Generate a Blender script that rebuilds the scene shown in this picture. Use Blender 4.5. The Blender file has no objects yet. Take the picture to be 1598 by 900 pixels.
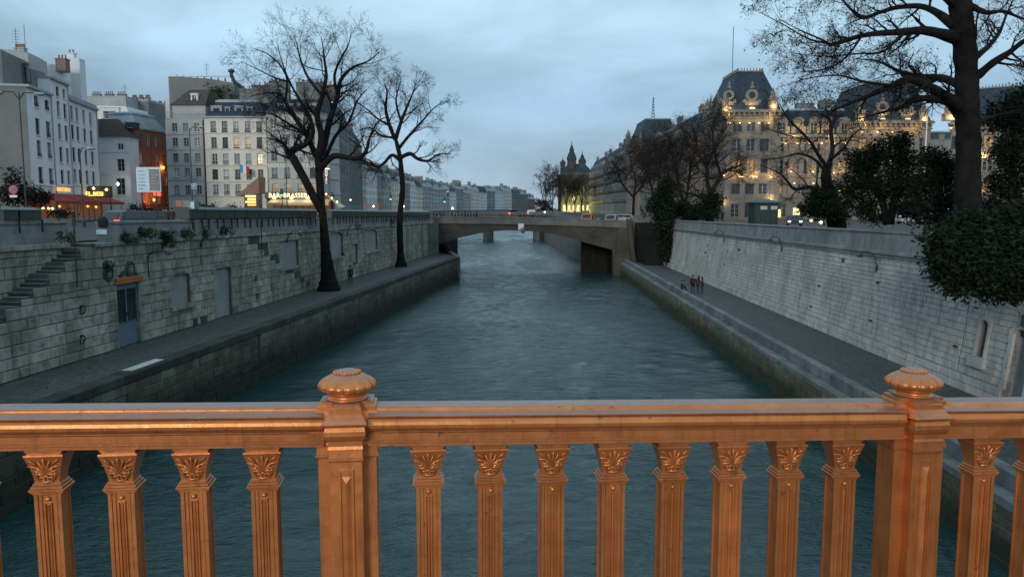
import bpy, math, random
from math import sin, cos, pi, sqrt, radians, atan2, hypot
from mathutils import Vector, Matrix, Quaternion
R = random.Random(7)
scene = bpy.context.scene
C = scene.collection
V = Vector
# ------------------------------------------------------------------ camera
F, CX, CY, EYE = 1200.0, 799.0, 450.0, 10.7
PT = math.atan(125 / F)
cam_d = bpy.data.cameras.new('camera'); cam = bpy.data.objects.new('camera', cam_d); C.objects.link(cam)
cam.location = (0, 0, EYE); cam.rotation_euler = (pi / 2 - PT, 0, 0)
cam_d.sensor_width = 36; cam_d.lens = F / 1598 * 36; cam_d.clip_start = 0.05; cam_d.clip_end = 9000
scene.camera = cam
# ------------------------------------------------------------------ world and sun
SUN_EL, SUN_AZ = radians(15), pi + 0.30
w = bpy.data.worlds.new('World'); scene.world = w; w.use_nodes = True
nt = w.node_tree; N = nt.nodes; LK = nt.links; N.clear()
out = N.new('ShaderNodeOutputWorld'); bg = N.new('ShaderNodeBackground'); bg.inputs[1].default_value = 0.1
sky = N.new('ShaderNodeTexSky'); sky.sky_type = 'NISHITA'; sky.sun_disc = False
sky.sun_elevation = radians(3); sky.sun_rotation = SUN_AZ
tc = N.new('ShaderNodeTexCoord'); sp = N.new('ShaderNodeSeparateXYZ'); LK.new(tc.outputs['Generated'], sp.inputs[0])
rp = N.new('ShaderNodeValToRGB'); LK.new(sp.outputs[2], rp.inputs[0])
el = rp.color_ramp.elements
for i, (p, c) in enumerate([(0.0, (.38, .50, .61)), (.05, (.34, .49, .62)), (.13, (.31, .48, .64)), (.25, (.46, .68, .83)), (.6, (.48, .68, .82))]):
    e = el[i] if i < 2 else el.new(p)
    e.position = p; e.color = (*c, 1)
mp = N.new('ShaderNodeMapping'); mp.inputs['Scale'].default_value = (1.9, 1.9, 5.2); LK.new(tc.outputs['Generated'], mp.inputs[0])
nz = N.new('ShaderNodeTexNoise'); nz.inputs['Scale'].default_value = 2.1; nz.inputs['Detail'].default_value = 5; nz.inputs['Roughness'].default_value = .52
nz.inputs['Distortion'].default_value = .35
LK.new(mp.outputs[0], nz.inputs[0])
mr = N.new('ShaderNodeMapRange'); mr.inputs[1].default_value = .3; mr.inputs[2].default_value = .7; mr.inputs[3].default_value = 8.8; mr.inputs[4].default_value = 14.6
LK.new(nz.outputs[0], mr.inputs[0])
vm = N.new('ShaderNodeVectorMath'); vm.operation = 'SCALE'; LK.new(rp.outputs[0], vm.inputs[0]); LK.new(mr.outputs[0], vm.inputs['Scale'])
mx = N.new('ShaderNodeMix'); mx.data_type = 'RGBA'; mx.inputs[0].default_value = .93
LK.new(sky.outputs[0], mx.inputs[6]); LK.new(vm.outputs[0], mx.inputs[7]); LK.new(mx.outputs[2], bg.inputs[0]); LK.new(bg.outputs[0], out.inputs[0])
sd = bpy.data.lights.new('sun', 'SUN'); sun = bpy.data.objects.new('sun', sd); C.objects.link(sun)
sd.energy = 1.5; sd.angle = radians(14); sd.color = (1.0, .90, .80)
sdir = V((sin(SUN_AZ) * cos(SUN_EL), cos(SUN_AZ) * cos(SUN_EL), sin(SUN_EL)))
sun.rotation_euler = sdir.to_track_quat('Z', 'Y').to_euler()
vs = scene.view_settings; vs.view_transform = 'Standard'; vs.look = 'None'; vs.exposure = 0.0; vs.gamma = 1; vs.use_curve_mapping = False

# ------------------------------------------------------------------ measuring helpers (photo pixel -> place)
def ray(px, py):
    x = (px - CX) / F; z = -(py - CY) / F
    return V((x, cos(PT) + z * sin(PT), -sin(PT) + z * cos(PT)))
def at_z(px, py, z):
    r = ray(px, py); t = (z - EYE) / r.z
    return V((r.x * t, r.y * t, z))
def at_y(px, py, y):
    r = ray(px, py); t = y / r.y
    return V((r.x * t, y, EYE + r.z * t))
def proj(p):
    d = V(p) - V((0, 0, EYE)); zc = d.y * cos(PT) - d.z * sin(PT)
    if zc < .1: return None
    return (CX + F * d.x / zc, CY - F * (d.z * cos(PT) + d.y * sin(PT)) / zc, zc)

# ------------------------------------------------------------------ materials
M = {}
def rgb(*c): return (*c, 1) if len(c) == 3 else c
def newmat(name):
    m = bpy.data.materials.new(name); m.use_nodes = True; M[name] = m
    return m, m.node_tree.nodes, m.node_tree.links, m.node_tree.nodes['Principled BSDF']
def nnoise(n, l, vec, scale, detail=4, rough=.55, dist=0):
    t = n.new('ShaderNodeTexNoise'); t.inputs['Scale'].default_value = scale; t.inputs['Detail'].default_value = detail
    t.inputs['Roughness'].default_value = rough; t.inputs['Distortion'].default_value = dist
    l.new(vec, t.inputs['Vector']); return t.outputs[0]
def nmap(n, l, vec, sc):
    t = n.new('ShaderNodeMapping'); t.inputs['Scale'].default_value = sc; l.new(vec, t.inputs[0]); return t.outputs[0]
def nrange(n, l, v, a, b, c=0, d=1):
    t = n.new('ShaderNodeMapRange'); l.new(v, t.inputs[0])
    for i, x in enumerate((a, b, c, d)): t.inputs[i + 1].default_value = x
    return t.outputs[0]
def nmath(n, l, op, a, b):
    t = n.new('ShaderNodeMath'); t.operation = op
    for i, x in enumerate((a, b)):
        if isinstance(x, (int, float)): t.inputs[i].default_value = x
        else: l.new(x, t.inputs[i])
    return t.outputs[0]
def nmix(n, l, f, a, b, mode='MIX'):
    t = n.new('ShaderNodeMix'); t.data_type = 'RGBA'; t.blend_type = mode
    for i, x in ((0, f), (6, a), (7, b)):
        if isinstance(x, (int, float)): t.inputs[i].default_value = x
        elif isinstance(x, tuple): t.inputs[i].default_value = rgb(*x)
        else: l.new(x, t.inputs[i])
    return t.outputs[2]
def nbump(n, l, b, h, strength, dist=.02):
    t = n.new('ShaderNodeBump'); t.inputs['Strength'].default_value = strength; t.inputs['Distance'].default_value = dist
    l.new(h, t.inputs['Height']); l.new(t.outputs[0], b.inputs['Normal'])
def surf(name, c1, c2, scale=1.5, rough=.85, metal=0, streak=.35, dirt=(.03, .03, .03), fine=18, bump=.35, bdist=.02, islands=False, spec=.3,
         grime=.5, objrand=.0, tide=None, coord='pos'):
    """weathered surface: two tones by noise, dirt patches and runs, fine grain relief; per-piece tone"""
    m, n, l, b = newmat(name)
    if coord == 'pos': vec = n.new('ShaderNodeNewGeometry').outputs['Position']
    else: vec = n.new('ShaderNodeTexCoord').outputs['Object']
    col = nmix(n, l, nrange(n, l, nnoise(n, l, vec, scale), .35, .65), c1, c2)
    if islands or objrand:
        r1 = n.new('ShaderNodeNewGeometry').outputs['Random Per Island'] if islands else n.new('ShaderNodeObjectInfo').outputs['Random']
        f = nrange(n, l, r1, 0, 1, 1 - (objrand or .3), 1 + (objrand or .3) * .8)
        t = n.new('ShaderNodeVectorMath'); t.operation = 'SCALE'; l.new(col, t.inputs[0]); l.new(f, t.inputs['Scale']); col = t.outputs[0]
    st = nnoise(n, l, nmap(n, l, vec, (1.6, 1.6, .22)), 1.4, 6, .65)
    col = nmix(n, l, nrange(n, l, st, .5, .78, 0, streak), col, dirt)
    gr = nnoise(n, l, vec, scale * 4.3, 7, .7)
    col = nmix(n, l, nrange(n, l, gr, .45, .8, 0, grime), col, dirt)
    if tide:
        z = n.new('ShaderNodeSeparateXYZ'); l.new(vec, z.inputs[0])
        zz = nmath(n, l, 'ADD', z.outputs[2], nmath(n, l, 'MULTIPLY', nnoise(n, l, vec, .8, 5), -tide[2]))
        col = nmix(n, l, nrange(n, l, zz, tide[0], tide[1], .93, 0), col, tide[3])
    l.new(col, b.inputs['Base Color'])
    fn = nnoise(n, l, vec, fine, 6, .65)
    l.new(nrange(n, l, fn, .3, .7, max(rough - .12, 0), min(rough + .1, 1)), b.inputs['Roughness'])
    b.inputs['Metallic'].default_value = metal; b.inputs['Specular IOR Level'].default_value = spec
    nbump(n, l, b, nmath(n, l, 'ADD', fn, nmath(n, l, 'MULTIPLY', gr, .8)), bump, bdist)
    return m
def emit(name, col, s, base=(.02, .02, .02)):
    m, n, l, b = newmat(name); b.inputs['Base Color'].default_value = rgb(*base)
    b.inputs['Emission Color'].default_value = rgb(*col); b.inputs['Emission Strength'].default_value = s
    return m
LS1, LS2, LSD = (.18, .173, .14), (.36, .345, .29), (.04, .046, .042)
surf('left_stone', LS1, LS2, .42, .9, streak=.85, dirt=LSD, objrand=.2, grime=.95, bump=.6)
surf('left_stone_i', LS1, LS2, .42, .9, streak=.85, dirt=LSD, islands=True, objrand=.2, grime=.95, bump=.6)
surf('dark_stone', (.045, .045, .038), (.075, .07, .06), .8, .9, dirt=(.02, .025, .02), objrand=.3)
surf('mortar', (.075, .078, .07), (.12, .12, .105), 1.2, .95, dirt=(.03, .035, .03))
surf('blind_panel', (.19, .21, .21), (.25, .265, .26), .9, .9, dirt=(.1, .11, .1), streak=.5, grime=.4)
RS1, RS2, RSD = (.33, .32, .30), (.47, .46, .43), (.07, .075, .075)
surf('right_stone', RS1, RS2, .4, .9, streak=.7, dirt=RSD, objrand=.07, grime=.42, bump=.5)
surf('right_stone_i', RS1, RS2, .4, .9, streak=.7, dirt=RSD, islands=True, objrand=.07, grime=.42, bump=.5)
surf('right_mortar', (.22, .23, .22), (.31, .32, .31), 1.2, .95, dirt=(.06, .07, .07))
surf('parapet_stone', (.16, .17, .17), (.24, .25, .25), .7, .85, streak=.75, dirt=(.06, .07, .07), objrand=.1)
TD = (.25, 1.75, .9, (.018, .026, .014))
surf('quay_stone', (.15, .145, .10), (.24, .225, .165), .6, .88, streak=.8, dirt=(.06, .065, .05), objrand=.32, tide=TD, bump=.6)
surf('quay_stone_i', (.15, .145, .10), (.24, .225, .165), .6, .88, streak=.8, dirt=(.06, .065, .05), islands=True, objrand=.32, tide=TD, bump=.6)
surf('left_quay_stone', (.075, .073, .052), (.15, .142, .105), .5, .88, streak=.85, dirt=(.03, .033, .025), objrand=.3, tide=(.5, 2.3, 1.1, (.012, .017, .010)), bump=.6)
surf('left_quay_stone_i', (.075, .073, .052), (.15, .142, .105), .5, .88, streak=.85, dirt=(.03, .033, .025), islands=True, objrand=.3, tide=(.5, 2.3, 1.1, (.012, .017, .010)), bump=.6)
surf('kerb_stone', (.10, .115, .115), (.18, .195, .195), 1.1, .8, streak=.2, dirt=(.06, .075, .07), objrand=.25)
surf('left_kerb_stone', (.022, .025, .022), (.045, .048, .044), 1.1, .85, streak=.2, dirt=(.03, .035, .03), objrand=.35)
surf('pale_slab', (.4, .42, .4), (.5, .5, .48), 2, .8, dirt=(.2, .2, .2))
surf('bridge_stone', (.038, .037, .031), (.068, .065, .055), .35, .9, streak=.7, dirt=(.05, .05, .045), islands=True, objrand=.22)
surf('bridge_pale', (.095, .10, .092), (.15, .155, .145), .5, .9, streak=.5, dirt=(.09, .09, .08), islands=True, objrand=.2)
surf('shade_dark_stone', (.008, .009, .009), (.014, .015, .014), .5, .9, spec=.1)  # near-black so the arch and stair shade sits in the stone colour
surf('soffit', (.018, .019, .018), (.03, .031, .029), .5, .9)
surf('asphalt', (.03, .032, .034), (.045, .045, .047), 3, .75, streak=0)
surf('wall_plaster_grey', (.31, .32, .31), (.39, .39, .38), .3, .9, streak=.3, dirt=(.22, .22, .21), grime=.2, bump=.1)
surf('wall_plaster_white', (.57, .585, .60), (.66, .665, .67), .3, .9, streak=.3, dirt=(.28, .29, .3), grime=.2, bump=.1)
surf('wall_cream', (.55, .525, .45), (.62, .595, .51), .3, .9, streak=.3, dirt=(.26, .25, .22), grime=.2, bump=.1)
surf('wall_pale_blue', (.34, .355, .34), (.41, .425, .41), .3, .9, streak=.3, dirt=(.24, .26, .27), grime=.2, bump=.1)
surf('wall_dark_plaster', (.13, .145, .14), (.18, .19, .185), .3, .9, streak=.5, dirt=(.13, .14, .14), grime=.4, bump=.1)
surf('wall_brick', (.18, .10, .07), (.24, .13, .09), .8, .9, streak=.4, dirt=(.1, .05, .04))
surf('wall_limestone', (.15, .142, .125), (.215, .203, .18), .25, .9, streak=.4, dirt=(.055, .053, .048), grime=.35, bump=.2)
surf('wall_far', (.20, .215, .215), (.30, .31, .30), .08, .9, streak=.3, dirt=(.2, .21, .22), grime=.3, objrand=.35, bump=.05)
surf('roof_slate', (.016, .030, .045), (.030, .050, .070), 1.4, .7, streak=.5, dirt=(.015, .02, .025), spec=.25)
surf('roof_zinc', (.20, .24, .27), (.26, .30, .33), .7, .5, streak=.4, dirt=(.12, .14, .16), spec=.5)
surf('roof_dark_tile', (.05, .042, .038), (.08, .066, .058), 2.2, .9, dirt=(.03, .03, .03))
surf('chimney_brick', (.16, .12, .10), (.22, .17, .14), 1, .9, dirt=(.06, .05, .05))
surf('clay_pot', (.22, .12, .08), (.28, .16, .11), 2, .9)
surf('dark_metal', (.012, .016, .017), (.022, .028, .028), 6, .5, streak=0, spec=.5)
surf('iron_rust', (.03, .02, .015), (.06, .035, .025), 9, .8, metal=.3)
surf('green_paint', (.010, .026, .022), (.016, .038, .032), 2, .45, streak=.1, spec=.5)
surf('blue_door', (.07, .12, .145), (.10, .16, .19), 2, .6, streak=.3, dirt=(.05, .08, .09))
surf('orange_wood', (.34, .10, .035), (.45, .15, .05), 3, .6, dirt=(.12, .05, .02))
surf('white_paint', (.62, .64, .64), (.7, .71, .7), 1, .5, streak=.2, dirt=(.4, .4, .4), grime=.1)
surf('grey_frame', (.28, .31, .33), (.36, .39, .40), 1, .6, streak=.1)
surf('dark_frame', (.05, .055, .055), (.08, .085, .085), 1, .6, streak=.1)
surf('curtain', (.36, .39, .40), (.46, .49, .5), 3, .9, streak=.2, dirt=(.2, .22, .22))
surf('red_cloth', (.20, .025, .02), (.28, .04, .03), 2, .8, streak=.2, dirt=(.1, .02, .02))
surf('cream_cloth', (.5, .42, .28), (.58, .5, .35), 2, .85, streak=.2, dirt=(.3, .25, .15))
surf('stone_medallion', (.17, .15, .15), (.22, .2, .2), 3, .9, dirt=(.08, .07, .07))
surf('bark', (.006, .006, .0055), (.015, .015, .013), 3, .97, spec=.1, streak=.3, dirt=(.012, .012, .010), bump=.9, bdist=.05, fine=9)
surf('bark_plane', (.006, .0058, .005), (.017, .016, .014), 1.6, .97, spec=.1, streak=.3, dirt=(.022, .02, .017), bump=.9, bdist=.05, fine=8)
surf('twig', (.008, .007, .007), (.016, .014, .013), 3, .97, spec=.1, streak=0)
surf('twig_brown', (.018, .013, .012), (.032, .022, .019), 3, .97, spec=.1, streak=0)
surf('wall_silhouette', (.045, .05, .052), (.065, .07, .07), .3, .9)  # hall's dark outline against the sky put into its wall colour
surf('leaf_dark', (.006, .013, .007), (.016, .027, .013), 2.5, .9, spec=.08, streak=0, islands=True, objrand=.6)
surf('leaf_ivy', (.018, .032, .014), (.035, .055, .022), 2.5, .8, streak=0, islands=True, objrand=.5)
surf('leaf_brown', (.010, .008, .006), (.02, .015, .011), 2.5, .9, spec=.1, streak=0, islands=True, objrand=.5)
surf('coat_dark', (.010, .011, .014), (.018, .018, .022), 6, .9, streak=0)
surf('coat_brown', (.03, .022, .02), (.045, .033, .03), 6, .9, streak=0)
surf('coat_green', (.02, .028, .022), (.03, .038, .03), 6, .9, streak=0)
surf('skin', (.30, .18, .13), (.36, .22, .16), 6, .6, streak=0, grime=0)
surf('hair', (.015, .011, .009), (.025, .018, .014), 20, .7, streak=0)
surf('jeans', (.02, .026, .04), (.03, .038, .055), 6, .9, streak=0)
surf('tyre', (.012, .012, .012), (.018, .018, .018), 6, .9, streak=0)
for nm, c in (('car_grey', (.06, .065, .07)), ('car_white', (.3, .31, .32)), ('car_orange', (.5, .16, .04)), ('car_black', (.015, .016, .02)), ('car_blue', (.012, .02, .04))):
    surf(nm, c, tuple(x * 1.12 for x in c), .8, .45, streak=.1, grime=.1, bump=.02, spec=.35)
surf('panel_blue', (.42, .56, .62), (.48, .62, .68), 1, .5, streak=.1, dirt=(.3, .4, .45), grime=.15)
surf('panel_grey', (.16, .18, .17), (.22, .24, .23), 3, .6, streak=.3)
surf('poster_yellow', (.5, .5, .03), (.6, .58, .05), 2, .6, streak=0); surf('poster_red', (.3, .1, .08), (.4, .16, .12), 5, .6, streak=0)
surf('sign_red', (.5, .04, .05), (.55, .05, .06), 2, .5, streak=0, grime=.1); surf('sign_blue', (.04, .2, .42), (.05, .24, .48), 2, .5, streak=0, grime=.1)
surf('flag_red', (.4, .03, .03), (.45, .04, .04), 2, .8, streak=0)
def glassmat(name, base, rough=.12, em=None):
    m, n, l, b = newmat(name); vec = n.new('ShaderNodeNewGeometry').outputs['Position']
    l.new(nmix(n, l, nrange(n, l, nnoise(n, l, vec, .6), .35, .65), base, tuple(x * 1.7 for x in base)), b.inputs['Base Color'])
    b.inputs['Roughness'].default_value = rough; b.inputs['Specular IOR Level'].default_value = .55
    if em:
        l.new(nmix(n, l, nrange(n, l, nnoise(n, l, vec, 1.3), .35, .65), em[0], tuple(x * .35 for x in em[0])), b.inputs['Emission Color'])
        b.inputs['Emission Strength'].default_value = em[1]
    nbump(n, l, b, nnoise(n, l, vec, .9, 2), .15, .03)
glassmat('glass', (.018, .024, .028)); glassmat('glass_pale', (.10, .14, .16)); glassmat('glass_warm', (.05, .04, .03), .2, ((1, .58, .20), .55))
glassmat('glass_bright', (.05, .04, .03), .2, ((1, .80, .45), 1.7)); glassmat('car_glass', (.01, .012, .014), .08)
emit('bulb_warm', (1, .62, .25), 5); emit('bulb_yellow', (1, .68, .17), 2.8); emit('bulb_white', (1, .93, .75), 6); emit('lamp_red', (1, .05, .02), 5)
emit('lamp_green', (.05, 1, .5), 4.5); emit('sign_glow', (1, .86, .5), 2.4); emit('sign_orange', (1, .42, .06), 2.2); emit('sign_pale', (.75, .95, .65), .55)
emit('lamp_blue', (.3, .5, 1), 4); emit('shop_glow', (1, .36, .09), .12); emit('sign_white', (1, 1, .95), 1.5)
# copper coloured painted cast iron of the railing
m, n, l, b = newmat('copper_paint'); oi = n.new('ShaderNodeObjectInfo').outputs['Random']; va = n.new('ShaderNodeVectorMath'); va.operation = 'ADD'
l.new(n.new('ShaderNodeTexCoord').outputs['Object'], va.inputs[0]); l.new(nmath(n, l, 'MULTIPLY', oi, 37.0), va.inputs[1]); vec = va.outputs[0]
c = nmix(n, l, nrange(n, l, nnoise(n, l, vec, 14, 6), .3, .7), (.53, .168, .047), (.67, .24, .074))
vv = n.new('ShaderNodeVectorMath'); vv.operation = 'SCALE'; l.new(c, vv.inputs[0]); l.new(nrange(n, l, oi, 0, 1, .86, 1.12), vv.inputs['Scale']); c = vv.outputs[0]
c = nmix(n, l, nrange(n, l, nnoise(n, l, nmap(n, l, vec, (60, 60, 5)), 1, 5), .52, .74, 0, .45), c, (.19, .062, .025))
c = nmix(n, l, nrange(n, l, nnoise(n, l, vec, 34, 5, .7), .63, .70, 0, .75), c, (.13, .06, .035))     # worn and chipped spots
c = nmix(n, l, nrange(n, l, nnoise(n, l, vec, 260, 3), .66, .76, 0, .5), c, (.75, .5, .36))
sn = n.new('ShaderNodeSeparateXYZ'); l.new(n.new('ShaderNodeNewGeometry').outputs['Normal'], sn.inputs[0])
c = nmix(n, l, nrange(n, l, sn.outputs[2], .75, .98, 0, .72), c, (.235, .205, .205))     # dust lying on the level tops
l.new(c, b.inputs['Base Color']); b.inputs['Metallic'].default_value = .55
l.new(nrange(n, l, nnoise(n, l, vec, 40, 5), .3, .7, .27, .43), b.inputs['Roughness'])
b.inputs['Specular IOR Level'].default_value = .55
nbump(n, l, b, nmath(n, l, 'ADD', nnoise(n, l, vec, 420, 4), nmath(n, l, 'MULTIPLY', nnoise(n, l, vec, 60, 4), 1.3)), .28, .0012)
# water: murky green river with wind ripples
m, n, l, b = newmat('river_water'); vec = n.new('ShaderNodeNewGeometry').outputs['Position']
l.new(nmix(n, l, nrange(n, l, nnoise(n, l, vec, .05), .35, .65), (.011, .040, .040), (.017, .052, .050)), b.inputs['Base Color'])
b.inputs['Roughness'].default_value = .10; b.inputs['IOR'].default_value = 1.33; b.inputs['Specular IOR Level'].default_value = .75
h1 = nnoise(n, l, nmap(n, l, vec, (.75, 1.7, 1)), .85, 5, .58, .8)
h2 = nnoise(n, l, nmap(n, l, vec, (1, 1.9, 1)), 3.6, 4, .6, .4)
pat = nrange(n, l, nnoise(n, l, nmap(n, l, vec, (1, .42, 1)), .075, 3, .5, .6), .36, .62, .25, 1.0)
h = nmath(n, l, 'MULTIPLY', nmath(n, l, 'ADD', h1, nmath(n, l, 'MULTIPLY', h2, .30)), pat)
nbump(n, l, b, h, 1.0, .30)
# cobbles
m, n, l, b = newmat('cobbles'); vec = n.new('ShaderNodeNewGeometry').outputs['Position']
vo = n.new('ShaderNodeTexVoronoi'); vo.feature = 'DISTANCE_TO_EDGE'; vo.inputs['Scale'].default_value = 4.6; vo.inputs['Randomness'].default_value = .55
l.new(nmap(n, l, vec, (1, 1, 0)), vo.inputs['Vector'])
ed = nrange(n, l, vo.outputs['Distance'], .02, .1)
vc = n.new('ShaderNodeTexVoronoi'); vc.inputs['Scale'].default_value = 4.6; vc.inputs['Randomness'].default_value = .55; l.new(nmap(n, l, vec, (1, 1, 0)), vc.inputs['Vector'])
bw = n.new('ShaderNodeRGBToBW'); l.new(vc.outputs['Color'], bw.inputs[0])
c = nmix(n, l, bw.outputs[0], (.034, .039, .038), (.095, .102, .098))
c = nmix(n, l, ed, (.014, .017, .015), c)
c = nmix(n, l, nrange(n, l, nnoise(n, l, vec, .35, 6), .45, .7, 0, .6), c, (.042, .046, .044))
l.new(c, b.inputs['Base Color']); b.inputs['Roughness'].default_value = .7
nbump(n, l, b, ed, .5, .02)

# ------------------------------------------------------------------ mesh building
class MB:
    def __init__(s): s.v = []; s.f = []; s.m = []
    def add(s, vs, fs, mi=0):
        o = len(s.v); s.v.extend(vs); s.f.extend([tuple(i + o for i in f) for f in fs]); s.m.extend([mi] * len(fs)); return s
    def box(s, x0, x1, y0, y1, z0, z1, mi=0, X=None):
        vs = [V((x, y, z)) for z in (z0, z1) for y in (y0, y1) for x in (x0, x1)]
        if X is not None: vs = [X @ v for v in vs]
        return s.add(vs, [(0, 2, 3, 1), (4, 5, 7, 6), (0, 1, 5, 4), (2, 6, 7, 3), (0, 4, 6, 2), (1, 3, 7, 5)], mi)
    def prism(s, poly, z0, z1, mi=0, X=None, close=True):
        n = len(poly); vs = [V((x, y, z0)) for x, y in poly] + [V((x, y, z1)) for x, y in poly]
        if X is not None: vs = [X @ v for v in vs]
        fs = [(i, (i + 1) % n, n + (i + 1) % n, n + i) for i in range(n)]
        if close: fs += [tuple(range(n - 1, -1, -1)), tuple(range(n, 2 * n))]
        return s.add(vs, fs, mi)
    def loops(s, rings, mi=0, cap=True, closed=True):
        n = len(rings[0]); vs = [v for r in rings for v in r]; fs = []
        for k in range(len(rings) - 1):
            for i in range(n if closed else n - 1):
                j = (i + 1) % n; fs.append((k * n + i, k * n + j, (k + 1) * n + j, (k + 1) * n + i))
        if cap: fs += [tuple(range(n - 1, -1, -1)), tuple(range((len(rings) - 1) * n, len(rings) * n))]
        return s.add(vs, fs, mi)
    def lathe(s, prof, n=16, mi=0, X=None, lobes=0, amp=0):
        rings = []
        for r, z in prof:
            ring = []
            for i in range(n):
                a = 2 * pi * i / n; rr = r
                if lobes: rr = r * (1 - amp + amp * abs(sin(lobes * a / 2)) ** .6)
                p = V((rr * cos(a), rr * sin(a), z)); ring.append(X @ p if X is not None else p)
            rings.append(ring)
        return s.loops(rings, mi)
    def tube(s, pts, rad, n=6, mi=0, cap=True):
        pts = [V(p) for p in pts]; rings = []; up = V((0, 0, 1))
        if isinstance(rad, (int, float)): rad = [rad] * len(pts)
        prev = None
        for i, p in enumerate(pts):
            d = (pts[min(i + 1, len(pts) - 1)] - pts[max(i - 1, 0)])
            if d.length < 1e-9: d = V((0, 0, 1))
            d.normalize()
            if prev is None: a = d.orthogonal().normalized()
            else:
                a = prev - d * prev.dot(d)
                a = a.normalized() if a.length > 1e-6 else d.orthogonal().normalized()
            prev = a; b = d.cross(a)
            rings.append([p + (a * cos(2 * pi * k / n) + b * sin(2 * pi * k / n)) * rad[i] for k in range(n)])
        return s.loops(rings, mi, cap)
    def quad(s, a, b, c, d, mi=0): return s.add([V(a), V(b), V(c), V(d)], [(0, 1, 2, 3)], mi)
    def mesh(s, name, mats, smooth=False):
        me = bpy.data.meshes.new(name); me.from_pydata([tuple(v) for v in s.v], [], s.f)
        for m in (mats if isinstance(mats, (list, tuple)) else [mats]): me.materials.append(M[m])
        if any(s.m): me.polygons.foreach_set('material_index', s.m)
        if smooth: me.polygons.foreach_set('use_smooth', [True] * len(me.polygons))
        me.update(); return me
    def build(s, name, mats, parent=None, smooth=False, kind=None, world=False):
        return put(name, s.mesh(name, mats, smooth), parent, kind=kind, world=world)
def put(name, me, parent=None, mat=None, kind=None, label=None, world=False):
    o = bpy.data.objects.new(name, me); C.objects.link(o)
    if parent is not None:
        o.parent = parent
        if world and parent.type == 'EMPTY':
            o.matrix_parent_inverse = (Matrix.Translation(parent.location) @ parent.rotation_euler.to_matrix().to_4x4()).inverted()
    if mat is not None: o.matrix_basis = mat
    if kind: o['kind'] = kind
    if label: o['label'] = label
    return o
def tag(o, label, cat, group=None):
    o['label'] = label; o['category'] = cat
    if group: o['group'] = group
    return o
def thing(name, label, cat, loc=(0, 0, 0), rz=0, group=None):
    o = bpy.data.objects.new(name, None); C.objects.link(o); o.location = loc; o.rotation_euler = (0, 0, rz); o.empty_display_size = .3
    return tag(o, label, cat, group)
def clone(o, loc, rz=None, label=None):
    r = o.copy(); C.objects.link(r); r.location = loc
    if rz is not None: r.rotation_euler = (0, 0, rz)
    if label: r['label'] = label
    def kids(a, b):
        for ch in a.children:
            c = ch.copy(); C.objects.link(c); c.parent = b; kids(ch, c)
    kids(o, r); return r
def struct(name, mb, mats, smooth=False):
    o = mb.build(name, mats, None, smooth); o['kind'] = 'structure'; return o
def text_mesh(name, txt, size, mat, ext=.01, align='CENTER'):
    cu = bpy.data.curves.new(name, 'FONT'); cu.body = txt; cu.size = size; cu.extrude = ext; cu.align_x = align; cu.resolution_u = 2
    o = bpy.data.objects.new(name, cu); C.objects.link(o)
    dg = bpy.context.evaluated_depsgraph_get(); me = bpy.data.meshes.new_from_object(o.evaluated_get(dg))
    C.objects.unlink(o); bpy.data.objects.remove(o); me.materials.clear(); me.materials.append(M[mat]); return me
def textobj(name, txt, size, mat, loc, rz, parent=None, ext=.01, world=True):
    me = text_mesh(name, txt, size, mat, ext)
    return put(name, me, parent, Matrix.Translation(loc) @ Matrix.Rotation(rz, 4, 'Z') @ Matrix.Rotation(pi / 2, 4, 'X'), world=world)
# ------------------------------------------------------------------ ground, water, banks
WL, EL, ER, SL, SR = 0.0, 3.4, 2.3, 9.0, 8.4      # water, left walk, right walk, left street, right street
import numpy as np
rg = np.random.default_rng(5)
xs_ = np.arange(-34, 30.01, .36); ys_ = [2.0]
while ys_[-1] < 420: ys_.append(ys_[-1] + min(.30 + .0022 * ys_[-1], 1.2))
ys_ = np.array(ys_); gx, gy = np.meshgrid(xs_, ys_); gz = np.zeros_like(gx)
for k in range(46):
    lam = .75 * 1.043 ** k; th = rg.normal(pi / 2 + .25, .75); ph = rg.uniform(0, 6.28); a_ = .0085 * lam ** .85
    ph2 = gx * cos(th) + gy * sin(th) + .35 * np.sin(gx * .21 + k) * lam + .3 * np.sin(gy * .17 + 2 * k) * lam
    gz += a_ * np.exp(np.sin(ph2 * 6.2832 / lam + ph) - 1) * 1.4
gz -= gz.mean(); pat_ = .55 + .45 * np.sin(gx * .23 + gy * .035 + 1.2 * np.sin(gy * .05)) * np.sin(gy * .11 + .8 * np.sin(gx * .3)); gz *= (.35 + .75 * np.clip(pat_, 0, 1)) * .62
ed_ = np.minimum.reduce([(gx + 34) / 2, (30 - gx) / 2, (gy - 2) / 2, (420 - gy) / 60]); gz *= np.clip(ed_, 0, 1)
me = bpy.data.meshes.new('water'); ny_, nx_ = gx.shape; co = np.stack([gx, gy, gz], -1).reshape(-1, 3)
i_ = np.arange((ny_ - 1) * nx_).reshape(ny_ - 1, nx_)[:, :-1].reshape(-1); fc = np.stack([i_, i_ + 1, i_ + nx_ + 1, i_ + nx_], -1)
o_ = len(co); ext = [(-900, -400, 0), (900, -400, 0), (900, 3500, 0), (-900, 3500, 0)]; c4_ = [0, nx_ - 1, ny_ * nx_ - 1, (ny_ - 1) * nx_]
co = np.vstack([co, np.array(ext, float)]); fc = np.vstack([fc, np.array([(o_, o_ + 1, c4_[1], c4_[0]), (o_ + 1, o_ + 2, c4_[2], c4_[1]), (o_ + 2, o_ + 3, c4_[3], c4_[2]), (o_ + 3, o_, c4_[0], c4_[3])])])
me.vertices.add(len(co)); me.vertices.foreach_set('co', co.ravel()); me.loops.add(fc.size); me.loops.foreach_set('vertex_index', fc.ravel().astype(np.int32))
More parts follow.
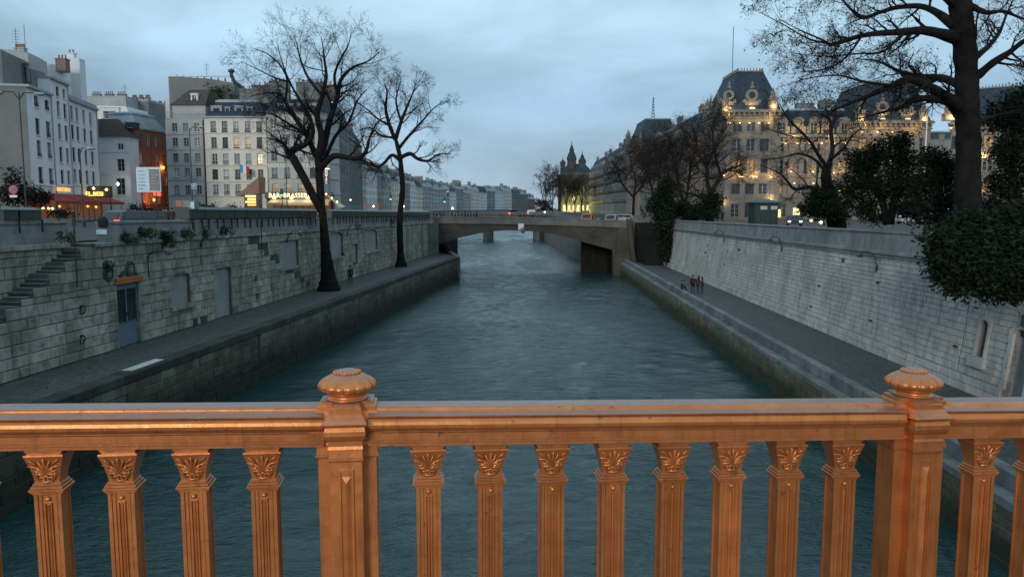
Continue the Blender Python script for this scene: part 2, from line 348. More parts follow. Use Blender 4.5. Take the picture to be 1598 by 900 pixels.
me.polygons.add(len(fc)); me.polygons.foreach_set('loop_start', np.arange(len(fc), dtype=np.int32) * 4); me.polygons.foreach_set('loop_total', np.full(len(fc), 4, dtype=np.int32))
me.polygons.foreach_set('use_smooth', [True] * len(fc)); me.materials.append(M['river_water']); me.update(calc_edges=True); put('water', me)['kind'] = 'structure'
LB0, LB1 = at_z(0, 600, EL), at_z(653, 403, EL)   # foot of the left quay wall
ld = (LB1 - LB0); ld.z = 0; ld.normalize()
def lline(y): return LB0 + ld * ((y - LB0.y) / ld.y)
LA = lline(6.0); LZ = lline(122.0)
LE0, LE1 = at_z(81, 626, EL), at_z(706, 404, EL)
le = (LE1 - LE0); le.z = 0; le.normalize()
def leline(y): return LE0 + le * ((y - LE0.y) / le.y)
RB = [at_z(1036, 414, ER), at_z(1350, 545, ER), at_z(1405, 571, ER)]
rd = (RB[0] - RB[1]); rd.z = 0; rd.normalize()
RK0, RK1 = at_z(1300, 612, ER - .2), at_z(989, 422, ER - .2)
rk = (RK1 - RK0); rk.z = 0; rk.normalize()
def rkline(y): return RK0 + rk * ((y - RK0.y) / rk.y)
def rline(y): return RB[1] + rd * ((y - RB[1].y) / rd.y)
RAy = 4.0
def poly(name, pts, z, mat, z0=None):
    mb = MB()
    if z0 is None: mb.add([V((x, y, z)) for x, y in pts], [tuple(range(len(pts)))])
    else: mb.prism(pts, z0, z)
    return struct(name, mb, mat)
xy = lambda p: (p.x, p.y)
YB = 124.0       # near face of the far bridge
wl = lline(YB + 24); wr = rline(YB + 24)
poly('left_bank_ground', [(-1500, -300), (LA.x - 2.2, -300), (LA.x - 2.2, LA.y), (LZ.x - 2.2, LZ.y), (wl.x - 1, wl.y), (-30, 265), (-34, 330), (8, 900), (60, 3000), (-1500, 3000)], SL, 'asphalt', -1)
poly('right_bank_ground', [(1500, -300), (rline(RAy).x + 1.3, -300), (rline(RAy).x + 1.3, RAy), (rline(YB).x + 1.3, YB), (19.5, YB + 6), (18.2, 150), (13.9, 165), (10.9, 273), (12, 330), (34, 900), (90, 3000), (1500, 3000)], SR, 'asphalt', -1)
# walkways by the water
a, b2 = lline(RAy), leline(RAy)
poly('left_walkway', [(lline(4).x - .6, 4), (leline(4).x - .75, 4), (leline(116).x - .75, 116), (leline(120).x - 1.5, 119.5), (lline(122).x - .6, 122)], EL - .02, 'cobbles', -1)
poly('right_walkway', [(rkline(4).x + .55, 4), (rline(4).x + .7, 4), (rline(YB).x + .7, YB), (rkline(YB).x + .55, YB)], ER, 'cobbles', -1)

# ------------------------------------------------------------------ masonry
def unit_stone(seed):
    r = random.Random(seed); j = lambda a: r.uniform(-a, a)
    B = [V((x, -.5, z)) for x, z in ((-.5, -.5), (.5, -.5), (.5, .5), (-.5, .5))]
    P = [V((x + j(.01), .30 + j(.06), z + j(.03))) for x, z in ((-.495, -.485), (.495, -.485), (.495, .485), (-.495, .485))]
    Q = [V((x + j(.012), .5 + j(.06), z + j(.03))) for x, z in ((-.47, -.42), (.47, -.42), (.47, .42), (-.47, .42))]
    vs = B + P + Q
    fs = [(k, (k + 1) % 4, 4 + (k + 1) % 4, 4 + k) for k in range(4)] + [(4 + k, 4 + (k + 1) % 4, 8 + (k + 1) % 4, 8 + k) for k in range(4)] + [(8, 9, 10, 11)]
    return vs, fs
UNITS = [unit_stone(i) for i in range(7)]
UMESH = {}
def umesh(i, mat):
    if (i, mat) not in UMESH:
        mb = MB(); mb.add(*UNITS[i]); UMESH[(i, mat)] = mb.mesh('stone', mat)
    return UMESH[(i, mat)]
class Wall:
    def __init__(s, A, B, z0, tA, tB, batter=0, side=1):
        s.A, s.B = V((A[0], A[1], 0)), V((B[0], B[1], 0)); d = s.B - s.A; s.L = d.length; s.d = d.normalized()
        s.n = V((s.d.y, -s.d.x, 0)) * side; s.z0 = z0; s.tA, s.tB = tA, tB; s.bt = batter; s.H = max(tA, tB) - z0
    def top(s, u): return s.tA + (s.tB - s.tA) * u / s.L
    def P(s, u, v, off=0):
        h = s.top(u) - s.z0
        p = s.A + s.d * u + s.n * (off - s.bt * v / s.H); p.z = s.z0 + v * h / s.H; return p
    def uv(s, px, py):
        r = ray(px, py); n = s.n; t = s.A.dot(n) / (r.x * n.x + r.y * n.y)
        p = V((r.x * t, r.y * t, EYE + r.z * t)); u = (V((p.x, p.y, 0)) - s.A).dot(s.d)
        return u, (p.z - s.z0) * s.H / (s.top(u) - s.z0)
    def M(s, u, v, off=0):
        """frame at a wall point: x along the wall, y out of it, z up"""
        up = (s.P(u, v + .5) - s.P(u, v)).normalized(); x = s.d; y = up.cross(x)
        if y.dot(s.n) < 0: y = -y
        p = s.P(u, v, off)
        return Matrix(((x.x, y.x, up.x, p.x), (x.y, y.y, up.y, p.y), (x.z, y.z, up.z, p.z), (0, 0, 0, 1)))
def spans(u0, u1, holes, v):
    segs = [(u0, u1)]
    for h in holes:
        q = h(v)
        if not q: continue
        ns = []
        for a, b in segs:
            if q[0] > a: ns.append((a, min(b, q[0])))
            if q[1] < b: ns.append((max(a, q[1]), b))
        segs = [(a, b) for a, b in ns if b - a > .05]
    return segs
def rect(ua, ub, va, vb): return lambda v: (ua, ub) if va < v < vb else None
def lay(root, W, u0, u1, rows, lens, holes, mat, core, limit=300, special=None, depth=.25, gap=.009, proud=.02, thick=.9, seed=1, off0=0.0, name='stone', minlen=.18):
    r = random.Random(seed); st = []; cm = MB()
    for v0, v1 in rows:
        vc = (v0 + v1) / 2
        for a, b in spans(u0, u1, holes, vc):
            rings = [[W.P(u, v, o) for u, v, o in ((uu, v0, off0 - .035), (uu, v1, off0 - .035), (uu, v1, -thick), (uu, v0, -thick))] for uu in (a, b)]
            cm.loops(rings)
            u = a
            while u < b - 1e-3:
                ln = r.uniform(*lens); e = u + ln
                if b - e < minlen * 2: e = b
                if e > b: e = b
                st.append((u, e, v0, v1)); u = e
    cm.build('mortar_backing', core, root, world=True)
    items = []
    for u, e, v0, v1 in st:
        uc, vc = (u + e) / 2, (v0 + v1) / 2
        pa, pb, pc = proj(W.P(u, vc)), proj(W.P(e, vc)), proj(W.P(uc, v1)); sz = 0
        if pa and pb and pc and -30 < pa[0] < 1630 and -30 < pa[1] < 930: sz = abs(pb[0] - pa[0]) * abs(pc[1] - (pa[1] + pb[1]) / 2) * 2
        items.append((sz, u, e, v0, v1))
    items.sort(key=lambda t: -t[0]); rest = {}
    for k, (sz, u, e, v0, v1) in enumerate(items):
        uc, vc = (u + e) / 2, (v0 + v1) / 2; mt = special(uc, vc, r) if special else None
        mt = mt or mat; pr = r.uniform(0, proud)
        X = W.M(uc, vc, off0 + pr - depth / 2) @ Matrix.Diagonal((e - u - gap, depth, (v1 - v0) * (W.top(uc) - W.z0) / W.H - gap, 1))
        i = r.randrange(7)
        if k < limit and sz > 0: put(name, umesh(i, mt), root, X, world=True)
        else:
            mb = rest.setdefault(mt, MB()); vs, fs = UNITS[i]; mb.add([X @ v for v in vs], fs)
    for mt, mb in rest.items():
        mi = mt + '_i' if mt + '_i' in M else mt
        mb.build('small_' + name + '_courses', mi, root, kind='stuff', world=True)
def mkrows(v0, v1, h, r, var=.25):
    rows = []; v = v0
    while v < v1 - 1e-3:
        e = v + h * r.uniform(1 - var, 1 + var)
        if v1 - e < h * .5: e = v1
        rows.append((v, min(e, v1))); v = e
    return rows
def blocks(root, W, u0, u1, v0, v1, off0, off1, ln, mat, name, limit=300, gap=.01, seed=3, minpx=3, bevel=.012, holes=()):
    """a course of long blocks with a real section (kerb, coping, parapet)"""
    r = random.Random(seed); it = []
    for a, b in spans(u0, u1, holes, (v0 + v1) / 2):
        u = a
        while u < b - 1e-3:
            e = min(u + ln * r.uniform(.8, 1.25), b)
            if b - e < ln * .4: e = b
            it.append((u, e)); u = e
    rest = MB(); k = 0
    for u, e in it:
        o = r.uniform(-.006, .006); bv = bevel
        mb = MB(); c0 = W.P((u + e) / 2, v0)
        prof = [(off0, v0), (off1 + o - bv * .3, v0), (off1 + o, v0 + bv), (off1 + o, v1 - bv), (off1 + o - bv, v1), (off0 + bv, v1), (off0, v1 - bv)]
        rings = [[W.P(uu, v, oo) - c0 for oo, v in prof] for uu in (u + gap / 2, e - gap / 2)]
        mb.loops(rings); p = proj(W.P(u, v1)), proj(W.P(e, v1))
        vis = p[0] and p[1] and (-50 < p[1][0] < 1650) and hypot(p[0][0] - p[1][0], p[0][1] - p[1][1]) > minpx
        if vis and k < limit:
            put(name, mb.mesh(name, mat), root, Matrix.Translation(c0), world=True); k += 1
        else:
            rest.add([v + c0 for v in mb.v], mb.f)
    if rest.v: rest.build('small_' + name + '_run', mat, root, kind='stuff', world=True)

# ---- left quay wall
LH = 10.25; WLf = Wall(xy(LA), xy(LZ), EL, 10.3, 9.45, 0, 1)
def luv(px, py): return WLf.uv(px, py)
if WLf.n.x < 0: WLf.n = -WLf.n
Hn = WLf.H
vcor0, vcor1 = Hn - 1.32, Hn - 1.12        # string course below the parapet
lw = thing('quay_wall', 'long weathered grey stone quay wall with blind arches rising behind the left riverside walkway', 'wall', (LA.x, LA.y, EL))
u_st = luv(147, 374)[0]; ua_, va_ = luv(132, 392); ub_, vb_ = luv(30, 476)
sl_ = (va_ - vb_) / (ua_ - ub_)
def stair_v(u): return vb_ + (u - ub_) * sl_
def stair_hole(v):
    ue = ub_ + (v - vb_) / sl_
    return (-1, min(ue, u_st)) if ue > 0 else None
niches = []      # (u centre, width, v0, spring, rise)
def niche(pxc, w_, pyb, pyt, rise=.45):
    u, vb = luv(pxc, pyb); w_ = luv(pxc + w_ / 2, pyb)[0] - luv(pxc - w_ / 2, pyb)[0]; _, vt = luv(pxc, pyt); niches.append((u, w_, vb, vt - rise, rise))
niche(283.5, 30, 476, 424); niche(350, 27, 494, 414)
niche(452, 30, 416, 370); niche(526, 20, 401, 362); niche(580, 19, 391, 358); niche(554, 9, 414, 380, .2)
ud, vdt = luv(203, 440); door_u, door_w, door_vt = luv(203, 500)[0], luv(222, 500)[0] - luv(184, 500)[0], luv(203, 440)[1]
uD0, uD1 = door_u - door_w / 2, door_u + door_w / 2
arch_vt = luv(203, 432)[1] + .35
holes = [stair_hole, rect(uD0, uD1, -1, door_vt), ] + [rect(u - w_ / 2, u + w_ / 2, a, s_ + r_) for u, w_, a, s_, r_ in niches]
rr = random.Random(5)
rows = mkrows(0, vcor0, .44, rr, .34)
d0, d1 = luv(392, 372), luv(482, 444)
def spec_left(u, v, r):
    # the filled-in old stair shows as a stepped band of dark stones
    if d0[0] - .3 < u < d1[0] + .3:
        vl = d0[1] + (u - d0[0]) * (d1[1] - d0[1]) / (d1[0] - d0[0])
        if abs(v - vl) < .30: return 'dark_stone'
    if v < .5 and r.random() < .04: return 'dark_stone'
    return None
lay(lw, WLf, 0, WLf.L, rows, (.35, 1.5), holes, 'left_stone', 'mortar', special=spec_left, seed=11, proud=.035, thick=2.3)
blocks(lw, WLf, u_st, WLf.L, vcor0, vcor1, -.9, .14, 1.3, 'left_stone', 'string_course_block', bevel=.03)
blocks(lw, WLf, u_st + .9, WLf.L, vcor1, Hn - .16, -.45, -.02, 1.6, 'parapet_stone', 'parapet_block')
blocks(lw, WLf, u_st + .9, WLf.L, Hn - .16, Hn, -.52, .05, 1.7, 'parapet_stone', 'coping_block', bevel=.03)
for k, (u, w_, a, s_, r_) in enumerate(niches):
    mb = MB(); n_ = 14
    arc = [(u - w_ / 2 * cos(pi * i / n_), s_ + r_ * sin(pi * i / n_)) for i in range(n_ + 1)]
    outl = [(u - w_ / 2, a)] + arc + [(u + w_ / 2, a)]
    mb.loops([[WLf.P(x, y, o) for x, y in outl] for o in (-.5, -.2)]); mb.build('blind_panel', 'blind_panel', lw, world=True)
    mb = MB()
    for sgn in (-1, 1):
        pts = [(u + sgn * w_ / 2 * cos(pi * i / n_), s_ + r_ * sin(pi * i / n_)) for i in range(n_ // 2 + 1)] + [(u, s_ + r_), (u + sgn * w_ / 2, s_ + r_)]
        mb.loops([[WLf.P(x, y, o) for x, y in pts] for o in (-.4, .004)])
    mb.build('arch_spandrel', 'left_stone', lw, world=True)
    for i in range(9):   # voussoirs round the blind arch
        a0, a1 = pi * (i + .04) / 9, pi * (i + .96) / 9
        q = []
        for rad in (0, .22):
            for t in (a0, (a0 + a1) / 2, a1) if rad == 0 else (a1, (a0 + a1) / 2, a0):
                q.append((u - (w_ / 2 + rad) * cos(t), s_ + (r_ + rad) * sin(t)))
        c0 = WLf.P(u, s_); mb = MB(); mb.loops([[WLf.P(x, y, o) - c0 for x, y in q] for o in (-.05, .055)])
        put('voussoir', mb.mesh('voussoir', 'left_stone'), lw, Matrix.Translation(c0), world=True)
    if k in (0, 2, 3, 4):
        mb = MB(); X = WLf.M(u, a - .11); mb.box(-w_ / 2 - .25, w_ / 2 + .25, -.2, .2, -.11, .11, X=X); mb.build('sill', 'left_stone', lw, world=True)
# door recess
mb = MB(); X = WLf.M(door_u, 0)
for sx in (-1, 1): mb.box(*sorted((sx * door_w / 2, sx * (door_w / 2 - .10))), -.3, -.02, 0, door_vt, X=X)
mb.box(-door_w / 2, door_w / 2, -.6, -.3, 0, door_vt, X=X); mb.build('door_recess', 'left_stone', lw, world=True)
dr = thing('iron_door', 'blue-grey iron door with glazed grille under the orange beam in the left quay wall', 'door', WLf.P(door_u, 0, -.35))
dh = door_vt * .99; zt = door_vt * (WLf.top(door_u) - EL) / Hn; dw = door_w - .26
mb = MB(); mb.box(-dw / 2, dw / 2, -.22, -.18, .02, zt * .34, X=X)
for x0 in (-dw / 2, -.05, dw / 2 - .09): mb.box(x0, x0 + .09, -.22, -.16, zt * .34, zt - .35, X=X)
mb.box(-dw / 2, dw / 2, -.22, -.16, zt - .35, zt - .02, X=X); mb.box(-dw / 2, dw / 2, -.22, -.16, zt * .34, zt * .38, X=X)
mb.build('door_leaf', 'blue_door', dr, world=True)
mb = MB(); mb.box(-dw / 2, dw / 2, -.24, -.22, zt * .3, zt - .3, X=X); mb.build('pane', 'glass', dr, world=True)
for i in range(8):
    mb = MB(); x0 = -dw / 2 + .12 + i * (dw - .24) / 7; mb.box(x0 - .012, x0 + .012, -.155, -.135, zt * .36, zt - .36, X=X); mb.build('grille_bar', 'dark_metal', dr, world=True)
mb = MB(); mb.box(-.02, .02, -.16, -.1, zt * .48, zt * .52, X=X); mb.build('door_handle', 'dark_metal', dr, world=True)
mb = MB(); mb.box(-door_w / 2 - .12, door_w / 2 + .12, -.3, .12, zt + .0, zt + .16, X=X); mb.box(-door_w / 2 - .12, door_w / 2 + .12, -.3, .16, zt + .165, zt + .3, X=X)
o = mb.build('wooden_lintel', 'orange_wood'); tag(o, 'orange-brown wooden beam spanning the top of the blue door in the left quay wall', 'beam')
mb = MB()
for i in range(11):
    t = pi * (i + .06) / 11; t1 = pi * (i + .94) / 11
    q = [(-.85 * cos(t), .28 + .42 * sin(t)), (-.85 * cos(t1), .28 + .42 * sin(t1)), (-.6 * cos(t1), .28 + .26 * sin(t1)), (-.6 * cos(t), .28 + .26 * sin(t))]
    mb = MB(); mb.loops([[X @ V((x, y, zt + z)) for x, z in q] for y in (-.2, .07)]); mb.build('door_arch_stone', 'dark_stone', lw, world=True)
for px, py, rad in ((168, 427, .34), (202.5, 420, .36)):
    u, v = luv(px, py); X2 = WLf.M(u, v, .0) @ Matrix.Rotation(-pi / 2, 4, 'X')
    rt = thing('stone_medallion', 'dark round stone rosette medallion ' + ('just left of the blue door' if px < 180 else 'directly above the orange beam of the blue door'), 'medallion', WLf.P(u, v, 0))
    mb = MB(); mb.lathe([(rad * 1.25, 0), (rad * 1.25, .05), (rad, .09), (rad * .9, .06), (rad * .8, .06)], 24, X=X2); mb.build('ring', 'dark_stone', rt, world=True)
    for i in range(8):
        a_ = i * pi / 4; mb = MB(); mb.lathe([(rad * .17, .04), (rad * .15, .09), (rad * .06, .12)], 8, X=X2 @ Matrix.Translation((rad * .45 * cos(a_), rad * .45 * sin(a_), 0))); mb.build('petal', 'stone_medallion', rt, world=True)
    mb = MB(); mb.lathe([(rad * .16, .05), (rad * .14, .13), (rad * .05, .15)], 10, X=X2); mb.build('boss', 'pale_slab', rt, world=True)
# mooring rings
ringpos = [(126, 482), (126, 528), (398, 433), (400, 461), (552, 411), (535, 397)]
lab = ['upper of the two iron mooring rings left of the blue door', 'lower of the two iron mooring rings left of the blue door', 'upper small iron ring between the second blind arch and the old stair line',
       'lower small iron ring between the second blind arch and the old stair line', 'small iron ring low on the wall left of the slim upright panel', 'small iron ring under the blind arch behind the big tree']
for (px, py), lb in zip(ringpos, lab):
    u, v = luv(px, py); X = WLf.M(u, v, 0); mt = thing('mooring_ring', lb, 'ring', WLf.P(u, v, 0), group='iron mooring rings on the left quay wall'); rr_ = .19 if px < 200 else .16
    pts = [X @ V((rr_ * sin(t), .10 + .03 * cos(t), rr_ * cos(t) - .05)) for t in [2 * pi * i / 16 for i in range(17)]]
    mb = MB(); mb.tube(pts, .028, 6, cap=False); mb.build('ring', 'iron_rust', mt, True, world=True)
    mb = MB(); mb.box(-.05, .05, -.05, .13, rr_ - .11, rr_ - .01, X=X); mb.build('staple', 'iron_rust', mt, world=True)
# ---- stair let into the wall
nst = 22
su1, sv1 = u_st - .1, stair_v(u_st - .1)
stt = thing('stone_stair', 'dark worn stone stair climbing behind the left quay wall to the street', 'stair', WLf.P(1, 0, -.5))
zs = lambda v, u: WLf.P(u, v).z
z_top = zs(vcor1 + .0, u_st); run = (u_st) / nst
for i in range(nst + 6):
    ue = u_st - i * .36; vtp = stair_v(ue); zt_ = min(zs(vtp, ue), z_top)
    if ue < .5 or vtp < .3: break
    mb = MB(); X = WLf.M(ue, 0, 0); zz = zt_ - EL
    mb.box(-.36, .02, -1.0, -.02, max(zz - .34, -.1), zz - .04, X=X, mi=0); mb.box(-.36, .05, -1.0, .0, zz - .04, zz, X=X, mi=1)
    mb.build('step', ['dark_stone', 'kerb_stone'], stt, world=True)
W2 = Wall(xy(WLf.P(0, 0, -1.0)), xy(WLf.P(u_st + 1.2, 0, -1.0)), EL, WLf.top(0), WLf.top(u_st + 1.2)); W2.n = WLf.n; W2.H = Hn
sb = thing('stair_back_wall', 'pale stone wall with a heavy ledge behind the stair at the left end', 'wall', W2.P(0, 0))
lay(sb, W2, 0, W2.L, mkrows(0, vcor0, .5, rr, .2), (.6, 1.5), [], 'left_stone', 'mortar', seed=21, limit=120, thick=1.26)
blocks(sb, W2, 0, u_st - .55, vcor0, vcor1 + .05, -.6, .16, 1.5, 'left_stone', 'string_course_block', bevel=.03)
blocks(sb, W2, 0, u_st - .55, vcor1 + .05, Hn - .12, -.45, -.02, 2.2, 'parapet_stone', 'parapet_block')
blocks(sb, W2, 0, u_st - .55, Hn - .12, Hn, -.5, .05, 2.0, 'parapet_stone', 'coping_block', bevel=.03)
# ---- left kerb and lower quay face
WK = Wall((leline(4).x, leline(4).y), (leline(116).x, 116), -1.2, EL + .02, EL + .02); WK.n = WK.n if WK.n.x > 0 else -WK.n
lk = thing('lower_quay_wall', 'low mossy quay face with dark stone kerb falling to the water on the left', 'wall', (WK.A.x, WK.A.y, 0))
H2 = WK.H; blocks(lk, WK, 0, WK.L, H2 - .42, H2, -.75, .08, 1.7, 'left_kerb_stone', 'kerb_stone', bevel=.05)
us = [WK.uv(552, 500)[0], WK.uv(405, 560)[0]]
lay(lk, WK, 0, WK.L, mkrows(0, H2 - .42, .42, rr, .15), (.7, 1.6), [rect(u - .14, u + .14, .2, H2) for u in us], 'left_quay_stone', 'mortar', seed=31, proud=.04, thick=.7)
for px, py in ((238, 573),):
    p = at_z(px, py, EL + .02); u = WK.uv(px, py)[0]
    mb = MB(); X = WK.M(u, H2, -.42); mb.box(-1.3, 1.3, -.26, .24, .003, .03, X=X); o = mb.build('pale_kerb_slab', 'pale_slab'); tag(o, 'pale replacement stone slab lying on the dark kerb at the lower left', 'stone slab')
# end of the left walkway: ramp wall that turns in under the bridge
e0, e1, e2 = leline(116), at_z(680, 384, EL + .9), at_z(656, 380, EL + 1.3)
mb = MB()
for p, q, za, zb in ((e0, V((e1.x, e1.y + 8, 0)), EL + .02, EL + .9),):
    dd = (q - p); dd.z = 0; dd.normalize(); nn = V((dd.y, -dd.x, 0)) * .35
    mb.add([V((p.x - nn.x, p.y - nn.y, -1)), V((p.x + nn.x, p.y + nn.y, -1)), V((q.x + nn.x, q.y + nn.y, -1)), V((q.x - nn.x, q.y - nn.y, -1)),
            V((p.x - nn.x, p.y - nn.y, za)), V((p.x + nn.x, p.y + nn.y, za)), V((q.x + nn.x, q.y + nn.y, zb)), V((q.x - nn.x, q.y - nn.y, zb))],
           [(0, 1, 2, 3), (4, 5, 6, 7), (0, 1, 5, 4), (1, 2, 6, 5), (2, 3, 7, 6), (3, 0, 4, 7)])
o = mb.build('ramp_wall', 'kerb_stone'); tag(o, 'low sloping stone wall at the far end of the left walkway beside the bridge foot', 'wall')
mb = MB(); mb.prism([(leline(116).x - .4, 116), (e1.x, e1.y + 8), (e1.x - 12, e1.y + 8), (lline(122).x, 119)], -1, EL - .01); struct('left_walkway_end', mb, 'cobbles')

# ---- right quay wall
RBT = .9
WR = Wall((rline(RAy).x, RAy), (RB[0].x, RB[0].y), ER, 9.62, 9.0, RBT); WR.n = WR.n if WR.n.x < 0 else -WR.n
HR = WR.H; rw = thing('quay_wall', 'long pale limestone quay wall with a plain tall parapet rising behind the right riverside walkway', 'wall', (WR.A.x, WR.A.y, ER))
ruv = WR.uv
vr0 = HR - 1.62
nu, nvb = ruv(1521, 556); _, nvt = ruv(1521, 498)
du, _ = ruv(1580, 600); dvt = ruv(1580, 518)[1]
NW = .62; DWd = 1.25
slots = [ruv(x, y) for x, y in ((1496, 470), (1353, 430), (1268, 410), (1170, 390), (1128, 380))]
holesR = [rect(nu - NW / 2, nu + NW / 2, nvb, nvt), rect(du - DWd / 2, du + DWd / 2, -1, dvt)]
rows = mkrows(.75, vr0, .30, rr, .2)
def spec_right(u, v, r):
    return 'dark_stone' if r.random() < .003 else None
lay(rw, WR, 0, WR.L, rows, (.4, .95), holesR + [rect(s_[0] - .035, s_[0] + .035, .8, vr0) for s_ in slots[:3]], 'right_stone', 'right_mortar', special=spec_right, seed=41, proud=.006, gap=.007)
lay(rw, WR, 0, WR.L, [(0, .38), (.38, .75)], (.9, 1.6), [holesR[1]], 'right_stone', 'right_mortar', limit=60, seed=42, off0=.16, name='plinth_stone')
blocks(rw, WR, 0, WR.L, vr0, vr0 + .2, -.9, .10, 1.6, 'parapet_stone', 'string_course_block', bevel=.03)
blocks(rw, WR, 0, WR.L, vr0 + .2, vr0 + .42, -.9, .20, 1.6, 'parapet_stone', 'ledge_block', bevel=.05)
blocks(rw, WR, 0, WR.L, vr0 + .42, HR - .14, -.35, .03, 2.4, 'parapet_stone', 'parapet_block', gap=.006)
blocks(rw, WR, 0, WR.L, HR - .14, HR, -.45, .12, 2.2, 'parapet_stone', 'coping_block', bevel=.03)
# arched slit window
n_ = 10; mb = MB()
mb.loops([[WR.P(nu + x, v, o) for x, v in ((-NW / 2, nvb), (NW / 2, nvb), (NW / 2, nvt), (-NW / 2, nvt))] for o in (-.7, -.38)]); mb.build('slit_window_back', 'dark_stone', rw, world=True)
for sx in (-1, 1):
    mb = MB(); X = WR.M(nu, nvb); mb.box(*sorted((sx * NW / 2, sx * (NW / 2 + .17))), -.1, .07, -.1, (nvt - nvb) - .1, X=X); mb.build('window_jamb', 'right_stone', rw, world=True)
for i in range(7):
    t0, t1 = pi * (i + .04) / 7, pi * (i + .96) / 7; q = [(-(NW / 2 + a_) * cos(t), nvt - .25 + (.25 + a_) * sin(t)) for a_, t in ((0, t0), (0, t1), (.22, t1), (.22, t0))]
    mb = MB(); mb.loops([[WR.P(nu + x, v, o) for x, v in q] for o in (-.1, .08)]); mb.build('voussoir', 'right_stone', rw, world=True)
mb = MB(); X = WR.M(nu, nvb); mb.box(-NW / 2 - .3, NW / 2 + .3, -.2, .2, -.5, -.02, X=X); mb.build('sill', 'right_stone', rw, world=True)
# right door with stone surround
dd_ = thing('plain_door', 'plain grey door in an arched stone surround at the right edge of the quay wall', 'door', WR.P(du, 0, -.3)); X = WR.M(du, 0)
mb = MB()
for k in range(5):
    mb = MB(); x0 = -DWd / 2 + k * DWd / 5; mb.box(x0 + .006, x0 + DWd / 5 - .006, -.42, -.36, .02, dvt - .25, X=X); mb.build('door_board', 'blind_panel', dd_, world=True)
mb = MB(); mb.box(-DWd / 2, DWd / 2, -.75, -.44, 0, dvt, X=X); mb.box(-DWd / 2, DWd / 2, -.4, -.2, dvt - .25, dvt, X=X); mb.build('door_recess', 'dark_stone', rw, world=True)
for sx in (-1, 1):
    for k in range(6):
        mb = MB(); hh = dvt / 6; mb.box(*sorted((sx * DWd / 2, sx * (DWd / 2 + (.3 if k % 2 else .22)))), -.2, .1, k * hh + .005, (k + 1) * hh - .005, X=X); mb.build('door_surround_stone', 'right_stone', rw, world=True)
for i in range(7):
    t0, t1 = pi * (i + .04) / 7, pi * (i + .96) / 7; q = [(-(DWd / 2 + a_) * cos(t), dvt - .1 + (.3 + a_) * sin(t)) for a_, t in ((-.05, t0), (-.05, t1), (.25, t1), (.25, t0))]
    mb = MB(); mb.loops([[WR.P(du + x, v, o) for x, v in q] for o in (-.1, .1)]); mb.build('voussoir', 'right_stone', rw, world=True)
mb = MB(); mb.box(-.14, .14, 0, .22, dvt + .2, dvt + .7, X=X); mb.build('keystone', 'dark_stone', rw, world=True)
# weep holes
mb = MB()
for px, py in ((1492, 472), (1484, 540), (1357, 441), (1353, 500), (1270, 446), (1262, 478), (1128, 392), (1126, 412), (1100, 400), (1098, 390), (1440, 452)):
    u, v = ruv(px, py); X = WR.M(u, v); mb = MB(); mb.box(-.17, .17, -.02, .055, -.05, .05, X=X); mb.build('iron_cramp', 'iron_rust', rw, world=True)
# ---- right kerb and lower quay face
WQ = Wall(xy(rkline(4)), xy(rkline(YB + 2)), -1.2, ER - .2, ER - .2); WQ.n = WQ.n if WQ.n.x < 0 else -WQ.n
rq = thing('lower_quay_wall', 'low tide-stained quay face with a raised two-step stone kerb on the right', 'wall', (WQ.A.x, WQ.A.y, 0))
H3 = WQ.H; blocks(rq, WQ, 0, WQ.L, H3 - .3, H3, -.7, .06, 1.6, 'kerb_stone', 'ledge_block', bevel=.03)
blocks(rq, WQ, 0, WQ.L, H3 + .004, H3 + .58, -.95, -.48, 1.5, 'kerb_stone', 'kerb_stone', bevel=.04, seed=9)
us = [WQ.uv(x, y)[0] for x, y in ((1071, 490), (1098, 505))]
lay(rq, WQ, 0, WQ.L, mkrows(0, H3 - .3, .34, rr, .15), (.5, 1.1), [rect(us[0] - .12, us[0] + .12, .2, H3)], 'quay_stone', 'mortar', seed=51, proud=.03, thick=.6)

# ------------------------------------------------------------------ stone arch bridge (Petit pont)
pbt = thing('stone_bridge', 'single low-arched grey stone bridge spanning the river in the middle distance', 'bridge', (0, YB, 0))
XL, XR = -15.6, 18.9; Yb2 = YB + 20
soff = [(661, 388), (678, 383), (716, 371), (757, 362), (785, 359.5), (813, 359.5), (850, 363), (885, 370), (915, 379), (956, 390)]
AP = [at_y(px, py, YB) for px, py in soff]; AP = [(p.x, p.z) for p in AP]
AP = [(AP[0][0] - .6, AP[0][1] - 1.2)] + AP
def topz(x):
    t = (x - XL) / (XR - XL); return 9.42 + (8.72 - 9.42) * t + .18 * sin(pi * t)
def arch_poly(xs, yfront, yback, mb, zt, mi=0):
    for (x0, z0), (x1, z1) in zip(xs[:-1], xs[1:]):
        t0, t1 = zt(x0), zt(x1)
        for y in (yfront, yback): mb.add([V((x0, y, z0)), V((x1, y, z1)), V((x1, y, t1)), V((x0, y, t0))], [(0, 1, 2, 3)], mi)
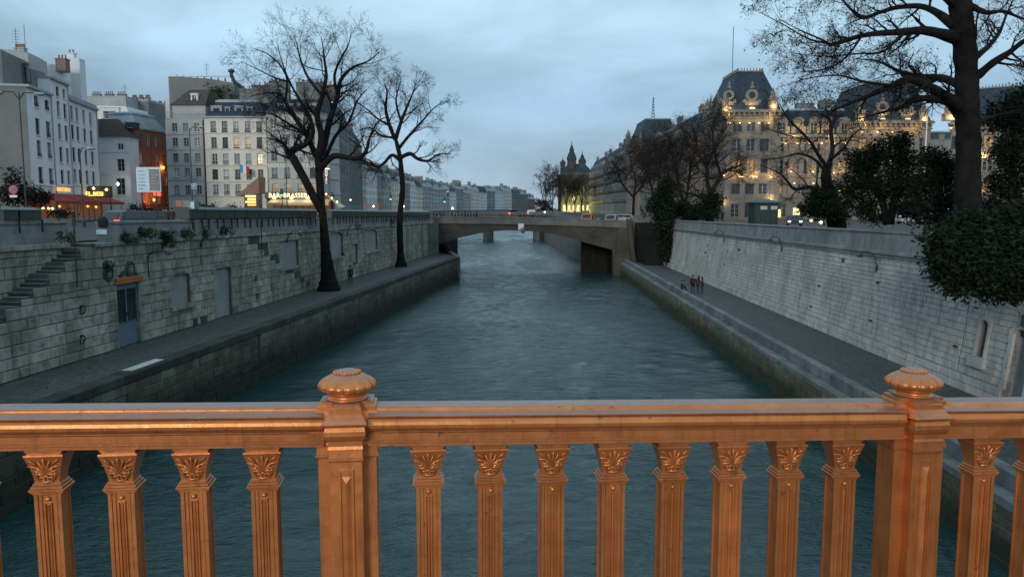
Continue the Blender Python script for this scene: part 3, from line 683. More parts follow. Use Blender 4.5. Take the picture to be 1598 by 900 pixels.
# fine subdivision of the arch line
fine = []
for (x0, z0), (x1, z1) in zip(AP[:-1], AP[1:]):
    for k in range(6): fine.append((x0 + (x1 - x0) * k / 6, z0 + (z1 - z0) * k / 6))
fine.append(AP[-1])
def smooth_(p):
    for _ in range(3): p = [p[0]] + [(p[i][0], (p[i - 1][1] + p[i][1] * 2 + p[i + 1][1]) / 4) for i in range(1, len(p) - 1)] + [p[-1]]
    return p
fine = smooth_(fine)
def under(x):
    if x <= fine[0][0]: return fine[0][1]
    for a_, b_ in zip(fine[:-1], fine[1:]):
        if a_[0] <= x <= b_[0]: return a_[1] + (b_[1] - a_[1]) * (x - a_[0]) / (b_[0] - a_[0])
    return fine[-1][1]
mb = MB(); body = [(XL - 6, -1), (fine[0][0] - .01, -1)] + fine + [(fine[-1][0] + .01, 2.4), (XR + 4, 2.4)]
mb.loops([[V((x, YB + .06, z)), V((x, Yb2, z)), V((x, Yb2, topz(x) - 1.15)), V((x, YB + .06, topz(x) - 1.15))] for x, z in body])
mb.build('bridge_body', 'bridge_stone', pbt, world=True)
# arch ring stones and spandrel courses
n_v = 46
ar = MB(); L_ = [0]
for a_, b_ in zip(fine[:-1], fine[1:]): L_.append(L_[-1] + hypot(b_[0] - a_[0], b_[1] - a_[1]))
def arcpt(s):
    for i in range(len(fine) - 1):
        if L_[i + 1] >= s: t = (s - L_[i]) / (L_[i + 1] - L_[i]); return fine[i][0] + (fine[i + 1][0] - fine[i][0]) * t, fine[i][1] + (fine[i + 1][1] - fine[i][1]) * t
    return fine[-1]
for i in range(n_v):
    s0, s1 = L_[-1] * (i + .03) / n_v, L_[-1] * (i + .97) / n_v; (x0, z0), (x1, z1) = arcpt(s0), arcpt(s1); nx, nz_ = -(z1 - z0), (x1 - x0); ln = hypot(nx, nz_); hh = .75 + .5 * abs(i / n_v - .5)
    nx, nz_ = nx / ln * hh, nz_ / ln * hh
    mb = MB(); mb.loops([[V((x, y, z)) for x, z in ((x0, z0), (x1, z1), (x1 + nx, z1 + nz_), (x0 + nx, z0 + nz_))] for y in (YB - .05, YB + .3)])
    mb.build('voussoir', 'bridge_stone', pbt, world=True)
sp_ = MB(); r = random.Random(4); z = 2.6
while z < 8.2:
    h_ = .38; x = XL
    while x < XR:
        ln = r.uniform(.6, 1.3); xe = min(x + ln, XR); lo = max(under(x), under(xe)) + 1.0 if fine[0][0] < x < fine[-1][0] + 1 else -9
        if z > lo and z + h_ < min(topz(x), topz(xe)) - 1.15: sp_.box(x + .01, xe - .01, YB - r.uniform(0, .03), YB + .3, z + .01, z + h_ - .01)
        x = xe
    z += h_
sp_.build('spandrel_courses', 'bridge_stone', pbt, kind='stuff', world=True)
ncs = 26
for nm_, o0, o1, yo, mt in (('cornice_block', -1.15, -.9, -.28, 'bridge_pale'), ('parapet_block', -.9, -.14, 0, 'bridge_pale'), ('coping_block', -.14, 0, -.08, 'bridge_pale')):
    for i in range(ncs):
        x0, x1 = XL + (XR - XL) * (i + .01) / ncs, XL + (XR - XL) * (i + .99) / ncs
        mb = MB(); mb.loops([[V((x, y, topz(x) + o)) for y, o in ((YB + yo, o0), (YB + .5, o0), (YB + .5, o1), (YB + yo, o1))] for x in (x0, x1)]); mb.build(nm_, mt, pbt, world=True)
mb = MB(); mb.loops([[V((x, y, topz(x) + o)) for y, o in ((Yb2 - .4, -1.15), (Yb2, -1.15), (Yb2, 0), (Yb2 - .4, 0))] for x in (XL, 0, XR)]); mb.build('rear_parapet', 'bridge_pale', pbt, world=True)
mb = MB(); mb.loops([[V((x, y, topz(x) + o)) for y, o in ((YB + .1, -1.5), (Yb2 - .1, -1.5), (Yb2 - .1, -1.0), (YB + .1, -1.0))] for x in (XL - 2, -6, 0, 6, XR + 2)]); mb.build('deck', 'asphalt', pbt, world=True)
kx = at_y(813, 350, YB)
mb = MB(); mb.box(kx.x - .45, kx.x + .45, YB - .35, YB + .2, under(kx.x) + .15, topz(kx.x) - 1.0); mb.build('keystone', 'wall_plaster_white', pbt, world=True)
mb = MB(); mb.lathe([(.1, -.5), (.35, -.35), (.42, 0), (.3, .25), (.12, .4)], 10, X=Matrix.Translation((kx.x + .3, YB - .4, under(kx.x) + .1))); mb.build('carved_head', 'bridge_pale', pbt, world=True)
# right abutment: tapering buttress and inner dark arch chamber
a0, a1 = at_y(940, 420, YB - 1), at_y(985, 346, YB - 1)
mb = MB()
for (bx0, bx1, bz), in (((12.2, 19.2, 0),),):
    prof = [(16.2, -1, YB - 1.4), (16.2, 2.4, YB - 1.3), (16.7, 3.4, YB - .7), (17.0, 7.6, YB - .4)]
    mb.loops([[V((x, y, z)), V((19.0, y, z)), V((19.0, YB + 3, z)), V((x, YB + 3, z))] for x, z, y in prof])
mb.build('buttress', 'bridge_stone', pbt, world=True)
mb = MB(); mb.loops([[V((x0, YB - y, z)), V((x0 + .7, YB - y, z)), V((x0 + .7, YB + 1, z)), V((x0, YB + 1, z))] for x0, z, y in ((19.0, 2.3, 2.2), (18.7, 5, 1.4), (18.4, 8.9, .9))]); mb.build('end_pier', 'bridge_stone', pbt, world=True)
mb = MB(); mb.loops([[V((11.75, y, -1)), V((16.4, y, -1)), V((16.4, y, under(16.2) + .3)), V((11.75, y, under(11.75) + .3))] for y in (YB + 6, YB + 7)]); mb.box(16.15, 17.2, YB + .3, YB + 7, -1, under(16.2) + .2); mb.build('towpath_recess', 'shade_dark_stone', pbt, world=True)  # walls of the arch interior, its shadow put into near-black stone
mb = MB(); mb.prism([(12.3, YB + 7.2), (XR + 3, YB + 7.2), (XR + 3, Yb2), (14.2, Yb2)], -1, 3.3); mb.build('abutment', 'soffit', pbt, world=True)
# left abutment return wall
mb = MB(); mb.box(lline(YB).x - 2, lline(YB).x + .9, 119.8, YB + .5, EL - 2, 8.2); mb.build('left_abutment', 'bridge_pale', pbt, world=True)
# stairs down beside the right abutment
rs = thing('stone_stair', 'dark shaded stone stair descending to the right walkway beside the bridge', 'stair', (21, YB - 4, ER))
xr0 = 19.8
for i in range(26):
    mb = MB(); zt_ = ER + (SR - ER) * (i + 1) / 26; y0 = 113 + i * .42
    mb.box(xr0, rline(115).x + 1.2, y0, 124.5, zt_ - (SR - ER) / 26 * 1.01 + .002, zt_); mb.build('step', 'shade_dark_stone', rs, world=True)  # stair's shade is carried by the near-black step colour
mb = MB(); mb.box(xr0 - .6, 30, 124.6, 126, 0, SR + .9); o = mb.build('stair_head_wall', 'bridge_pale'); tag(o, 'plain stone parapet wall closing the head of the stair right of the bridge', 'wall')

# ------------------------------------------------------------------ second bridge and banks beyond
fb = thing('stone_bridge', 'distant bridge on stubby stone piers seen through the arch of the nearer bridge', 'bridge', (0, 265, 0))
pxs = [-26, -8.3, 9.2, 22]
for i, x in enumerate(pxs):
    mb = MB(); mb.prism([(x - 1.5, 262), (x, 259.5), (x + 1.5, 262), (x + 1.5, 282), (x - 1.5, 282)], -1, 3.2); mb.box(x - 1.8, x + 1.8, 262, 282, 3.2, 3.6); mb.build('pier', 'bridge_pale', fb, world=True)
for x0, x1 in zip(pxs[:-1], pxs[1:]):
    pts = [(x0 + 1.5 + (x1 - x0 - 3) * k / 16, 3.4 + 3.6 * sin(pi * k / 16) ** .8) for k in range(17)]
    mb = MB(); mb.loops([[V((x, 262.5, z)), V((x, 281, z)), V((x, 281, 8.4)), V((x, 262.5, 8.4))] for x, z in pts])
    mb.build('arch', 'bridge_stone', fb, world=True)
for x in pxs:
    mb = MB(); mb.box(x - 1.5, x + 1.5, 262.5, 281, 3.6, 8.4); mb.build('haunch', 'bridge_stone', fb, world=True)
mb = MB(); mb.box(-34, 26, 262, 281.5, 8.4, 9.4); mb.build('parapet', 'bridge_pale', fb, world=True)
def farwall(pts, z1, mat, label, th=1.0, sx=1):
    t = thing('quay_wall', label, 'wall', (pts[0][0], pts[0][1], 0))
    for (x0, y0), (x1, y1) in zip(pts[:-1], pts[1:]):
        mb = MB(); mb.prism([(x0, y0), (x1, y1), (x1 + th * sx, y1), (x0 + th * sx, y0)], -1, z1); mb.build('wall_face', mat, t, world=True)
        mb = MB(); mb.prism([(x0 - .15 * sx, y0), (x1 - .15 * sx, y1), (x1 + .5 * sx, y1), (x0 + .5 * sx, y0)], z1 + .003, z1 + .3); mb.build('coping', mat, t, world=True)
farwall([(17.7, 147), (13.5, 165), (10.5, 273), (11.5, 330), (33.5, 900)], 5.2, 'bridge_pale', 'pale low quay wall on the right bank seen through the bridge arch', 1.2)
farwall([(17.7 + 6, 147), (13.5 + 7, 165), (10.5 + 7, 273), (11.5 + 7, 330), (40, 900)], 9.0, 'bridge_pale', 'upper quay wall of the right bank beyond the bridge', 1.2)
farwall([(wl.x, wl.y), (-29, 265), (-33, 330), (9, 900)], 9.4, 'bridge_pale', 'quay wall of the left bank beyond the bridge', 1.2, -1)
# ------------------------------------------------------------------ near bridge deck and copper railing
mb = MB(); mb.box(-40, 40, -9, 2.05, EYE - 2.2, EYE - 1.6); mb.box(-40, 40, 1.95, 2.3, EYE - 2.0, EYE - 1.75); struct('bridge_deck', mb, 'asphalt')
ALP = radians(6.3); Z0R = 1.80; SLOPE = -.021
RT = EYE - .462            # rail top at the foot of the perpendicular
rail = thing('bridge_railing', 'copper-brown painted cast iron bridge railing with ribbed knob posts in the foreground', 'railing', (0, Z0R, RT - 1.1), ALP)
def rz(s): return 1.1 + SLOPE * s      # local z of the rail top
post_s = [-.3857 - 1.482 * 2, -.3857 - 1.482, -.3857, 1.0228, 1.0228 + 1.482, 1.0228 + 1.482 * 2]
PROF = [(.024, 0), (.028, -.001), (.031, -.004), (.032, -.0065), (.038, -.0105), (.050, -.0135), (.0545, -.0145), (.0545, -.0175), (.046, -.0195), (.0515, -.0225), (.0565, -.028), (.0590, -.035), (.0585, -.042), (.0545, -.0485), (.049, -.0515), (.043, -.0525),
        (.043, -.0555), (.0475, -.057), (.0475, -.074), (.0455, -.0755), (.0455, -.079), (.050, -.0805), (.050, -.0865), (.046, -.088)]
ring0 = [(-y, z) for y, z in PROF] + [(y, z) for y, z in reversed(PROF)]
edges = [-6.0] + post_s + [6.5]
for i, (a, b) in enumerate(zip(edges[:-1], edges[1:])):
    mb = MB(); mb.loops([[V((s, y, rz(s) + z)) for y, z in ring0] for s in (a + .05, b - .05)]); mb.build('top_rail', 'copper_paint', rail)
    mb = MB(); mb.loops([[V((s, y, .06 + z + SLOPE * s)) for y, z in ((-.04, .0), (-.04, .05), (-.02, .07), (.02, .07), (.04, .05), (.04, 0))] for s in (a + .05, b - .05)]); mb.build('bottom_rail', 'copper_paint', rail)
# the post: plus-shaped section, mouldings follow it
def plus(a, b, o, z, kx=1.0):
    a, b = a + o * .55, b + o
    return [V((x * kx, y, z)) for x, y in ((-a, -b), (a, -b), (a, -a), (b, -a), (b, a), (a, a), (a, b), (-a, b), (-a, a), (-b, a), (-b, -a), (-a, -a))]
mb = MB(); A_, B_ = .036, .066
PP = [(.012, -1.1), (.012, -1.0), (.004, -.98), (0, -.97), (0, -.118), (.004, -.116), (.0055, -.113), (.0055, -.108), (.003, -.1065), (.002, -.089), (.006, -.087), (.004, -.080), (.004, -.068), (.008, -.067), (.0135, -.062), (.0175, -.053), (.0175, -.043), (.0135, -.034), (.008, -.030), (.006, -.029),
      (.024, -.0275), (.0245, -.0245), (.017, -.019), (.008, -.013), (.003, -.009), (.0, -.007), (0, .004), (-.003, .006), (-.006, .006), (-.006, .0135), (-.012, .015)]
mb.loops([plus(A_, B_, o, z) for o, z in PP])
for sg in (1, -1):
    y1, y2 = sorted((-sg * B_, -sg * (B_ + .0045)))
    mb.box(-.0165, -.0125, y1, y2, -.92, -.135); mb.box(.0125, .0165, y1, y2, -.92, -.135); mb.box(-.0125, .0125, y1, y2, -.139, -.135)
    x = -sg * B_
    vs = [V((-.010, x, -.92)), V((.010, x, -.92)), V((0, x - sg * .007, -.92)), V((-.010, x, -.152)), V((.010, x, -.152)), V((0, x - sg * .007, -.166))]
    mb.add(vs, [(0, 2, 5, 3), (1, 4, 5, 2), (3, 5, 4)])
    y1, y2 = sorted((-sg * B_, -sg * (B_ + .0015)))
post_me = mb.mesh('post_body', 'copper_paint')
mb = MB(); z0 = .0155
mb.lathe([(.047, z0), (.048, z0 + .002), (.0435, z0 + .004), (.041, z0 + .007), (.042, z0 + .011), (.047, z0 + .014), (.050, z0 + .0155), (.050, z0 + .0175)], 40)
mb2 = MB(); z1 = z0 + .0175
knob = [(.046, z1), (.060, z1 + .003), (.0665, z1 + .008), (.0685, z1 + .0135), (.066, z1 + .0195), (.058, z1 + .027), (.046, z1 + .034), (.034, z1 + .040), (.031, z1 + .0415)]
rings = []
for rr_, z in knob:
    rings.append([V((rr_ * (1 - .075 * (1 - abs(sin(16 * a / 2)) ** .55)) * cos(a), rr_ * (1 - .075 * (1 - abs(sin(16 * a / 2)) ** .55)) * sin(a), z)) for a in [2 * pi * i / 128 for i in range(128)]])
mb2.loops(rings); mb2.lathe([(.0295, z1 + .041), (.0285, z1 + .0435), (.024, z1 + .0455), (.017, z1 + .049), (.008, z1 + .0512), (.001, z1 + .0518)], 32)
for i in range(20):
    a = 2 * pi * i / 20; mb2.lathe([(.0005, -.0035), (.003, -.002), (.0036, 0), (.003, .002), (.0005, .0035)], 6, X=Matrix.Translation((.0295 * cos(a), .0295 * sin(a), z1 + .0435)))
neck_me, knob_me = mb.mesh('finial_neck', 'copper_paint', True), mb2.mesh('finial_knob', 'copper_paint', True)
for s in post_s:
    p = put('post', post_me, rail, Matrix.Translation((s, 0, rz(s)))); put('finial_neck', neck_me, p); put('finial_knob', knob_me, p)
# the baluster: inverted bell capital with a leaf, stepped collar, fluted shaft
def sect(hx, hy, z): return [V((-hx, -hy, z)), V((hx, -hy, z)), V((hx, hy, z)), V((-hx, hy, z))]
mb = MB(); T = -.088
mb.loops([sect(.0395, .030, T), sect(.0395, .030, T - .0085)]); mb.loops([sect(.0365, .027, T - .0085), sect(.0365, .027, T - .0145)])
BELL = [(0, .0415, .032), (.004, .0418, .0325), (.008, .0405, .0312), (.020, .0365, .0275), (.034, .0322, .0238), (.048, .0288, .0212), (.060, .0268, .0198), (.068, .0262, .0194)]
mb.loops([sect(hx, hy, T - .0145 - z) for z, hx, hy in BELL])
BS = T - .0145 - .068
for hx, hy, za, zb in ((.0300, .023, 0, .006), (.0335, .0262, .006, .0125), (.0372, .0292, .0125, .0175), (.0350, .0272, .0175, .0215), (.0312, .0245, .0215, .026)): mb.loops([sect(hx - .0012, hy - .0012, BS - za), sect(hx, hy, BS - za - .001), sect(hx, hy, BS - zb + .001), sect(hx - .0012, hy - .0012, BS - zb)])
SH = BS - .026
mb.loops([sect(.0255, .0195, SH), sect(.0255, .0195, -.96)]); mb.loops([sect(.034, .028, -.96), sect(.034, .028, -1.02)])
for sg in (-1, 1):
    def fb_(x0, x1, d, za, zb):
        y1, y2 = sorted((sg * .0195, sg * (.0195 + d))); mb.box(x0, x1, y1, y2, zb, za)
    fb_(-.0285, -.0205, .0040, SH, -.96); fb_(.0205, .0285, .0040, SH, -.96); fb_(-.0190, -.0125, .0026, SH, -.96); fb_(.0125, .0190, .0026, SH, -.96)
    zf = SH - .0215
    fb_(-.0078, -.0052, .0042, zf, -.95); fb_(.0052, .0078, .0042, zf, -.95); fb_(-.0078, .0078, .0042, zf + .003, zf)
    mb.tube([(0, sg * .0195, zf - .002), (0, sg * .0195, -.95)], .0036, 8)
bal_me = mb.mesh('baluster', 'copper_paint')
mb = MB(); mb.lathe([(.0004, -.0062), (.0045, -.0045), (.0064, 0), (.0045, .0045), (.0004, .0062)], 12, X=Matrix.Translation((0, -.0215, SH - .0105))); bead_me = mb.mesh('bead', 'copper_paint', True)
def by(zl):   # depth of the bell face at local drop zl
    for (a, _, ya), (b, _, yb) in zip(BELL[:-1], BELL[1:]):
        if a <= zl <= b: return ya + (yb - ya) * (zl - a) / (b - a)
    return BELL[-1][2]
mb = MB()
def leaflet(ang, ln, wd, x0=0, zl0=.048, curl=.35, lift=.0035):
    pts, rads = [], []
    for k in range(8):
        t = k / 7; a = ang * (1 + curl * (t - .3)); x = x0 + sin(ang) * ln * t + curl * .004 * sin(ang) * t * t * 4; zl = zl0 - cos(a) * ln * t
        zl = max(zl, .003); y = -by(zl) - lift * sin(pi * (.15 + .75 * t))
        pts.append(V((x, y, T - .0145 - zl))); rads.append(wd * (sin(pi * (.08 + .86 * t)) ** .7))
    mb.tube(pts, rads, 7)
for a, ln, wd in ((0, .041, .0042), (.30, .037, .0036), (-.30, .037, .0036), (.62, .031, .0033), (-.62, .031, .0033), (.95, .027, .003), (-.95, .027, .003), (1.25, .022, .0028), (-1.25, .022, .0028)): leaflet(a, ln, wd)
for sg in (-1, 1):
    leaflet(sg * .75, .026, .0024, sg * .010, .036, .9); leaflet(sg * .5, .022, .0022, sg * .016, .026, .9)
    leaflet(sg * 1.05, .018, .003, sg * .008, .044, -.6)
    pts = [V((sg * (.0105 + .0042 * cos(t) - .0008 * t), -by(.057) - .003, T - .0145 - .0575 + .0042 * sin(t))) for t in [k * .6 for k in range(9)]]
    mb.tube(pts, .0017, 6); mb.tube([V((sg * .016, -by(.056) - .001, T - .0145 - .060)), V((sg * .021, -by(.045) - .002, T - .0145 - .046)), V((sg * .018, -by(.04) - .002, T - .0145 - .040))], [.0022, .002, .0008], 6)
mb.tube([V((-.014, -by(.063) - .0028, T - .0145 - .0625)), V((0, -by(.063) - .0045, T - .0145 - .0640)), V((.014, -by(.063) - .0028, T - .0145 - .0625))], .0028, 8)
mb.tube([V((-.010, -by(.055) - .002, T - .0145 - .0565)), V((0, -by(.05) - .0035, T - .0145 - .0500)), V((.010, -by(.055) - .002, T - .0145 - .0565))], .0020, 6)
leaf_me = mb.mesh('leaf_ornament', 'copper_paint', True)
for i, a in enumerate(post_s[:-1]):
    g0 = .185 if i == 2 else .192; sp0 = (post_s[i + 1] - a - 2 * g0) / 7
    for k in range(8):
        s = a + g0 + sp0 * k
        p = put('baluster', bal_me, rail, Matrix.Translation((s + R.uniform(-.0012, .0012), 0, rz(s))) @ Matrix.Rotation(R.uniform(-.012, .012), 4, 'Z') @ Matrix.Rotation(R.uniform(-.002, .002), 4, 'Y')); put('leaf_ornament', leaf_me, p); put('bead', bead_me, p)

# ------------------------------------------------------------------ trees
class Tree:
    def __init__(s, seed, sides=6): s.r = random.Random(seed); s.tr = MB(); s.br = MB(); s.tips = []; s.sides = sides
    def limb(s, pts, rads, mb=None, n=8, sub=4):
        """smooth a control polyline and skin it; returns the sampled points and radii"""
        P, Q = [], []
        k = len(pts)
        for i in range(k - 1):
            p0, p1, p2, p3 = pts[max(i - 1, 0)], pts[i], pts[i + 1], pts[min(i + 2, k - 1)]
            for j in range(sub):
                t = j / sub; P.append(.5 * ((2 * p1) + (p2 - p0) * t + (2 * p0 - 5 * p1 + 4 * p2 - p3) * t * t + (3 * p1 - p0 - 3 * p2 + p3) * t ** 3)); Q.append(rads[i] + (rads[i + 1] - rads[i]) * t)
        P.append(pts[-1]); Q.append(rads[-1])
        Q = [q * s.r.uniform(.93, 1.08) for q in Q]
        (mb or s.tr).tube(P, Q, n); return P, Q
    def grow(s, p, d, L, rad, lv, cfg):
        r = s.r; n = 5 if lv <= 1 else (4 if lv == 2 else 3); pts = [p]; dirs = [d]; wig = cfg['wig'] * (1 + .25 * lv)
        for i in range(n):
            d = (d + V((r.gauss(0, wig), r.gauss(0, wig), r.gauss(0, wig) + cfg['up'] * (1 - .3 * lv)))).normalized()
            p = p + d * (L / n); pts.append(p); dirs.append(d)
        rads = [rad * (1 - .72 * i / n) for i in range(n + 1)]
        s.br.tube(pts, rads, 5 if lv <= 1 else 3, cap=False)
        if lv >= cfg['levels']: s.tips.append((p, d)); return
        for c in range(cfg['kids'][lv]):
            t = r.uniform(.22, 1.0); i = min(int(t * n), n - 1); q = pts[i] + (pts[i + 1] - pts[i]) * (t * n - i)
            ax = dirs[i].cross(V((r.gauss(0, 1), r.gauss(0, 1), r.gauss(0, 1)))); ax = ax.normalized() if ax.length > .01 else V((1, 0, 0))
            nd = Quaternion(ax, r.uniform(.45, .95)) @ dirs[i]
            s.grow(q, nd, L * r.uniform(.45, .75) * (1.1 - .4 * t) * cfg['len'], max(rad * (1 - .6 * t) * .55, cfg['minr']), lv + 1, cfg)
    def dress(s, P, Q, per_m, L, cfg, t0=.2, rs=.42):
        tot = sum((b - a).length for a, b in zip(P[:-1], P[1:])); n = int(tot * per_m); r = s.r
        for c in range(n):
            t = t0 + (1 - t0) * (c + r.random()) / n; i = min(int(t * (len(P) - 1)), len(P) - 2); q = P[i] + (P[i + 1] - P[i]) * (t * (len(P) - 1) - i); ax = (P[i + 1] - P[i]).normalized()
            side = ax.cross(V((r.gauss(0, 1), r.gauss(0, 1), r.gauss(0, 1)))); side.normalize()
            d = (ax * r.uniform(.4, 1.0) + side * r.uniform(.5, 1.0)).normalized()
            s.grow(q, d, L * r.uniform(.6, 1.25) * (1.15 - .45 * t), max(Q[i] * rs, cfg['minr'] * 2), 1, cfg)
def tree(name, label, dist, zb, seed, trunk, limbs, cfg, bark='bark', twig='twig', per_m=1.0, L=3.5, group=None, leaves=0, spread=.5):
    """trunk and limbs are given as (px, py, depth offset, radius in px)"""
    T_ = Tree(seed); px0, py0 = trunk[0][:2]
    cv = lambda q: at_y(q[0], q[1], dist + q[2])
    def rd_(q): return q[3] * (dist + q[2]) / F * (1 if q[3] > 9 else .48 + .045 * q[3])
    base = cv(trunk[0]); t = thing(name, label, 'tree', (base.x, base.y, zb), group=group)
    tp = [cv(q) for q in trunk]
    if tp[0].z > zb - .2: tp = [V((tp[0].x, tp[0].y, zb - .3))] + tp; tr_ = [rd_(trunk[0]) * 1.15] + [rd_(q) for q in trunk]
    else: tp[0].z = zb - .2; tr_ = [rd_(q) for q in trunk]
    T_.limb(tp, tr_, n=14, sub=5)
    T_.tr.build('trunk', bark, t, True, world=True)
    for lb in limbs:
        T_.br = MB() if T_.br is None else T_.br
        P, Q = T_.limb([cv(q) for q in lb], [rd_(q) for q in lb], T_.br, n=8, sub=4)
        T_.dress(P, Q, per_m, L, cfg, cfg.get('t0', .2))
    T_.br.build('branches', twig, t, True, world=True)
    if leaves:
        lm = MB(); r = T_.r
        for p, d in T_.tips:
            if r.random() < .45: continue
            for k in range(leaves):
                q = p - d * r.uniform(0, .5) + V((r.gauss(0, .05), r.gauss(0, .05), -r.uniform(0, .18))); sz = r.uniform(.02, .05)
                if r.random() < .35: lm.lathe([(.001, -.022), (.02, 0), (.001, .022)], 5, X=Matrix.Translation(q))
                else:
                    X = Matrix.Translation(q) @ Matrix.Rotation(r.uniform(0, 6.3), 4, V((r.gauss(0, 1), r.gauss(0, 1), r.gauss(0, 1))))
                    lm.add([X @ V(v) for v in ((-sz, -sz * .6, 0), (sz * .2, -sz, sz * .2), (sz, 0, 0), (0, sz, sz * .3))], [(0, 1, 2, 3)])
        lm.build('dry_leaves', 'leaf_brown', t, kind='stuff', world=True)
    return t, T_
c1 = dict(wig=.13, up=.06, levels=4, kids=[0, 7, 5, 3], len=1.0, minr=.0075)
tree('bare_tree', 'large bare tree with a bent side trunk growing from the left walkway', 68.5, EL, 3,
     [(513, 446, 0, 17), (512, 428, 0, 11), (508, 390, 0, 8.6), (505, 350, 0, 7.4), (502, 320, 0, 7), (499, 285, 0, 7.2), (497, 255, 0, 7), (495, 238, 0, 6)],
     [[(505, 335, 0, 7), (492, 312, -.5, 8), (474, 277, -1, 7.5), (458, 248, -1.4, 7.5), (455, 238, -1.5, 7), (463, 231, -1.5, 6.5), (478, 224, -1, 6), (488, 208, -1, 5), (484, 185, -1.4, 4.2), (470, 160, -2, 3.4), (452, 128, -2.6, 2.4), (440, 96, -3, 1.4), (434, 74, -3.2, .8)],
      [(497, 250, 0, 7), (488, 232, .5, 6), (478, 210, 1, 5.5), (462, 186, 1.5, 5), (445, 160, 2, 4), (436, 147, 2.2, 3), (415, 146, 2.5, 1.8), (392, 150, 3, 1)],
      [(497, 245, 0, 8), (502, 215, -.5, 7), (495, 180, -1, 6), (503, 150, -1.4, 5), (509, 120, -1.6, 4), (506, 92, -1.8, 3), (504, 74, -2, 1.6), (501, 58, -2, .8)],
      [(500, 250, 0, 8), (508, 215, 1, 7), (517, 180, 1.5, 6), (527, 150, 2, 5), (532, 125, 2, 4.4), (550, 106, 2.4, 3.2), (574, 96, 3, 2), (592, 82, 3.4, 1)],
      [(502, 262, 0, 7), (520, 244, -1, 6), (542, 246, -1.5, 5.4), (560, 247, -2, 5), (572, 234, -2.4, 4), (578, 212, -2.6, 3), (590, 190, -3, 2), (606, 182, -3.2, 1)],
      [(527, 150, 2, 4), (522, 118, 1.4, 3.2), (534, 88, 1, 2.6), (543, 72, .6, 1.6), (548, 52, .4, .8)],
      [(445, 160, 2, 3.2), (448, 130, 1.2, 2.6), (442, 108, 1, 2.2), (420, 86, .6, 1.6), (396, 76, .2, .9)],
      [(452, 128, -2.6, 2.6), (430, 122, -3.2, 2), (405, 110, -3.6, 1.4), (376, 96, -4, .8)],
      [(503, 150, -1.4, 4), (480, 120, 0, 3), (468, 90, 1, 2.2), (464, 72, 1.6, 1.4), (459, 56, 2, .8)],
      [(500, 270, 0, 5), (522, 215, 2, 4), (545, 190, 4, 3), (556, 160, 5, 2.2), (572, 140, 5.5, 1.4)],
      [(478, 210, 1, 4), (448, 192, 0, 2.8), (424, 178, -1, 2), (398, 176, -1.6, 1)]],
     c1, per_m=1.15, L=3.0)
tree('bare_tree', 'slimmer bare tree with drooping side limbs nearer the bridge on the left walkway', 96.5, EL, 8,
     [(626, 413, 0, 9.5), (625, 395, 0, 6.8), (624, 340, 0, 6.2), (628, 300, 0, 5.8), (627, 275, 0, 5.4), (624, 245, 0, 5), (617, 215, 0, 4.2)],
     [[(625, 246, 0, 5), (640, 240, -1, 4.5), (652, 248, -1.4, 4), (668, 251, -2, 3), (684, 241, -2.4, 2), (704, 240, -2.6, 1)],
      [(626, 252, 0, 5), (612, 242, 1, 4), (600, 254, 1.5, 3.6), (588, 260, 1.8, 3), (576, 250, 2, 2), (560, 246, 2.4, 1)],
      [(617, 218, 0, 5), (608, 196, -.5, 4.2), (602, 170, -1, 3.4), (604, 145, -1.2, 2.4), (600, 130, -1.4, 1)],
      [(618, 215, 0, 5), (626, 190, 1, 4), (636, 165, 1.5, 3), (644, 146, 2, 2), (650, 126, 2.4, 1)],
      [(622, 232, 0, 4), (640, 210, 2, 3.2), (660, 188, 2.6, 2.4), (676, 170, 3, 1.6), (692, 158, 3, .8)],
      [(608, 196, -.5, 3.4), (590, 186, -1.5, 2.6), (572, 170, -2, 1.8), (556, 160, -2.4, 1)],
      [(617, 215, 0, 3.4), (596, 212, 2, 2.6), (578, 200, 3, 1.8), (560, 204, 3.6, 1)],
      [(626, 190, 1, 3), (618, 160, 2, 2.4), (622, 138, 2.6, 1.6), (626, 122, 3, .8)]],
     dict(c1, minr=.0105), per_m=1.15, L=2.9)
c3 = dict(wig=.17, up=-.03, levels=4, kids=[0, 6, 4, 3], len=1.05, minr=.0055, t0=.15)
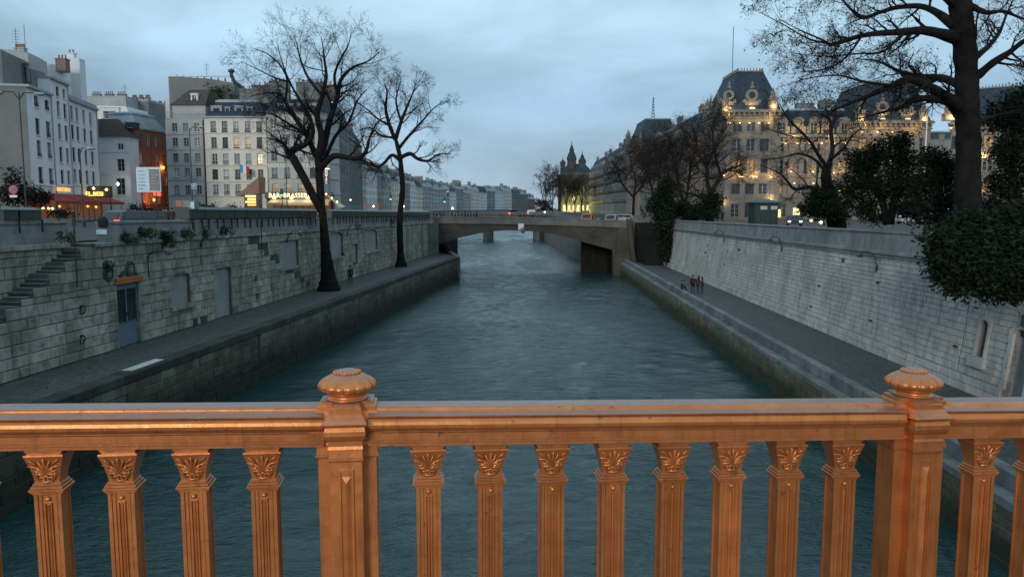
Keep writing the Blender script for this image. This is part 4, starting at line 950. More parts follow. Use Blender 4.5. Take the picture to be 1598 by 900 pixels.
tree('plane_tree', 'massive plane tree with long leftward limbs and hanging dry leaves towering over the right quay', 37.5, SR, 12,
     [(1512, 420, 0, 27), (1511, 350, 0, 20), (1510, 300, 0, 18.5), (1511, 220, 0, 17.5), (1509, 150, 0, 16.5), (1507, 90, 0, 16.5), (1502, 40, 0, 16.5), (1498, 0, 0, 16), (1496, -60, 0, 16), (1490, -130, 0, 12)],
     [[(1494, 60, 0, 10), (1465, 52, -.8, 9), (1440, 48, -1.2, 8), (1410, 50, -1.6, 7), (1375, 52, -2, 6), (1345, 56, -2.3, 5), (1318, 64, -2.6, 5), (1298, 70, -2.8, 4), (1282, 62, -3, 2.5), (1250, 48, -3.2, 1.6), (1215, 30, -3.4, .8)],
      [(1488, 40, 0, 9), (1462, 20, .8, 7), (1435, 10, 1.4, 6), (1400, 12, 2, 5), (1372, 20, 2.3, 4.5), (1345, 28, 2.6, 4), (1325, 12, 2.8, 3), (1305, -10, 3, 2), (1270, -20, 3.2, 1)],
      [(1496, 168, 0, 10), (1475, 150, -1, 9), (1448, 135, -1.6, 8), (1420, 124, -2, 7.5), (1392, 134, -2.3, 6.5), (1360, 148, -2.6, 5), (1330, 160, -2.8, 3.6), (1290, 176, -3, 1.6)],
      [(1498, 182, 0, 9), (1480, 160, 1, 8), (1455, 155, 1.6, 7), (1430, 154, 2, 6), (1405, 168, 2.2, 4.4), (1375, 176, 2.4, 3), (1340, 186, 2.6, 1.6)],
      [(1495, 132, 0, 8), (1470, 122, 1.5, 7), (1440, 120, 2.4, 6), (1405, 112, 3, 4), (1370, 96, 3.4, 2.6), (1335, 92, 3.8, 1.2)],
      [(1526, 118, 0, 8), (1550, 98, -.6, 7), (1575, 82, -1, 6), (1602, 62, -1.4, 5), (1650, 40, -2, 3)],
      [(1524, 88, 0, 7), (1545, 70, 1, 5), (1560, 50, 1.6, 4), (1572, 20, 2, 2.4), (1590, -20, 2.2, 1)],
      [(1515, 10, 0, 7), (1540, 20, -1.4, 5), (1565, 18, -2, 4), (1598, 30, -2.6, 2.6), (1640, 40, -3, 1)],
      [(1490, 10, 0, 7), (1450, -20, -2, 5), (1400, -30, -3, 4), (1340, -25, -4, 3), (1280, -30, -5, 1.6), (1220, -40, -5.5, .8)],
      [(1345, 56, -2.3, 3.4), (1320, 90, -3.4, 2.6), (1288, 108, -4, 2), (1250, 112, -4.4, 1)],
      [(1410, 50, -1.6, 4), (1380, 80, -3, 3), (1340, 84, -4, 2.2), (1290, 88, -4.6, 1.6), (1240, 84, -5, .8)],
      [(1298, 70, -2.8, 2.8), (1260, 60, -3.6, 2), (1225, 40, -4, 1.4), (1190, 22, -4.2, .8)],
      [(1392, 134, -2.3, 4), (1350, 128, -3.6, 3), (1308, 118, -4.2, 2.2), (1264, 122, -4.6, 1.4), (1228, 132, -4.8, .7)],
      [(1528, 190, 0, 5), (1552, 182, 1, 4), (1580, 176, 1.4, 2.4), (1610, 180, 1.8, 1)]],
     c3, bark='bark_plane', twig='twig', per_m=2.1, L=1.6, leaves=1)
c4 = dict(wig=.17, up=.02, levels=4, kids=[0, 6, 5, 3], len=1.0, minr=.009, t0=.2)
tree('bare_tree', 'wide bare tree with low leftward limb standing on the street before the lit palace wing', 62, SR, 21,
     [(1306, 352, 0, 14), (1298, 320, 0, 11), (1291, 290, 0, 9.5), (1289, 270, 0, 8), (1293, 255, 0, 7)],
     [[(1300, 312, 0, 6), (1282, 298, -1, 5), (1262, 292, -1.4, 4.5), (1240, 295, -1.6, 4), (1228, 282, -1.8, 3), (1216, 270, -2, 2), (1188, 258, -2.2, 1)],
      [(1292, 260, 0, 6), (1299, 235, 1, 5), (1297, 210, 1.4, 4.4), (1295, 188, 1.6, 3.4), (1280, 178, 2, 1.6)],
      [(1291, 262, 0, 5), (1276, 240, -1, 4), (1262, 218, -1.6, 3.4), (1240, 196, -2, 2.8), (1226, 180, -2.4, 2), (1216, 160, -2.6, 1)],
      [(1288, 268, 0, 4), (1270, 248, 1, 3.2), (1246, 240, 1.5, 2.6), (1220, 246, 2, 1.8), (1190, 250, 2.4, .9)],
      [(1295, 250, 0, 4), (1316, 232, -1, 3.2), (1330, 212, -1.5, 2.4), (1345, 200, -2, 1.4)],
      [(1262, 218, -1.6, 2.6), (1240, 214, -3, 2), (1212, 206, -3.6, 1.4), (1185, 196, -4, .8)]], c4, per_m=1.0, L=2.3, leaves=0)
rt_group = 'bare trees on the right quay beyond the conifer'
tree('bare_tree', 'dark bare tree with an s-curved trunk just left of the palace corner', 116, SR, 22,
     [(1108, 340, 0, 7), (1108, 315, 0, 6), (1110, 300, 0, 5.5)],
     [[(1110, 302, 0, 5), (1104, 285, 0, 4.6), (1103, 262, -1, 4), (1092, 245, -1.4, 3.2), (1080, 232, -2, 2.2), (1066, 226, -2, 1.2)],
      [(1110, 300, 0, 5), (1122, 280, 0, 4.6), (1130, 268, .5, 4), (1144, 262, 1, 3), (1160, 256, 1.5, 1.6)],
      [(1126, 276, 0, 4), (1118, 250, 1, 3.4), (1114, 226, 1.6, 2.8), (1112, 200, 2, 2), (1116, 180, 2.4, 1)],
      [(1103, 262, -1, 3.4), (1112, 238, -2, 2.6), (1126, 220, -2.5, 2), (1138, 204, -3, 1.2)],
      [(1092, 245, -1.4, 3), (1086, 222, -2, 2.4), (1082, 200, -2.4, 1.4)],
      [(1108, 318, 0, 4), (1090, 306, -1, 3.4), (1070, 300, -1.5, 2.8), (1052, 296, -2, 1.8)]], dict(c4, minr=.016, kids=[0, 7, 5, 3]), twig='twig_brown', per_m=1.5, L=4.4)
tree('bare_tree', 'bare tree with twin upright trunks behind the dark hedge on the right quay', 122, SR, 23,
     [(1068, 340, 0, 5), (1069, 320, 0, 4.4)],
     [[(1069, 322, 0, 4), (1074, 290, 0, 3.4), (1078, 262, 1, 3), (1084, 236, 1.5, 2.2), (1090, 210, 2, 1.2)],
      [(1068, 322, 0, 4), (1060, 292, 0, 3.4), (1056, 265, -1, 2.8), (1048, 240, -1.5, 2.2), (1044, 214, -2, 1.2)],
      [(1060, 292, 0, 3), (1044, 276, 1, 2.4), (1030, 258, 1.5, 1.8), (1020, 240, 2, 1)]], dict(c4, minr=.017, kids=[0, 7, 5, 3]), twig='twig_brown', per_m=1.6, L=4.8)
tree('bare_tree', 'spreading bare brownish tree behind the traffic light right of the far bridge end', 150, SR, 24,
     [(988, 338, 0, 3.4), (989, 312, 0, 3), (989, 305, 0, 2.8)],
     [[(989, 308, 0, 2.8), (978, 296, 0, 2.4), (970, 284, -1, 1.8), (962, 266, -2, 1)],
      [(989, 306, 0, 2.8), (992, 284, 1, 2.2), (986, 262, 2, 1.6), (984, 244, 2, .9)],
      [(989, 306, 0, 2.8), (1002, 290, -1, 2.2), (1010, 270, -2, 1.6), (1018, 248, -2, .9)],
      [(992, 284, 1, 2), (1004, 262, 2, 1.4), (1006, 240, 3, .8)]], dict(c4, minr=.022, kids=[0, 7, 5, 3]), twig='twig_brown', per_m=1.5, L=5.4)
tree('bare_tree', 'bare tree filling the gap left of the dark conifer on the right quay', 138, SR, 25,
     [(1022, 340, 0, 3.6), (1023, 315, 0, 3)],
     [[(1023, 318, 0, 3), (1016, 290, 0, 2.4), (1006, 262, -1, 1.8), (1000, 238, -2, 1)],
      [(1023, 316, 0, 3), (1028, 286, 1, 2.4), (1030, 256, 2, 1.8), (1034, 232, 2, 1)],
      [(1023, 316, 0, 3), (1040, 288, -1, 2.2), (1052, 262, -2, 1.6), (1058, 236, -2, .9)]], dict(c4, minr=.020, kids=[0, 7, 5, 3]), twig='twig_brown', per_m=1.6, L=5)
for i, (px, d_, top, lb) in enumerate([(850, 420, 262, 'pale upright poplar-like bare tree, outermost by the river before the turreted hall'), (862, 410, 270, 'second upright bare tree from the river before the turreted hall'), (884, 380, 280, 'slender bare tree directly in front of the yellow floodlit facade'),
                                       (897, 372, 284, 'slender bare tree at the middle of the yellow floodlit facade'), (908, 365, 288, 'slender bare tree at the right edge of the yellow floodlit facade'), (874, 395, 276, 'bare tree at the left edge of the yellow floodlit facade')]):
    tree('bare_tree', lb, d_, SR, 30 + i, [(px, 334, 0, 1.7), (px, 318, 0, 1.4)],
         [[(px, 320, 0, 1.4), (px - 5, 300, 0, 1), (px - 8, top + 10, 2, .4)], [(px, 320, 0, 1.4), (px + 1, 296, 1, 1.1), (px, top, 0, .4)], [(px, 318, 0, 1.2), (px + 5, 300, -1, .9), (px + 8, top + 8, 0, .4)]],
         dict(c4, wig=.12, up=.1, minr=.035, levels=4, kids=[0, 6, 4, 3]), twig='twig_brown', per_m=.8, L=6.5, group='bare trees before the far turreted hall')

def foliage(mb, cen, rad, nclump, nleaf, size, r, clump=.35, hang=0.0):
    cx, cy, cz = cen
    for k in range(nclump):
        u = V((r.gauss(0, 1), r.gauss(0, 1), r.gauss(0, 1))).normalized() * (r.random() ** .42) * r.uniform(.72, 1.12)
        c = V((cx + u.x * rad[0], cy + u.y * rad[1], cz + u.z * rad[2])); cr = clump * r.uniform(.5, 1.3); tilt = u * .6
        for q in range(nleaf):
            o = V((r.gauss(0, .5), r.gauss(0, .5), r.gauss(0, .38))) * cr; a = V((r.gauss(0, 1) + tilt.x, r.gauss(0, 1) + tilt.y, r.gauss(0, .6) - hang)).normalized()
            b = a.cross(V((r.gauss(0, 1), r.gauss(0, 1), r.gauss(0, 1)))).normalized(); s = size * r.uniform(.4, 1.8) * (.75 + .5 * (cr / clump)) * .85; p = c + o
            i0 = len(mb.v); mb.v.extend([p, p + a * s * .5 + b * s * .22, p + a * s, p + a * s * .5 - b * s * .22]); mb.f.append((i0, i0 + 1, i0 + 2, i0 + 3)); mb.m.append(0)
def evergreen(name, label, dist, zb, foot, trunks, blobs, seed, mat='leaf_dark', size=.16, group=None, cat='tree', kindname='crown'):
    """blobs: (px, py, depth offset, rx px, ry px, clumps)"""
    r = random.Random(seed); b = at_y(foot[0], foot[1], dist); t = thing(name, label, cat, (b.x, b.y, zb), group=group)
    tm = MB(); T_ = Tree(seed)
    for tr in trunks: T_.limb([at_y(q[0], q[1], dist + q[2]) for q in tr], [q[3] * dist / F for q in tr], tm, n=8, sub=3)
    if trunks: tm.build('trunk', 'bark', t, True, world=True)
    mb = MB()
    for px, py, dd, rx, ry, n in blobs:
        c = at_y(px, py, dist + dd); k = (dist + dd) / F
        foliage(mb, c, (rx * k, (rx + ry) * .5 * k, ry * k), n, 26, size, r, clump=size * 3.0)
    mb.build(kindname, mat, t, kind=None, world=True)
    return t
evergreen('yew_tree', 'dark dense yew tree with a forked stem standing before the second palace pavilion', 46, SR, (1380, 350),
    [[(1385, 350, 0, 7), (1378, 320, 0, 5), (1362, 285, 0, 4), (1350, 250, 0, 2)], [(1388, 350, 0, 7), (1396, 310, 0, 5), (1404, 270, .5, 4), (1404, 225, .5, 2)]],
    [(1352, 250, 0, 34, 22, 95), (1340, 275, .5, 26, 24, 70), (1366, 285, -.5, 34, 24, 90), (1400, 222, 0, 24, 16, 60), (1408, 255, .5, 34, 22, 90), (1420, 290, -.4, 32, 24, 90), (1396, 300, 1, 36, 20, 70), (1326, 300, .5, 20, 20, 34), (1350, 322, 1, 26, 16, 44), (1412, 326, .6, 26, 16, 50), (1366, 340, 1, 22, 9, 26), (1316, 318, 1, 16, 12, 20), (1372, 238, 0, 18, 18, 40)], 51, size=.15)
evergreen('yew_tree', 'dark ragged evergreen tree just left of the massive plane trunk', 42, SR, (1470, 355),
    [[(1468, 360, 0, 6), (1466, 320, 0, 5), (1470, 260, 0, 2)]],
    [(1458, 248, 0, 24, 16, 60), (1476, 268, 0, 28, 26, 95), (1450, 290, 0, 32, 30, 110), (1482, 320, .5, 32, 30, 110), (1450, 335, 0, 28, 22, 60), (1428, 320, 0, 22, 20, 40)], 52, size=.15)
evergreen('yew_tree', 'tall dark evergreen tree at the right edge of the view beside the plane trunk', 40, SR, (1580, 360),
    [[(1585, 380, 0, 8), (1580, 300, 0, 6), (1584, 200, 0, 3)]],
    [(1588, 160, 0, 30, 26, 90), (1570, 185, .5, 30, 20, 80), (1600, 210, 0, 38, 28, 110), (1572, 232, -.5, 26, 24, 80), (1600, 262, 0, 34, 26, 90), (1566, 290, .4, 26, 26, 70), (1610, 310, 0, 34, 30, 90), (1560, 328, .5, 36, 24, 90)], 53, size=.15)
evergreen('overhanging_shrub', 'huge dark evergreen shrub spilling over the top of the right quay wall', 31.5, SR, (1540, 380),
    [[(1545, 350, 3, 7), (1530, 370, 1, 6), (1510, 400, -1, 4), (1490, 425, -2, 2)], [(1560, 350, 3, 7), (1580, 380, 0, 5), (1590, 420, -1.4, 3)]],
    [(1520, 360, 1, 60, 30, 230), (1480, 385, -.5, 31, 26, 130), (1500, 412, -1, 44, 28, 190), (1560, 392, -.6, 54, 36, 260), (1545, 428, -1.4, 50, 20, 170), (1600, 430, -1, 44, 34, 190), (1590, 350, 1, 50, 36, 190), (1475, 428, -1.3, 14, 10, 26), (1515, 440, -1.4, 26, 10, 50), (1492, 449, -1.5, 10, 7, 14), (1540, 452, -1.6, 14, 8, 18), (1575, 458, -1.6, 14, 9, 18)], 54, size=.17, cat='shrub')
evergreen('conifer_tree', 'dark columnar conifer draped down the stair wall right of the bridge end', 112, SR, (1042, 340),
    [[(1042, 350, 0, 3), (1040, 320, 0, 2), (1038, 280, 0, 1)]],
    [(1039, 288, 0, 7, 12, 34), (1037, 304, 0, 12, 10, 50), (1034, 320, 0, 15, 13, 70), (1036, 338, 0, 14, 12, 60), (1039, 356, -1, 13, 14, 60), (1041, 378, -1.5, 10, 16, 46), (1044, 398, -2, 7, 14, 28), (1026, 312, 0, 9, 6, 18), (1018, 326, 0, 6, 4, 10), (1050, 316, 0, 5, 5, 8)], 55, size=.34)
evergreen('hedge', 'dark clipped ivy hedge along the top of the far right quay wall', 116, SR, (1085, 340), [],
    [(1066, 330, 0, 16, 8, 60), (1086, 331, 0, 16, 8, 60), (1104, 328, 0, 15, 10, 60), (1108, 312, 0, 10, 10, 44)], 56, size=.4, cat='hedge', kindname='foliage')
evergreen('ivy_bush', 'ivy-covered bush at the foot of the wide bare tree', 61, SR, (1280, 340), [],
    [(1282, 310, 0, 24, 16, 70), (1270, 326, 0, 20, 14, 50), (1300, 335, 0, 22, 10, 50), (1296, 305, 0, 8, 24, 40)], 57, size=.2, cat='bush', kindname='foliage')
evergreen('bush', 'low dark bush on the left street before the white houses', 62, SL, (60, 330), [],
    [(30, 305, 0, 30, 22, 70), (62, 308, 0, 18, 16, 40), (20, 278, 0, 14, 16, 14)], 58, mat='leaf_brown', size=.2, cat='bush', kindname='foliage')
# ivy tufts rooted in the left parapet
for px, py, n in ((193, 372, 22), (219, 362, 26), (252, 366, 30), (254, 378, 16), (285, 364, 18), (318, 361, 12), (345, 360, 14), (100, 368, 8), (163, 414, 10), (610, 346, 8), (556, 352, 8)):
    u, v = luv(px, py); p = WLf.P(u, v, .12); t = thing('ivy_tuft', {193: 'small green tuft on the left wall just right of the stair gap', 219: 'green tuft hanging over the wall ledge above the orange beam', 252: 'largest green tuft trailing from the ledge between door and first blind arch', 254: 'lower end of the trailing green growth left of the first blind arch', 285: 'green tuft on the ledge right above the first blind arch', 318: 'small tuft on the ledge between the first and second blind arch', 345: 'green tuft on the ledge above the second blind arch', 100: 'tiny tuft on the ledge above the stone stair', 163: 'tuft growing just above the left stone medallion', 610: 'small tuft on the wall beside the slim tree', 556: 'small tuft on the wall right of the big tree'}[px], 'plant', p)
    mb = MB(); foliage(mb, p, (.75 if n > 12 else .4, .14, .36), int(n * 2.2), 16, .11, random.Random(px), clump=.2, hang=.8); mb.build('foliage', 'leaf_ivy', t, world=True)

# ------------------------------------------------------------------ buildings
PANES = {}
def winmesh(w_, h_, style, glass, part):
    key = (round(w_, 2), round(h_, 2), style, glass, part)
    if key in PANES: return PANES[key]
    mb = MB(); a, b = w_ / 2, h_
    if part == 'pane':
        mb.box(-a, a, -.02, .0, 0, b); me = mb.mesh('pane', glass)
    else:
        f = .07 if w_ > .7 else .05
        mb.box(-a, -a + f, .0, .07, 0, b); mb.box(a - f, a, .0, .07, 0, b); mb.box(-a + f, a - f, .0, .068, 0, f); mb.box(-a + f, a - f, .0, .068, b - f, b)
        mb.box(-.045, .045, .0, .066, f, b - f)
        if style == 'french':
            for t in (.34, .67): mb.box(-a + f, -.045, .0, .05, b * t - .02, b * t + .02); mb.box(.045, a - f, .0, .05, b * t - .02, b * t + .02)
        me = mb.mesh('window', {'w': 'white_paint', 'g': 'grey_frame', 'd': 'dark_frame'}[part])
    PANES[key] = me; return me
def facade(root, A, B, z0, z1, holes, mat, seed=0, reveal=.22, frames='wggd', glass=('glass', 'glass', 'glass', 'glass_pale', 'curtain'), sills=True, courses=(), rail=False, outward=None, trim=None, name='wall', z1b=None, shutters=False, panes=True):
    """wall with real window openings; holes: (u centre, z bottom, w, h[, glass])"""
    A, B = V((A[0], A[1], 0)), V((B[0], B[1], 0)); d = B - A; L = d.length; d.normalize(); n = V((d.y, -d.x, 0))
    if (n.dot(outward) if outward is not None else -n.dot((A + B) / 2)) < 0: n = -n
    r = random.Random(seed * 7 + 1); ang = atan2(d.y, d.x); flip = n.dot(V((d.y, -d.x, 0))) < 0
    X = Matrix(((d.x, n.x, 0, A.x), (d.y, n.y, 0, A.y), (0, 0, 1, 0), (0, 0, 0, 1)))
    holes = [h for h in holes if h[0] - h[2] / 2 > .05 and h[0] + h[2] / 2 < L - .05 and h[1] > z0 + .02 and h[1] + h[3] < z1 - .02]
    us = sorted({0.0, L} | {round(h[0] + s * h[2] / 2, 3) for h in holes for s in (-1, 1)}); zs_ = sorted({z0, z1} | {round(h[1] + k, 3) for h in holes for k in (0, h[3])})
    mb = MB()
    for za, zb in zip(zs_[:-1], zs_[1:]):
        zc = (za + zb) / 2; run0 = us[0]; prev = None
        act = [h for h in holes if h[1] < zc < h[1] + h[3]]
        cells = []
        for ua, ub in zip(us[:-1], us[1:]):
            uc = (ua + ub) / 2; solid = not any(abs(uc - h[0]) < h[2] / 2 for h in act)
            if solid and cells and abs(cells[-1][1] - ua) < 1e-6: cells[-1][1] = ub
            elif solid: cells.append([ua, ub])
        for ua, ub in cells: mb.quad(X @ V((ua, 0, za)), X @ V((ub, 0, za)), X @ V((ub, 0, zb)), X @ V((ua, 0, zb)))
    for h in holes:
        ua, ub, za, zb = h[0] - h[2] / 2, h[0] + h[2] / 2, h[1], h[1] + h[3]
        q = [(ua, za), (ub, za), (ub, zb), (ua, zb)]
        for i in range(4):
            (a, za_), (b, zb_) = q[i], q[(i + 1) % 4]; mb.quad(X @ V((a, 0, za_)), X @ V((b, 0, zb_)), X @ V((b, -reveal - .05, zb_)), X @ V((a, -reveal - .05, za_)))
    mb.build(name, mat, root, world=True)
    tm = MB()
    for z in courses: tm.box(0, L, 0, .12, z, z + .22, X=X)
    for h in holes:
        if sills: tm.box(h[0] - h[2] / 2 - .1, h[0] + h[2] / 2 + .1, .003, .12, h[1] - .12, h[1], X=X)
        if trim: tm.box(h[0] - h[2] / 2 - .16, h[0] - h[2] / 2, .003, .07, h[1], h[1] + h[3] + .14, X=X); tm.box(h[0] + h[2] / 2, h[0] + h[2] / 2 + .16, .003, .07, h[1], h[1] + h[3] + .14, X=X); tm.box(h[0] - h[2] / 2 - .16, h[0] + h[2] / 2 + .16, .003, .09, h[1] + h[3] + .14, h[1] + h[3] + .3, X=X)
    if tm.v: tm.build('trim', trim or mat, root, world=True)
    for h in holes:
        g = h[4] if len(h) > 4 and h[4] else r.choice(glass); fr = r.choice(frames)
        Xw = X @ Matrix.Translation((h[0], -reveal, h[1]))
        p = put('window', winmesh(h[2], h[3], 'french' if h[3] > 1.3 else 'small', 0, fr), root, Xw, world=True)
        if panes: put('pane', winmesh(h[2], h[3], 0, g, 'pane'), p)
        else: put('pane', winmesh(h[2], h[3], 0, g, 'pane'), p)
        if rail and r.random() < .9:
            b_ = MB(); w2 = h[2] / 2
            b_.box(-w2, w2, .12, .15, .45, .5); b_.box(-w2, w2, .12, .15, .02, .06)
            k = -w2
            while k < w2: b_.box(k, k + .025, .125, .145, .05, .47); k += .16
            key = ('rail', round(h[2], 2))
            if key not in PANES: PANES[key] = b_.mesh('window_railing', 'dark_metal')
            put('window_railing', PANES[key], root, X @ Matrix.Translation((h[0], -.1, h[1])), world=True)
    return X, L
def fx(A, B, px, py):
    """photo pixel -> (u, z) on the vertical plane through A, B"""
    A, B = V((A[0], A[1], 0)), V((B[0], B[1], 0)); d = (B - A).normalized(); n = V((d.y, -d.x, 0)); r_ = ray(px, py); t = A.dot(n) / (r_.x * n.x + r_.y * n.y)
    p = V((r_.x * t, r_.y * t, 0)); return (p - A).dot(d), EYE + r_.z * t
def grid(A, B, cols, rows, wp, hp, lit={}):
    """cols: pixel x of window centres; rows: pixel y of centres at the first column (heights are kept level on the plane)"""
    hs = []
    for j, py in enumerate(rows):
        for i, px in enumerate(cols):
            _, z = fx(A, B, cols[0], py); u, _ = fx(A, B, px, 325); ph = hp[j] if isinstance(hp, (list, tuple)) else hp
            pt_ = (V((A[0], A[1], 0)) + (V((B[0] - A[0], B[1] - A[1], 0)).normalized() * fx(A, B, cols[0], py)[0])).y
            hh = ph * pt_ / F; w_ = wp * pt_ / F if wp < 50 else (wp - 100)
            hs.append((u, z - hh / 2, w_, hh, lit.get((i, j))))
    return hs
def chimney(root, x, y, z0, w_, dp, h, pots=4, mat='chimney_brick', rz_=0):
    X = Matrix.Translation((x, y, z0)) @ Matrix.Rotation(rz_, 4, 'Z'); mb = MB(); mb.box(-w_ / 2, w_ / 2, -dp / 2, dp / 2, -.6, h, X=X); mb.box(-w_ / 2 - .08, w_ / 2 + .08, -dp / 2 - .08, dp / 2 + .08, h, h + .15, X=X)
    c = mb.build('chimney', mat, root, world=True)
    for k in range(pots):
        px_ = (-w_ / 2 + w_ * (k + .5) / pots); mb = MB(); mb.lathe([(.13, h + .15), (.11, h + .6), (.14, h + .62), (.14, h + .68)], 8, X=X @ Matrix.Translation((px_, 0, 0)))
        mb.build('chimney_pot', 'clay_pot', c)
def antenna(x, y, z, h, label=None, n=5):
    mb = MB(); mb.tube([(x, y, z - .3), (x, y, z + h)], .035, 5)
    for k in range(n): mb.tube([(x - .5, y, z + h * (.55 + .09 * k)), (x + .5, y, z + h * (.55 + .09 * k))], .02, 4)
    o = mb.build('roof_antenna', 'dark_metal'); tag(o, label, 'antenna')
def slab(root, poly_, z0, z1, mat, name):
    mb = MB(); mb.prism(poly_, z0, z1); return mb.build(name, mat, root, world=True)
def quadbox(A, B, depth):
    """footprint behind the facade line A-B"""
    A, B = V((A[0], A[1], 0)), V((B[0], B[1], 0)); d = (B - A).normalized(); n = V((d.y, -d.x, 0))
    if n.dot((A + B) / 2) < 0: n = -n
    return [(A.x, A.y), (B.x, B.y), (B.x + n.x * depth, B.y + n.y * depth), (A.x + n.x * depth, A.y + n.y * depth)]
def mansard(root, fp, z, h, inset, mat='roof_slate', cap='roof_zinc', caph=.5, name='roof', ov=.25):
    c = V((sum(p[0] for p in fp) / 4, sum(p[1] for p in fp) / 4, 0))
    def off(k):
        n = len(fp); res = []
        for i in range(n):
            p0, p1, p2 = V((*fp[i - 1], 0)), V((*fp[i], 0)), V((*fp[(i + 1) % n], 0)); a = (p1 - p0).normalized(); b = (p2 - p1).normalized()
            na, nb = V((-a.y, a.x, 0)), V((-b.y, b.x, 0))
            if na.dot(c - p1) < 0: na = -na
            if nb.dot(c - p1) < 0: nb = -nb
            q = p1 + (na + nb) * (k / max(1 + na.dot(nb), .3)); res.append(q)
        return res
    o1, o2, o3 = off(-ov), off(.1), off(inset)
    mb = MB(); mb.loops([[V((p.x, p.y, z)) for p in o1], [V((p.x, p.y, z + .25)) for p in o1]]); cn = mb.build('cornice', 'wall_limestone' if root.get('category') == 'palace' else 'roof_zinc', root, world=True)
    mb = MB(); mb.loops([[V((p.x, p.y, z + .25)) for p in o2], [V((p.x, p.y, z + h * .55)) for p in [a * .45 + b * .55 + (b - a) * -.08 for a, b in zip(o2, o3)]], [V((p.x, p.y, z + h)) for p in o3]])
    rf = mb.build(name, mat, root, world=True)
    mb = MB(); o4 = off(inset - .1); mb.loops([[V((p.x, p.y, z + h)) for p in o4], [V((p.x, p.y, z + h + caph * .5)) for p in o4], [V((p.x * .9 + c.x * .1, p.y * .9 + c.y * .1, z + h + caph)) for p in o4]]); mb.build('roof_cap', cap, root, world=True)
    return rf
def dormer(root, p, ang, w_, h, mat='wall_limestone', deep=1.6, ped=True, glass='glass', fr='g', top='tri'):
    X = Matrix.Translation(p) @ Matrix.Rotation(ang, 4, 'Z')      # local -y looks out
    mb = MB(); t = w_ * .18
    mb.box(-w_ / 2, -w_ / 2 + t, 0, deep, 0, h, X=X); mb.box(w_ / 2 - t, w_ / 2, 0, deep, 0, h, X=X); mb.box(-w_ / 2 + t, w_ / 2 - t, 0, deep, h - t, h, X=X); mb.box(-w_ / 2 + t, w_ / 2 - t, .35, deep, 0, h - t, X=X)
    if top == 'tri': mb.loops([[X @ V(v) for v in ((-w_ / 2 - .12, y, h), (w_ / 2 + .12, y, h), (0, y, h + w_ * .38))] for y in (-.12, deep)])
    elif top == 'arch':
        pts = [(w_ * .56 * cos(pi * k / 8), h + w_ * .42 * sin(pi * k / 8)) for k in range(9)]; mb.loops([[X @ V((x, y, z)) for x, z in pts] for y in (-.12, deep)])
        mb.box(-w_ * .72, -w_ / 2, -.05, .4, 0, h * .55, X=X); mb.box(w_ / 2, w_ * .72, -.05, .4, 0, h * .55, X=X)
    else: mb.box(-w_ / 2 - .1, w_ / 2 + .1, -.1, deep, h, h + .12, X=X)
    dm = mb.build('dormer', mat, root, world=True)
    put('dormer_window', winmesh(w_ - 2 * t - .02, h - t - .02, 'french' if h > 1.5 else 's', 0, fr), dm, X @ Matrix.Translation((0, .3, .01)) @ Matrix.Rotation(pi, 4, 'Z'))
    put('pane', winmesh(w_ - 2 * t - .02, h - t - .02, 0, glass, 'pane'), dm, X @ Matrix.Translation((0, .32, .01)) @ Matrix.Rotation(pi, 4, 'Z'))
    return dm
def side_walls(root, fp, z0, z1, mat, skip=(0,), name='wall'):
    for i in range(len(fp)):
        if i in skip: continue
        a, b = fp[i], fp[(i + 1) % len(fp)]; mb = MB(); mb.quad((*a, z0), (*b, z0), (*b, z1), (*a, z1)); mb.build(name, mat, root, world=True)
P2 = lambda px, y: (at_y(px, 325, y).x, y)
def Z(py, y, px=800): return at_y(px, py, y).z
zs0 = SL - .1
# --- B1: narrow grey house with a glazed loggia and steep brown hip roof
A, B = P2(264, 125), P2(323, 125); zt = Z(188, 125)
b1 = thing('narrow_house', 'narrow grey house with dark hipped roof and railed top storey beside the orange alley', 'house', (*A, zs0))
facade(b1, A, B, zs0, zt, grid(A, B, [278, 295, 312], [199, 222, 246, 269, 296], 8, 13), 'wall_plaster_grey', 1, courses=[Z(210, 125), Z(234, 125), Z(258, 125), Z(281, 125), Z(305, 125)])
fp = quadbox(A, B, 12); side_walls(b1, fp, zs0, zt, 'wall_plaster_grey'); slab(b1, fp, zt, zt + .3, 'roof_zinc', 'cornice')
A2, B2 = (A[0] + .8, 126), (B[0], 126); z2 = Z(163, 125)
facade(b1, A2, B2, zt + .3, z2, grid(A2, B2, [288, 304], [179], 9, 14, {(0, 0): 'glass_pale', (1, 0): 'glass_pale'}), 'wall_plaster_grey', 2)
side_walls(b1, quadbox(A2, B2, 10), zt, z2, 'wall_plaster_grey')
mb = MB(); [mb.box(A[0] + .3 + k * .3, A[0] + .34 + k * .3, 125.15, 125.2, zt + .3, zt + 1.3) for k in range(19)]; mb.box(A[0] + .2, B[0], 125.13, 125.22, zt + 1.3, zt + 1.36); mb.build('balcony_railing', 'grey_frame', b1, world=True)
f2 = quadbox((A2[0] - .3, 125.7), (B2[0] + .1, 125.7), 8); zr = Z(136, 125); mb = MB()
mb.loops([[V((*p, z2)) for p in f2], [V((f2[0][0] + 2.4, 128, zr)), V((f2[1][0] - .0, 128, zr)), V((f2[1][0], 131, zr)), V((f2[0][0] + 2.4, 131, zr))]]); rf = mb.build('roof', 'roof_dark_tile', b1, world=True)
pw = at_y(304, 159, 126.6); dormer(b1, V((pw.x, 126.4, pw.z)), 0, 1.1, 1.2, 'white_paint', 2, top='flat', fr='w')
mb = MB(); mb.tube([(B[0], 124.85, zs0), (B[0], 124.85, zt)], .12, 8); mb.build('drainpipe', 'dark_metal', b1, world=True)
